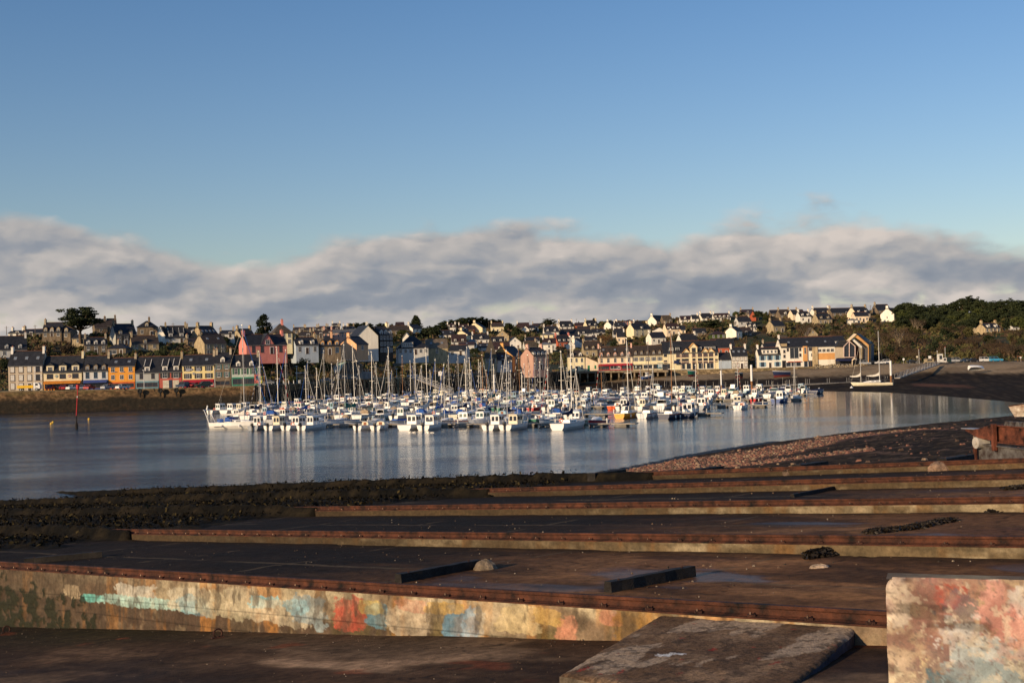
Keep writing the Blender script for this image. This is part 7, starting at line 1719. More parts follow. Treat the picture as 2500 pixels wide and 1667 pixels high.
MASTS = [(615, 832), (628, 860), (640, 897), (647, 897), (670, 848), (693, 856), (761, 810), (753, 883), (791, 857), (828, 805), (841, 843), (855, 845), (835, 880), (870, 825), (903, 825), (898, 860), (923, 887), (940, 850), (951, 870), (979, 870), (1000, 882),
         (1010, 857), (1013, 877), (1031, 851), (1039, 896), (1066, 879), (1093, 891), (1102, 870), (1119, 867), (1131, 879), (1138, 851), (1148, 876), (1169, 879), (1174, 867), (1180, 888), (1199, 853), (1207, 890), (1230, 894), (1238, 858), (1244, 885), (1267, 842),
         (1286, 867), (1289, 888), (1309, 887), (1319, 891), (1323, 885), (1334, 847), (1366, 859), (1386, 899), (1392, 911), (1414, 903), (1419, 903), (1466, 849), (1496, 897), (1511, 890), (1550, 906), (1569, 897), (1599, 897), (1625, 910), (1656, 911), (1684, 909), (1700, 891),
         (1719, 921), (1734, 912), (1762, 881), (1802, 876), (1811, 905), (1836, 885), (1872, 890), (1877, 898), (1910, 907), (1940, 880), (1966, 893), (1975, 895), (745, 895), (776, 900), (815, 890), (885, 895), (965, 905), (1052, 905), (1080, 908), (1156, 905), (1191, 905), (1216, 912), (1255, 905), (1276, 910), (1299, 905), (1345, 905), (1437, 915), (1480, 918), (1535, 915), (1750, 925), (1790, 922), (1855, 915), (1925, 918)]
for (mx, my) in sorted(MASTS, key=lambda m: m[1]):
    best = None
    for sl in slots:
        if sl['mast']: continue
        p = mpos(sl['e'], sl['n']+4.7)
        # height so that the top projects to my
        Yd = p.y; hgt = EYE+(yh(mx)-my)*Yd/F
        if not (8.2 < hgt < 15.5): continue
        tx = proj((p.x, p.y, hgt))[0]
        err = abs(tx-mx)+(abs(hgt-11.5)*.5)+rng.random()*3
        if abs(tx-mx) < 9 and (best is None or err < best[0]): best = (err, sl, hgt, tx)
    if best:
        err, sl, hgt, tx = best; sl['mast'] = hgt; sl['e'] += (mx-tx)/F*mpos(sl['e'], sl['n']).y*.9
special = [(1478, 1022, 'x')]
SPEC = {}
def near_slot(px, py):
    # nearest free slot by waterline position
    b = min((s for s in slots if not s.get('spec')), key=lambda s: (mproj(s['e'], s['n'])[0]-px)**2+4*(mproj(s['e'], s['n'])[1]-py)**2); b['spec'] = 1; return b
def spec(px, py, bt, lab, dn=0, yaw=0):
    s_ = near_slot(px, py); p = atz(px, py, 0); rel = Vector((p.x, p.y))-O0; e = rel.dot(EV); n_ = rel.dot(NV)
    s_['used'] = 1; place(bt, e, n_, lab=lab, row=s_['pi'], yawoff=yaw)
    for t in slots:
        tx, ty = mproj(t['e'], t['n'] if t['side'] == 0 else t['n']+7)
        if t is not s_ and not t.get('spec') and abs(tx-px) < 22 and -5 < ty-py < 22: t['used'] = 1
    # clear neighbours
    for t in slots:
        if t is not s_ and t['pi'] == s_['pi'] and abs(t['e']-e) < 2.6 and abs(t['n']-n_) < 8: t['used'] = 1
yb_ = sailboat(8.0, 14.3, 'yellow', None, 'navy', furl='white'); spec(1512, 1022, yb_, 'orange yellow hulled sailing boat at the right end of the second pontoon')
wb_ = sailboat(8.0, 13.6, 'white', 'maroon', 'white', mc='dark', furl=None); spec(1567, 1022, wb_, 'white sailing boat with a dark brown mast, between the yellow and the navy hulls')
nb_ = sailboat(8.6, 15.6, 'navy', 'orange', 'tan', mc='wood', furl='white'); spec(1620, 1024, nb_, 'navy blue sailing boat with a varnished wooden mast')
pb_ = motorboat(7.8, 'navy', 'white', 'pilot', 'white', 'white', False); spec(1668, 1020, pb_, 'navy hulled motor boat with a white wheelhouse at the end of the second pontoon')
ob_ = motorboat(6.0, 'orange', None, 'cuddy', 'white', ob=False); spec(1492, 1000, ob_, 'bright orange hulled small boat behind the yellow one')
yd_ = motorboat(4.2, 'brightyellow', None, 'open', ob=True); spec(1754, 980, yd_, 'small bright yellow open dinghy at the right of the marina')
rd_ = motorboat(4.4, 'red', None, 'open', ob=True); spec(1838, 981, rd_, 'small red open dinghy among white boats at the right of the marina')
gd_ = sailboat(8.4, 13.2, 'white', 'navy', None, furl='white'); 
spec(1296, 1034, motorboat(6.2, 'green', None, 'cuddy', 'white', ob=False), 'dark green hulled small boat beside the pontoon, right of the cream wheelhouse')
spec(1985, 962, motorboat(7.5, 'navy', None, 'cover', canopy='navy', ob=False), 'dark blue hulled boat at the far right end of the marina')
for o_ in (gd_[0],):
    for c in list(o_.children_recursive): bpy.data.objects.remove(c)
    bpy.data.objects.remove(o_)
for sl in slots:
    if sl.get('used') or sl.get('spec'): continue
    L = 6.2+rng.random()*2.4; away = sl['side'] == 0
    col = COLW[int(rng.integers(0, len(COLW)))]; st_ = [None, 'navy', 'blue', 'red', None][int(rng.integers(0, 5))]
    if sl['mast']:
        L = min(10.5, max(7.0, sl['mast']*.74)); cov = ['blue', 'navy', 'white', 'tan', 'green', 'navy', 'white', 'white', 'grey'][int(rng.integers(0, 9))]
        b = sailboat(round(L*2)/2, round(sl['mast'], 1), col if col in ('white', 'cream', 'navy', 'blue', 'white') else 'white', st_, cov, mc='wood' if rng.random() < .07 else 'alu', furl=[None, 'white', 'white', 'bluestripe', 'redstripe', 'white', 'blue'][int(rng.integers(0, 7))], ring=rng.random() < .2, dodger=[None, None, 'blue', 'navy', 'tan'][int(rng.integers(0, 5))])
        place(b, sl['e'], sl['n'] if away else sl['n'], away, row=sl['pi']); sl['desc'] = '%s sailing yacht with %s sail cover' % ({'cream': 'cream hulled', 'navy': 'navy hulled', 'blue': 'blue hulled'}.get(col, 'white'), cov)
        BOATS[-1][3] = '#'+sl['desc']
    elif rng.random() < (.86 if sl['pi'] > 0 else .92):
        k = ['pilot', 'pilot', 'cruiser', 'pilot', 'cuddy', 'cruiser', 'cover', 'open'][int(rng.integers(0, 8))]; hs = ['white', 'white', 'cream', 'white', 'white', 'white', 'skyblue', 'cream', 'white'][int(rng.integers(0, 9))]
        L = round((4.8+rng.random()*2.6)*2)/2; cv = ['blue', 'navy', 'green', 'grey', 'tan', 'white'][int(rng.integers(0, 6))]
        b = motorboat(L, col, st_, k, hs, 'white' if rng.random() < .8 else ('orange' if rng.random() < .4 else 'blue'), rng.random() < .6, ['plain', 'rake', 'green'][int(rng.integers(0, 3))], ring=rng.random() < .15, canopy=cv if (k == 'cover' or rng.random() < .3) else None)
        place(b, sl['e'], sl['n'], away, row=sl['pi'])
        cn = {'cream': 'cream hulled', 'navy': 'navy hulled', 'grey': 'grey hulled', 'blue': 'blue hulled', 'red': 'red hulled', 'skyblue': 'sky blue', 'green': 'green hulled'}.get(col, 'white')
        BOATS[-1][3] = '#'+cn+{'pilot': ' wheelhouse boat', 'cruiser': ' cabin cruiser with raked windscreen', 'cuddy': ' small boat with low cuddy', 'cover': ' boat under a %s cover' % cv, 'open': ' open dinghy'}[k]
ORD = ['first', 'second', 'third', 'fourth', 'fifth', 'sixth', 'seventh', 'eighth', 'ninth', 'tenth', 'eleventh', 'twelfth']
PN = ['nearest', 'second', 'third', 'fourth', 'fifth', 'farthest']
for o, e, n_, lab, row in BOATS:
    sail = o.name.startswith('sailing'); px = proj((o.location.x, o.location.y, 0))[0]
    if lab and lab[0] == '#': lab = '%s at the %s pontoon, before %s' % (lab[1:], PN[row], lmk(px))
    tag(o, lab, 'sailing boat' if sail else 'motor boat', 'yachts moored in the marina' if sail else 'motor boats moored in the marina', px=px)
# pontoons with floats, posts
PCON = pm('pontoon_deck', (.34, .30, .25), rough=.85, var=.3, scale=.8); FLO = pm('pontoon_float', (.20, .18, .15), rough=.9, var=.3); DKF = pm('dark_float', (.02, .02, .02), rough=.8)  # floats of the long walkway are near black
for pi, (pn, e0, e1) in enumerate(PONT):
    ee1 = e1+2
    while mproj(ee1, pn)[0] > 1994: ee1 -= 1
    p = mpos(e0, pn); root = empty('pontoon', (p.x, p.y, 0), HEAD); tag(root, 'grey floating pontoon walkway, %s row from the camera' % PN[pi] if pi < 5 else 'grey floating pontoon walkway farthest from the camera', 'pontoon', 'marina pontoons', px=mproj((e0+e1)/2, pn)[0])
    mb = MB(); mb.box(0, ee1-e0, 0, 1.5, .42, .58); x = 2
    while x < ee1-e0-1: mb.box(x, x+.12, -6.5, 0, .36, .5); mb.box(x, x+.12, 1.5, 7.5, .36, .5); x += 8.2
    mb.build('walkway', PCON, root); mb = MB(); x = .5
    while x < ee1-e0-2: mb.box(x, x+2.0, .05, 1.45, -.3, .42); x += 4
    mb.build('floats', FLO, root)
    mb = MB(); x = 3
    while x < ee1-e0-1: mb.tube((x, .75, .58), (x, .75, 1.35), .12, .12, 6); x += 9
    mb.build('service_posts', C('white_post', (.66, .62, .56)), root)
def pile(px, ytop, D, h_red, label, w_=.32):
    p = at(px, ytop, D); o = empty('mooring_pile', (p.x, p.y, 0)); tag(o, label, 'mooring pile', px=px)
    mb = MB(); mb.tube((0, 0, -1), (0, 0, p.z*.45), w_, w_, 10, 0); mb.build('lower_tube', pm('rusty_tube', (.25, .12, .05), rough=.8, var=.4), o)
    mb = MB(); mb.tube((0, 0, p.z*.45), (0, 0, p.z), w_, w_, 10, 0); mb.tube((0, 0, p.z), (0, 0, p.z+.08), w_*1.05, w_*.6, 10); mb.build('white_sleeve', GM('white'), o)
pile(2174, 881, 385, 0, 'thick white and rust mooring pile beside the ketch'); pile(1834, 891, 355, 0, 'thick white mooring pile behind the boats right of centre')
pile(1206, 915, 330, 0, 'white topped mooring pile among the masts in the middle', .25); pile(1760, 905, 340, 0, 'slim white topped pile left of the small white house', .2)

# ------------------------------------------------------------------ long walkway, ketch, gangway, beached boats on the right
def walkway():
    a, b = atz(1822, 942, 1.2), atz(2196, 928, 1.2); root = empty('long_walkway', a, math.atan2(b.y-a.y, b.x-a.x)); tag(root, 'long narrow walkway with railing posts stretching over the mud to the right', 'walkway', px=2000)
    L = (b-a).xy.length; mb = MB(); mb.box(0, L, 0, 2, -.45, 0); mb.build('walkway', PCON, root); mb = MB(); x = 1
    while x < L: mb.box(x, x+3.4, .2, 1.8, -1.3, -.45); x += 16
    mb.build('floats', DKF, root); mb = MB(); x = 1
    while x < L: mb.tube((x, 1.9, 0), (x, 1.9, 1.5), .04, n=4); mb.tube((x+.9, 1.9, 0), (x+.9, 1.9, 1.5), .04, n=4); x += 8
    mb.build('posts', METAL, root)
walkway()
def gangway(x0, y0, D0, x1, y1, D1, label, w=1.6):
    a, b = at(x0, y0, D0), at(x1, y1, D1); root = empty('gangway', a); tag(root, label, 'gangway', px=(x0+x1)/2); d = b-a; mb = MB(); s_ = Vector((d.y, -d.x, 0)).normalized()*w
    mb.loft([[Vector((0, 0, 0)), s_, s_+Vector((0, 0, .25)), Vector((0, 0, .25))], [d, d+s_, d+s_+Vector((0, 0, .25)), d+Vector((0, 0, .25))]]); mb.build('deck', PCON, root)
    mb = MB(); n = 14
    for sd_ in (Vector((0, 0, 0)), s_):
        for i in range(n):
            p, q = d*(i/n)+sd_, d*((i+1)/n)+sd_; u = Vector((0, 0, 1.3)); mb.tube(p+u, q+u, .05, n=4); mb.tube(p, p+u, .035, n=4); mb.tube(p if i % 2 else p+u, q+u if i % 2 else q, .03, n=4)
    mb.build('truss_railing', METAL, root)
gangway(2184, 924, 384, 2284, 890, 448, 'sloping truss gangway climbing from the walkway to the car park'); gangway(1095, 958, 400, 1002, 922, 446, 'sloping lattice gangway going down to the marina behind the masts')
def jetty():
    a, b = at(893, 924, 436), at(984, 923, 452); root = empty('timber_jetty', a); tag(root, 'pale timber jetty on raking struts behind the masts', 'jetty', px=935); d = b-a; m_ = pm('pale_jetty_timber', (.42, .34, .20), rough=.85, var=.3)
    mb = MB(); u = Vector((0, 0, .35)); k = Vector((0, -3, 0)); mb.loft([[Vector(), k, k+u, u], [d, d+k, d+k+u, d+u]]); mb.build('deck', m_, root)
    mb = MB()
    for i in range(9):
        p = d*(i/8)+k; mb.tube(p, p-Vector((0, 0, 7)), .16, n=5); mb.tube(p, p+Vector((1.6, 1.5, -2.2)), .12, n=4); mb.tube(p+u, p+Vector((0, 0, 1.5)), .06, n=4)
    mb.build('struts', m_, root)
jetty()
def ketch():
    p = at(2096, 920, 388); z = .75; L = 11.8; b = sailboat(L, 18.8, 'cream', None, None, furl=None, boom=False); o = b[0]; q = at(2180, 921, 384)
    o.location = (q.x, q.y, z); o.rotation_euler = (0, 0, math.atan2(p.y-q.y, p.x-q.x)-math.pi/2); [setattr(c, 'scale', (.8, 1, .72)) for c in o.children if c.name.startswith(('hull', 'deck'))]
    for c in list(o.children):
        if c.name.startswith('mast'):
            for d in list(c.children_recursive): bpy.data.objects.remove(d)
            bpy.data.objects.remove(c)
    Fb = b[3]; mb = MB(); hz = at(2150, 808, 386).z-z; mb.tube((0, L*.33, Fb), (0, L*.33, hz), .13, .09, 8); mb.tube((0, L*.33-.0, hz*.58), (0, L*.33-.1, hz*.62), .18, n=6); mb.build('main_mast', METAL, o)
    hz2 = at(2108, 838, 387).z-z; mb = MB(); mb.tube((0, L*.80, Fb), (0, L*.80, hz2), .10, .07, 8); mb.build('second_mast', METAL, o)
    mb = MB()
    for (y0, y1, zz) in ((L*.33, L*.66, 2.0), (L*.80, L*1.08, 1.9)):
        rings = []
        for i in range(6): u = i/5; rings.append([(-.14, y0+(y1-y0)*u, Fb+zz-.1-.3*math.sin(u*3)), (.14, y0+(y1-y0)*u, Fb+zz-.1-.3*math.sin(u*3)), (.1, y0+(y1-y0)*u, Fb+zz+.3*(1-u)+.8*(1-u)**6), (-.1, y0+(y1-y0)*u, Fb+zz+.3*(1-u)+.8*(1-u)**6)])
        mb.loft(rings)
    mb.build('furled_sails', KM('white'), o)
    mb = MB()
    for a_, b__ in (((0, -.1, Fb), (0, L*.33, hz)), ((0, L*.33, hz), (0, L*.80, hz2*.95)), ((0, L*.80, hz2), (0, L*1.04, Fb+.4)), ((1.3, L*.3, Fb), (0, L*.33, hz)), ((-1.3, L*.3, Fb), (0, L*.33, hz)), ((1.1, L*.78, Fb), (0, L*.8, hz2)), ((-1.1, L*.78, Fb), (0, L*.8, hz2)), ((1.2, L*.2, Fb), (0, L*.33, hz)), ((-1.2, L*.2, Fb), (0, L*.33, hz))): mb.tube(a_, b__, .02, n=3)
    mb.build('rigging', pm('steel_wire', (.30, .28, .26)), o)
    mb = MB(); mb.box(-.12, .12, L*.3, L*.7, -1.3, -.2); mb.build('keel', GM('maroon'), o)
    tag(o, 'long cream white two masted yacht aground on the mud beside the walkway', 'sailing boat', px=2140)
ketch()
def beached(px0, px1, y, D, L, col, low, label, mast=None):
    o = empty('beached_boat'); B = L*.30; Fb = 1.3; obj('hull', hull_me(L, B, Fb, col, 'white', .6), o); obj('deck', deck_me(L, B, Fb, .6), o)
    mb = MB(); r = hull_rings(L*.9, B*.72, .25, .6); rr_ = [[(a[0][0], a[0][1]+L*.05, .05), (a[0][0]*.5, a[0][1]+L*.05, -.9), (a[7][0]*.5, a[7][1]+L*.05, -.9), (a[7][0], a[7][1]+L*.05, .05)] for a in r]; mb.loft(rr_); mb.build('red_bottom', GM(low), o)
    p = at(px0, y, D); q = at(px1, y, D-2); o.location = (p.x, p.y, p.z); o.rotation_euler = (0, R(6), math.atan2(q.y-p.y, q.x-p.x)-math.pi/2)
    mb = MB(); mb.tube((B*.45, L*.3, .9), (B*.6, L*.3, -1.0), .07, n=5); mb.tube((B*.3, L*.75, .9), (B*.55, L*.75, -1.0), .07, n=5); mb.build('legs', GM('white'), o); tag(o, label, 'boat', px=(px0+px1)/2); return o
beached(1929, 1887, 915, 492, 7.0, 'navy', 'maroon', 'dark hulled wooden boat with red bottom propped on legs on the beach')
beached(1813, 1795, 918, 486, 3.6, 'black', 'maroon', 'small dark boat aground on the beach below the small white house'); 
beached(1697, 1680, 914, 492, 3.6, 'green', 'maroon', 'small green hulled boat aground below the yellow hotel')
b = motorboat(4.6, 'blue', 'white', 'pilot', 'white', 'white', False); o = b[0]; p = at(1568, 924, 486); q = at(1592, 920, 488); o.location = p; o.rotation_euler = (0, 0, math.atan2(q.y-p.y, q.x-p.x)-math.pi/2); tag(o, 'blue hulled boat with a white wheelhouse aground below the wharf', 'motor boat', px=1580)
b = motorboat(5.2, 'skyblue', None, 'open', ob=False); o = b[0]; p = atz(1604, 943, .1); q = atz(1570, 940, .1); o.location = p; o.rotation_euler = (0, 0, math.atan2(q.y-p.y, q.x-p.x)-math.pi/2); tag(o, 'pale blue open rowing boat behind the dark mast, near the muddy shore', 'boat', px=1587)
b = motorboat(5.0, 'white', None, 'open', ob=False); o = b[0]; p = at(2365, 895, 400); o.location = p; o.rotation_euler = (R(0), R(150), R(-75)); tag(o, 'upturned white dinghy lying on the sand at the right', 'boat', px=2380)
# trawler at the left edge
def trawler():
    p = atz(38, 1000, 0.0); o = empty('trawler'); L = 13; B = 4.2; Fb = 2.2; obj('hull', hull_me(L, B, Fb, 'skyblue', 'white', .7), o); obj('deck', deck_me(L, B, Fb, .7), o)
    mb = MB(); r = hull_rings(L, B*1.01, .9, .7); mb.loft([[(a[0][0], a[0][1]*.97, a[0][2]), (a[2][0], a[2][1]*.97, -.2), (a[5][0], a[5][1]*.97, -.2), (a[7][0], a[7][1]*.97, a[7][2])] for a in r]); mb.build('red_bottom', GM('maroon'), o)
    a, w_ = wheelhouse_me(2.4, 3.0, 2.4, 'white', 'white', 'plain'); c = obj('wheelhouse', a, o, (0, 2.0, Fb)); obj('windows', w_, c)
    mb = MB(); mb.tube((0, L*.62, Fb), (0, L*.62, Fb+6), .14, .1, 6); mb.tube((0, L*.62, Fb+1), (0, -3, Fb+14.5), .16, .12, 6); mb.tube((0, L*.62, Fb+6), (0, L, Fb+.5), .04, n=4); mb.build('mast_and_boom', pm('grey_painted_steel', (.34, .31, .28)), o)
    mb = MB()
    for i in range(7): mb.tube((-B*.4+i*.1, L*.5+i*.7, Fb), (-B*.4+i*.1, L*.5+i*.7, Fb+1.2), .05, n=4)
    mb.ellip((.3, L*.55, Fb+.5), (.8, 1.0, .6)); mb.ellip((-.6, L*.48, Fb+.4), (.6, .7, .5)); mb.build('nets_and_gear', pm('dark_net', (.04, .045, .05), rough=.9, bump=.8), o)
    o.location = (p.x, p.y, 0); o.rotation_euler = (0, 0, -math.pi/2-R(8)); o.location.x -= 13.3; tag(o, 'blue and white trawler with a raking boom, cut off by the left edge', 'fishing boat', px=10)
trawler()
# buoys
def buoy(px, py, r, c, label):
    p = atz(px, py, r*.4); mb = MB(); mb.ellip((0, 0, 0), (r, r, r*.95), 0, 10, 8); mb.tube((0, 0, r*.8), (0, 0, r*1.35), r*.18, n=6); o = mb.build('buoy', GM(c), smooth=True); o.location = p; tag(o, label, 'buoy', 'mooring buoys')
buoy(125, 1034, .27, 'brightyellow', 'yellow buoy left of the pole, left one of a close pair'); buoy(129, 1031, .27, 'brightyellow', 'yellow buoy left of the pole, right one of a close pair'); buoy(217, 1023, .28, 'brightyellow', 'single yellow buoy right of the red pole')
buoy(2079, 948, .55, 'white', 'larger white buoy at the muddy edge, right of the other two'); buoy(2072, 939, .38, 'white', 'small white buoy just left of the walkway end'); buoy(2000, 950, .38, 'white', 'white buoy at the right end of the marina water')
# red channel pole
p = atz(187, 1047, 0); o = empty('channel_pole', p); tag(o, 'slender leaning red and white channel pole with a red can top', 'channel marker'); zt = at(190, 941, p.y).z
mb = MB(); mb.tube((0, 0, zt*.30), (.25, 0, zt*.72), .09, .08, 7, 0); mb.tube((.25, 0, zt*.72), (.28, 0, zt*.76), .08, .08, 7, 1); mb.tube((.28, 0, zt*.76), (.4, 0, zt*.94), .08, .08, 7, 0); mb.build('pole', [GM('red'), GM('white')], o)
mb = MB(); mb.tube((.4, 0, zt*.92), (.42, 0, zt*1.02), .34, .34, 9); mb.build('can_topmark', GM('red'), o)
mb = MB(); mb.tube((0, 0, -.5), (0, 0, zt*.31), .18, .10, 7); mb.ellip((0, 0, .5), (.32, .3, .9)); mb.build('weedy_base', pm('weedy_base', (.025, .02, .015), rough=.8, var=.4), o)

# ------------------------------------------------------------------ cars, lamp posts, signs, small shore things
def car_me(kind, c):
    def f():
        mb = MB(); w = 1.72; L = 4.1 if kind == 'car' else 4.4; top = 1.45 if kind == 'car' else 1.85
        side = [(0, .35), (0, .85), (.12, .98), (.95, 1.02), (L-.1, .92), (L, .75), (L, .35)] if kind == 'car' else [(0, .35), (0, 1.05), (.08, 1.15), (2.8, 1.1), (L-.05, .95), (L, .75), (L, .35)]
        mb.loft([[(x, -w/2, z) for x, z in side], [(x, w/2, z) for x, z in side]]); rf = [(.9, 1.0), (1.25, top), (2.5, top), (3.2, 1.0)] if kind == 'car' else [(.06, 1.1), (.12, top), (2.3, top), (3.1, 1.1)]
        roof = [(rf[1][0]-.02, top-.05), (rf[1][0]+.05, top), (rf[2][0]-.05, top), (rf[2][0]+.02, top-.05)]; mb.loft([[(x, -w/2+.14, z+.03) for x, z in roof], [(x, w/2-.14, z+.03) for x, z in roof]])
        for x0_, x1_ in ((rf[1][0]-.02, rf[0][0]), ((rf[1][0]+rf[2][0])/2, (rf[1][0]+rf[2][0])/2), (rf[2][0], rf[3][0])):
            for s_ in (-1, 1): mb.tube((x0_, s_*(w/2-.14), top-.02), (x1_, s_*(w/2-.06), 1.02), .05, n=4)
        return mb.mesh('body', [c])
    def g():
        w = 1.72; top = 1.45 if kind == 'car' else 1.85; mb = MB(); rf = [(.95, 1.0), (1.27, top-.03), (2.48, top-.03), (3.12, 1.0)] if kind == 'car' else [(.10, 1.1), (.15, top-.03), (2.28, top-.03), (3.0, 1.1)]
        mb.loft([[(x, -w/2+.12, z) for x, z in rf], [(x, w/2-.12, z) for x, z in rf]]); return mb.mesh('windows', [GLASS])
    return cached(('car', kind, c.name), f), cached(('carw', kind), g)
WHEEL = cached(('wheel',), lambda: (lambda m: (m.tube((0, -.1, 0), (0, .1, 0), .31, n=12, m=0), m.tube((0, -.115, 0), (0, .115, 0), .18, n=8, m=1), m.mesh('wheel', [RUBBER, pm('alloy', (.45, .45, .46), rough=.4, metal=.5)]))[2])(MB()))
CAR = {'white': (.75, .73, .70), 'silver': (.40, .41, .42), 'blue': (.05, .30, .50), 'red': (.40, .03, .03), 'black': (.02, .02, .025), 'darkblue': (.03, .05, .09), 'greenblack': (.02, .045, .04), 'grey': (.16, .17, .18)}
def car(px, c, label, kind='car', D=None, rz=None, z=None, py=None):
    z = ZQ(px)
    D = D or Dq(px)+4; k = ray(px, 850); o = empty('parked_car' if kind == 'car' else 'parked_van', (k.x/k.y*D, D, z), 0)
    a, b = car_me(kind, pm('car_paint_'+c, CAR[c], rough=.3, var=.05, spec=.5)); obj('body', a, o, (-2.05, 0, 0)); obj('windows', b, o, (-2.05, 0, 0))
    for x in (-1.25, 1.2):
        for y in (-.80, .80): obj('wheel', WHEEL, o, (x, y, .31))
    for y in (-.6, .6): obj('headlight', cached(('hl',), lambda: (lambda m: (m.box(0, .06, -.18, .18, 0, .14), m.mesh('headlight', [pm('lamp_glass', (.7, .7, .68), rough=.2)]))[1])(MB())), o, (2.02, y, .66))
    o.rotation_euler = (0, 0, R(rz if rz is not None else (0 if px % 2 else 180))); tag(o, label, kind if kind != 'van' else 'van', 'vehicles parked along the harbour', px=px)
car(177, 'white', 'white car parked under the left end of the orange awning', D=369, rz=58); car(197, 'silver', 'silver car parked between the orange and blue awnings', D=369, rz=120); car(216, 'red', 'red car parked below the blue awning', D=369, rz=80)
car(261, 'silver', 'silver car parked between the blue awning house and the orange house', D=370, rz=62); car(298, 'white', 'white car parked in front of the orange house', D=369, rz=55); car(123, 'red', 'dark red car under the middle of the orange awning', D=373, rz=90); car(155, 'red', 'second dark red car, deeper under the orange awning', D=374, rz=90)
car(444, 'darkblue', 'dark blue car parked in front of the right side of the red house', 'van', D=371, rz=140); car(455, 'black', 'black car partly behind the dark blue one by the yellow house', D=375, rz=70); car(494, 'greenblack', 'dark green car in front of the crimson shopfront', 'van', D=371, rz=215); car(472, 'red', 'red car in front of the yellow house', D=376, rz=80)
for px, c, d, lab, k in [(2065, 'grey', 7, 'grey car in front of the glass gable entrance', 'car'), (2110, 'silver', 4, 'silver car right of the arched porch', 'van'), (2131, 'black', 10, 'dark car beside the end wall of the modern building', 'car'), (2148, 'white', 9, 'white car left of the row end, behind the ketch mast', 'car'), (2158, 'white', 13, 'second white car, just right of the ketch mast', 'van'),
                         (2226, 'black', 6, 'black car alone on the empty asphalt', 'car'), (2318, 'greenblack', 12, 'very dark car right behind the white huts', 'van'), (2337, 'silver', 8, 'silver van left in the car park row', 'van'), (2358, 'darkblue', 10, 'dark blue car between the silver van and the black car', 'car'), (2374, 'black', 8, 'black car second from the white van', 'car'),
                         (2406, 'white', 5, 'large white van parked beside the light blue car', 'van'), (2430, 'blue', 8, 'light blue hatchback at the right end of the car park', 'van')]:
    car(px, c, lab, k, D=Dq(px)+d, rz=rng.choice([0, 180]) if px != 2406 else 0)
for px, c, lab in [(652, 'grey', 'grey car by the dark thicket at the quay'), (795, 'grey', 'grey car on the quay left of the curved shed'), (1006, 'silver', 'silver car above the jetty on the shadowed quay'), (1090, 'black', 'dark car on the shadowed quay in the middle')]:
    car(px, c, lab, D=Dq(px)+5)
# yellow lorry
D = 369; k = ray(73, 850); o = empty('flatbed_lorry', (k.x/k.y*D, D, ZQ(73)), R(4)); tag(o, 'white cabbed lorry with a yellow flatbed in front of the beige house', 'lorry', px=73)
mb = MB(); mb.box(-3.6, 1.0, -1, 1, .8, 1.25); mb.box(-3.6, 1.0, -1.02, -.95, 1.25, 1.6); mb.build('flatbed', GM('brightyellow'), o); mb = MB(); mb.loft([[(1.1, -1, .6), (2.9, -1, .6), (2.9, -1, 1.5), (2.4, -1, 2.3), (1.1, -1, 2.4)], [(1.1, 1, .6), (2.9, 1, .6), (2.9, 1, 1.5), (2.4, 1, 2.3), (1.1, 1, 2.4)]]); mb.build('cab', GM('white'), o)
mb = MB(); mb.box(1.5, 2.3, -1.02, -.98, 1.5, 2.1); mb.build('cab_window', GLASS, o)
for x in (-2.6, 2.0):
    for y in (-.9, .9): q = obj('wheel', WHEEL, o, (x, y, .42)); q.scale = (1.35, 1.3, 1.35)
def lamp(px, ytop, D, label, red=False, arm=True, base=None, wide=False):
    base = ZQ(px)
    p = at(px, ytop, D); o = empty('street_lamp', (p.x, p.y, base)); tag(o, label, 'street lamp', 'street lamps along the harbour'); h = p.z-base
    mb = MB(); mb.tube((0, 0, 0), (0, 0, h), .10, .07, 7); mb.build('post', C('white_lamp_post', (.62, .60, .56), rough=.5), o)
    mb = MB()
    if arm == 'arm': mb.tube((0, 0, h), (-3.4, 0, h+.1), .07, n=5); mb.box(-3.9, -3.0, -.15, .15, h+.02, h+.18)
    else: mb.tube((0, 0, h), (0, 0, h+.12), .45 if wide else .22, .35 if wide else .15, 8)
    mb.build('lamp_head', C('lamp_head_red', (.5, .06, .04)) if red else GM('white'), o)
lamp(351, 904, 367, 'white lamp post with a flat top beside the grey and teal house', wide=True); lamp(524, 900, 370, 'white lamp post at the right corner of the crimson shopfront', wide=True); lamp(751, 910, 398, 'white angled lamp arm on the quay left of the shed', arm='arm'); lamp(724, 894, 400, 'slim lamp post against the bramble thicket')
lamp(85, 910, 367, 'white lamp post in front of the beige house, above the lorry'); lamp(968, 900, 446, 'pale lamp post on the quay above the timber jetty', wide=True); lamp(2243, 852, 470, 'tall lamp with a small red head left of the white huts', True); lamp(2288, 857, 462, 'tall lamp with white head beside the tall white hut'); lamp(2307, 847, 466, 'tallest lamp with a red head just right of the white huts', True)
lamp(2150-60, 850, 505, 'slim lamp behind the arched porch') if False else None
def roadsign(px, py, D, r, c, label, sq=False, base=None):
    base = ZQ(px)
    p = at(px, py, D); o = empty('road_sign', (p.x, p.y, base)); tag(o, label, 'sign', px=px); h = p.z-base; mb = MB(); mb.tube((0, .05, 0), (0, .05, h), .04, n=5); mb.build('post', METAL, o)
    mb = MB()
    if sq: mb.box(-r, r, -.03, .03, h-r, h+r)
    else: mb.tube((0, -.03, h), (0, .03, h), r, n=14)
    mb.build('sign_face', GM(c), o)
roadsign(2206, 877, 480, .42, 'white', 'round white sign alone before the dark hedge'); roadsign(2239, 871, 470, .38, 'cream', 'round sign with pale face below the red headed lamp'); roadsign(2270, 872, 462, .5, 'white', 'square white notice board left of the tall hut', True); roadsign(2492, 872, 432, .35, 'white', 'small round white sign at the right edge')
roadsign(1075, 912, 455, .75, 'white', 'square white board on the quay behind the masts', True)
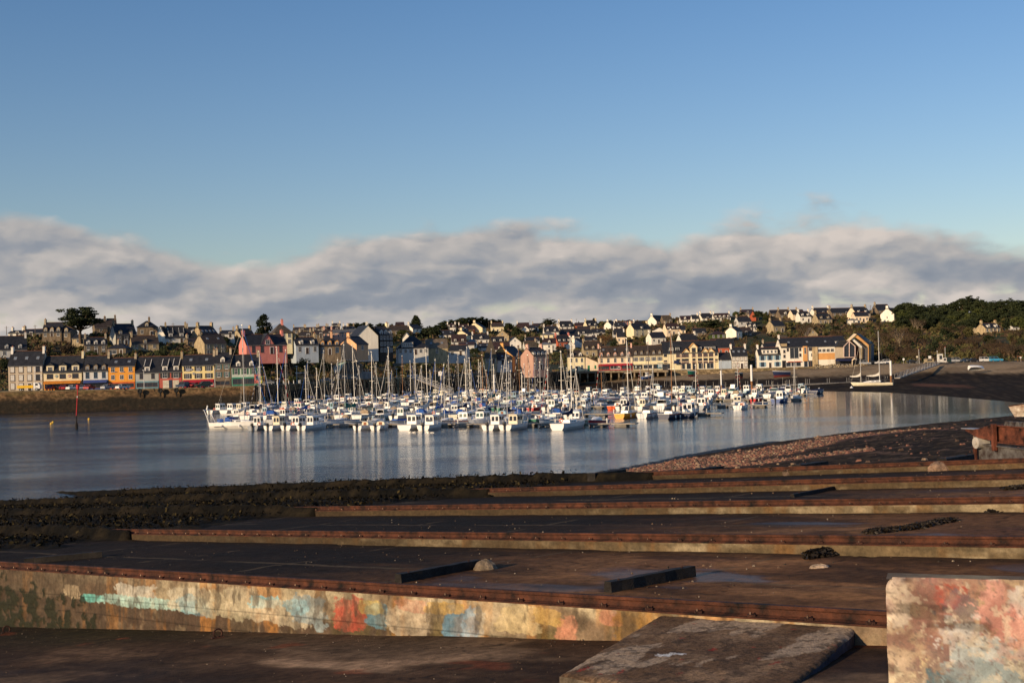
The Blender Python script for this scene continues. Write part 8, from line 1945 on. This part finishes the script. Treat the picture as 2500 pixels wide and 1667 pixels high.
# timber posts + beam at the right edge
p = at(2484, 880, 432); o = empty('timber_gate', (p.x, p.y, ZQ(2484))); tag(o, 'small brown height barrier by the trees at the right edge', 'gate', px=2488); mb = MB(); mb.tube((0, 0, 0), (0, 0, 1.9), .07, n=5); mb.tube((1.3, 0, 0), (1.3, 0, 1.9), .07, n=5); mb.box(-.1, 1.4, -.05, .05, 1.6, 1.9); mb.build('frame', pm('brown_timber', (.20, .08, .04), rough=.9), o)
# bollards on the quay
for i, px in enumerate((674, 690, 703, 715, 728, 731, 645)):
    D = Dq(px)+1; k = ray(px, 850); mb = MB(); mb.tube((0, 0, 0), (0, 0, .9), .12, .12, 7); mb.ellip((0, 0, .95), (.14, .14, .1)); o = mb.build('bollard', GM('white')); o.location = (k.x/k.y*D, D, ZQ(px)); tag(o, 'one of the white bollards in a row on the quay edge behind the masts', 'bollard', 'white quay bollards')
# tyre fenders / weed clumps hanging on the left quay wall
for px in (339, 389, 428):
    D = Dq(px)-1.2; k = ray(px, 850); mb = MB()
    for i in range(14): a = 6.2832*i/14; b_ = 6.2832*(i+1)/14; mb.tube((.5*math.cos(a), 0, .5*math.sin(a)), (.5*math.cos(b_), 0, .5*math.sin(b_)), .30, n=6)
    mb.tube((0, -.1, 0), (0, .3, 0), .4, n=10); mb.tube((0, .2, 0), (0, .3, -1.9), .34, .1, 7)
    o = mb.build('tyre_fender', RUBBER); o.location = (k.x/k.y*D, D, 5.3); tag(o, {339: 'black tyre fender on the quay wall below the orange house', 389: 'black tyre fender on the quay wall below the red house', 428: 'black tyre fender on the quay wall, rightmost of three'}[px], 'tyre fender', 'tyre fenders')
# riprap boulders under the car park
mb = MB(); g = np.random.default_rng(5)
for i in range(900):
    px = g.uniform(1985, 2362); v = g.random(); D = Dq(px)-.5-v*(11 if px > 2230 else 6); k = ray(px, 850); zt = 6.3-v*(3.6 if px > 2230 else 1.6); r = g.uniform(.25, .7); c = Vector((k.x/k.y*D, D, zt))
    if 2120 < px < 2225: continue
    a0 = g.random()*6; b0 = [c+Vector((r*math.cos(a0+q*1.2566)*g.uniform(.7, 1.2), r*math.sin(a0+q*1.2566)*g.uniform(.7, 1.2), -.5)) for q in range(5)]; t0 = [c+(q-c)*.55+Vector((0, 0, r*1.1)) for q in b0]; mb.loft([b0, t0], int(g.integers(0, 3)))
tag(mb.build('boulders', [pm('boulder_pale', (.36, .29, .19), rough=.9, var=.3), pm('boulder_grey', (.24, .20, .15), rough=.9, var=.3), pm('boulder_brown', (.15, .11, .06), rough=.9, var=.3)]), 'pale boulders heaped along the bank below the car park', 'boulders', kind='stuff')

# power poles on the ridge
for i, (px, yb, yt) in enumerate([(16, 818, 796), (86, 815, 793), (423, 815, 788), (537, 822, 799), (1114, 812, 785), (1156, 806, 783), (1408, 795, 778), (1294, 800, 782), (1194, 806, 785), (2126, 780, 745)]):
    D = Dof(px, yb) if px > 600 else 490; p = at(px, yb, D); q = at(px, yt, D); mb = MB(); h = q.z-p.z; mb.tube((0, 0, 0), (0, 0, h), .13, .10, 5); mb.box(-.8, .8, -.05, .05, h-.6, h-.5); o = mb.build('utility_pole', pm('pole_wood', (.16, .12, .09))); o.location = p; tag(o, 'thin utility pole against the sky above %s' % lmk(px) if i not in (1, 4) else 'thin utility pole against the sky, near %s' % ('the dormered stone house on the left' if i == 1 else 'the ridge pines'), 'utility pole', 'utility poles', px=px)
# ------------------------------------------------------------------ finishing: roots at their bases, labels that single out one thing
def rebase(root, loc):
    loc = Vector(loc)
    for c in root.children: c.location = c.location-loc
    root.location = loc
for o in list(COL.objects):
    if o.type == 'EMPTY' and o.parent is None and o.location.length < .01 and o.children:
        mn = Vector((1e9,)*3); mx = Vector((-1e9,)*3)
        for c in o.children:
            if c.type != 'MESH': continue
            n = len(c.data.vertices); a = np.empty(n*3, np.float32); c.data.vertices.foreach_get('co', a); a = a.reshape(-1, 3)
            for k in range(3): mn[k] = min(mn[k], float(a[:, k].min())); mx[k] = max(mx[k], float(a[:, k].max()))
        rebase(o, ((mn.x+mx.x)/2, (mn.y+mx.y)/2, mn.z))
by = {}
ORDW = ['first', 'second', 'third', 'fourth', 'fifth', 'sixth', 'seventh', 'eighth', 'ninth', 'tenth', 'eleventh', 'twelfth']
for o, px in LABELS: by.setdefault(o['label'], []).append((px, o))
for lab, l in list(by.items()):
    if len(l) < 2 or lab.startswith('one of') or 'bush' in lab or 'scrub' in lab or 'evergreen' in lab or 'bare pine' in lab: continue
    l.sort(key=lambda a: a[0]); n = len(l)
    for i, (px, o) in enumerate(l):
        suf = ('left one of two' if i == 0 else 'right one of two') if n == 2 else '%s of %s from left' % (ORDW[i], ['', '', 'two', 'three', 'four', 'five', 'six', 'seven', 'eight', 'nine', 'ten', 'eleven', 'twelve'][n])
        o['label'] = lab+', '+suf
for o, px in LABELS:
    w_ = o['label'].split()
    if len(w_) > 16:
        s_ = o['label'].replace(' at the ', ' at ').replace(' with a ', ' with ').replace(' on the ', ' on ').replace('up the slope behind', 'behind'); w_ = s_.split()
        for d_ in ('with', 'raked', 'small', 'dark', 'floating', 'one', 'the', 'hulled', 'and'):
            while len(w_) > 16 and d_ in w_: w_.remove(d_)
        o['label'] = ' '.join(w_[:16])
scene.view_settings.view_transform = 'Standard'; scene.view_settings.look = 'None'; scene.view_settings.exposure = 0; scene.view_settings.gamma = 1
scene.cycles.max_bounces = 5; scene.cycles.diffuse_bounces = 2; scene.cycles.glossy_bounces = 3
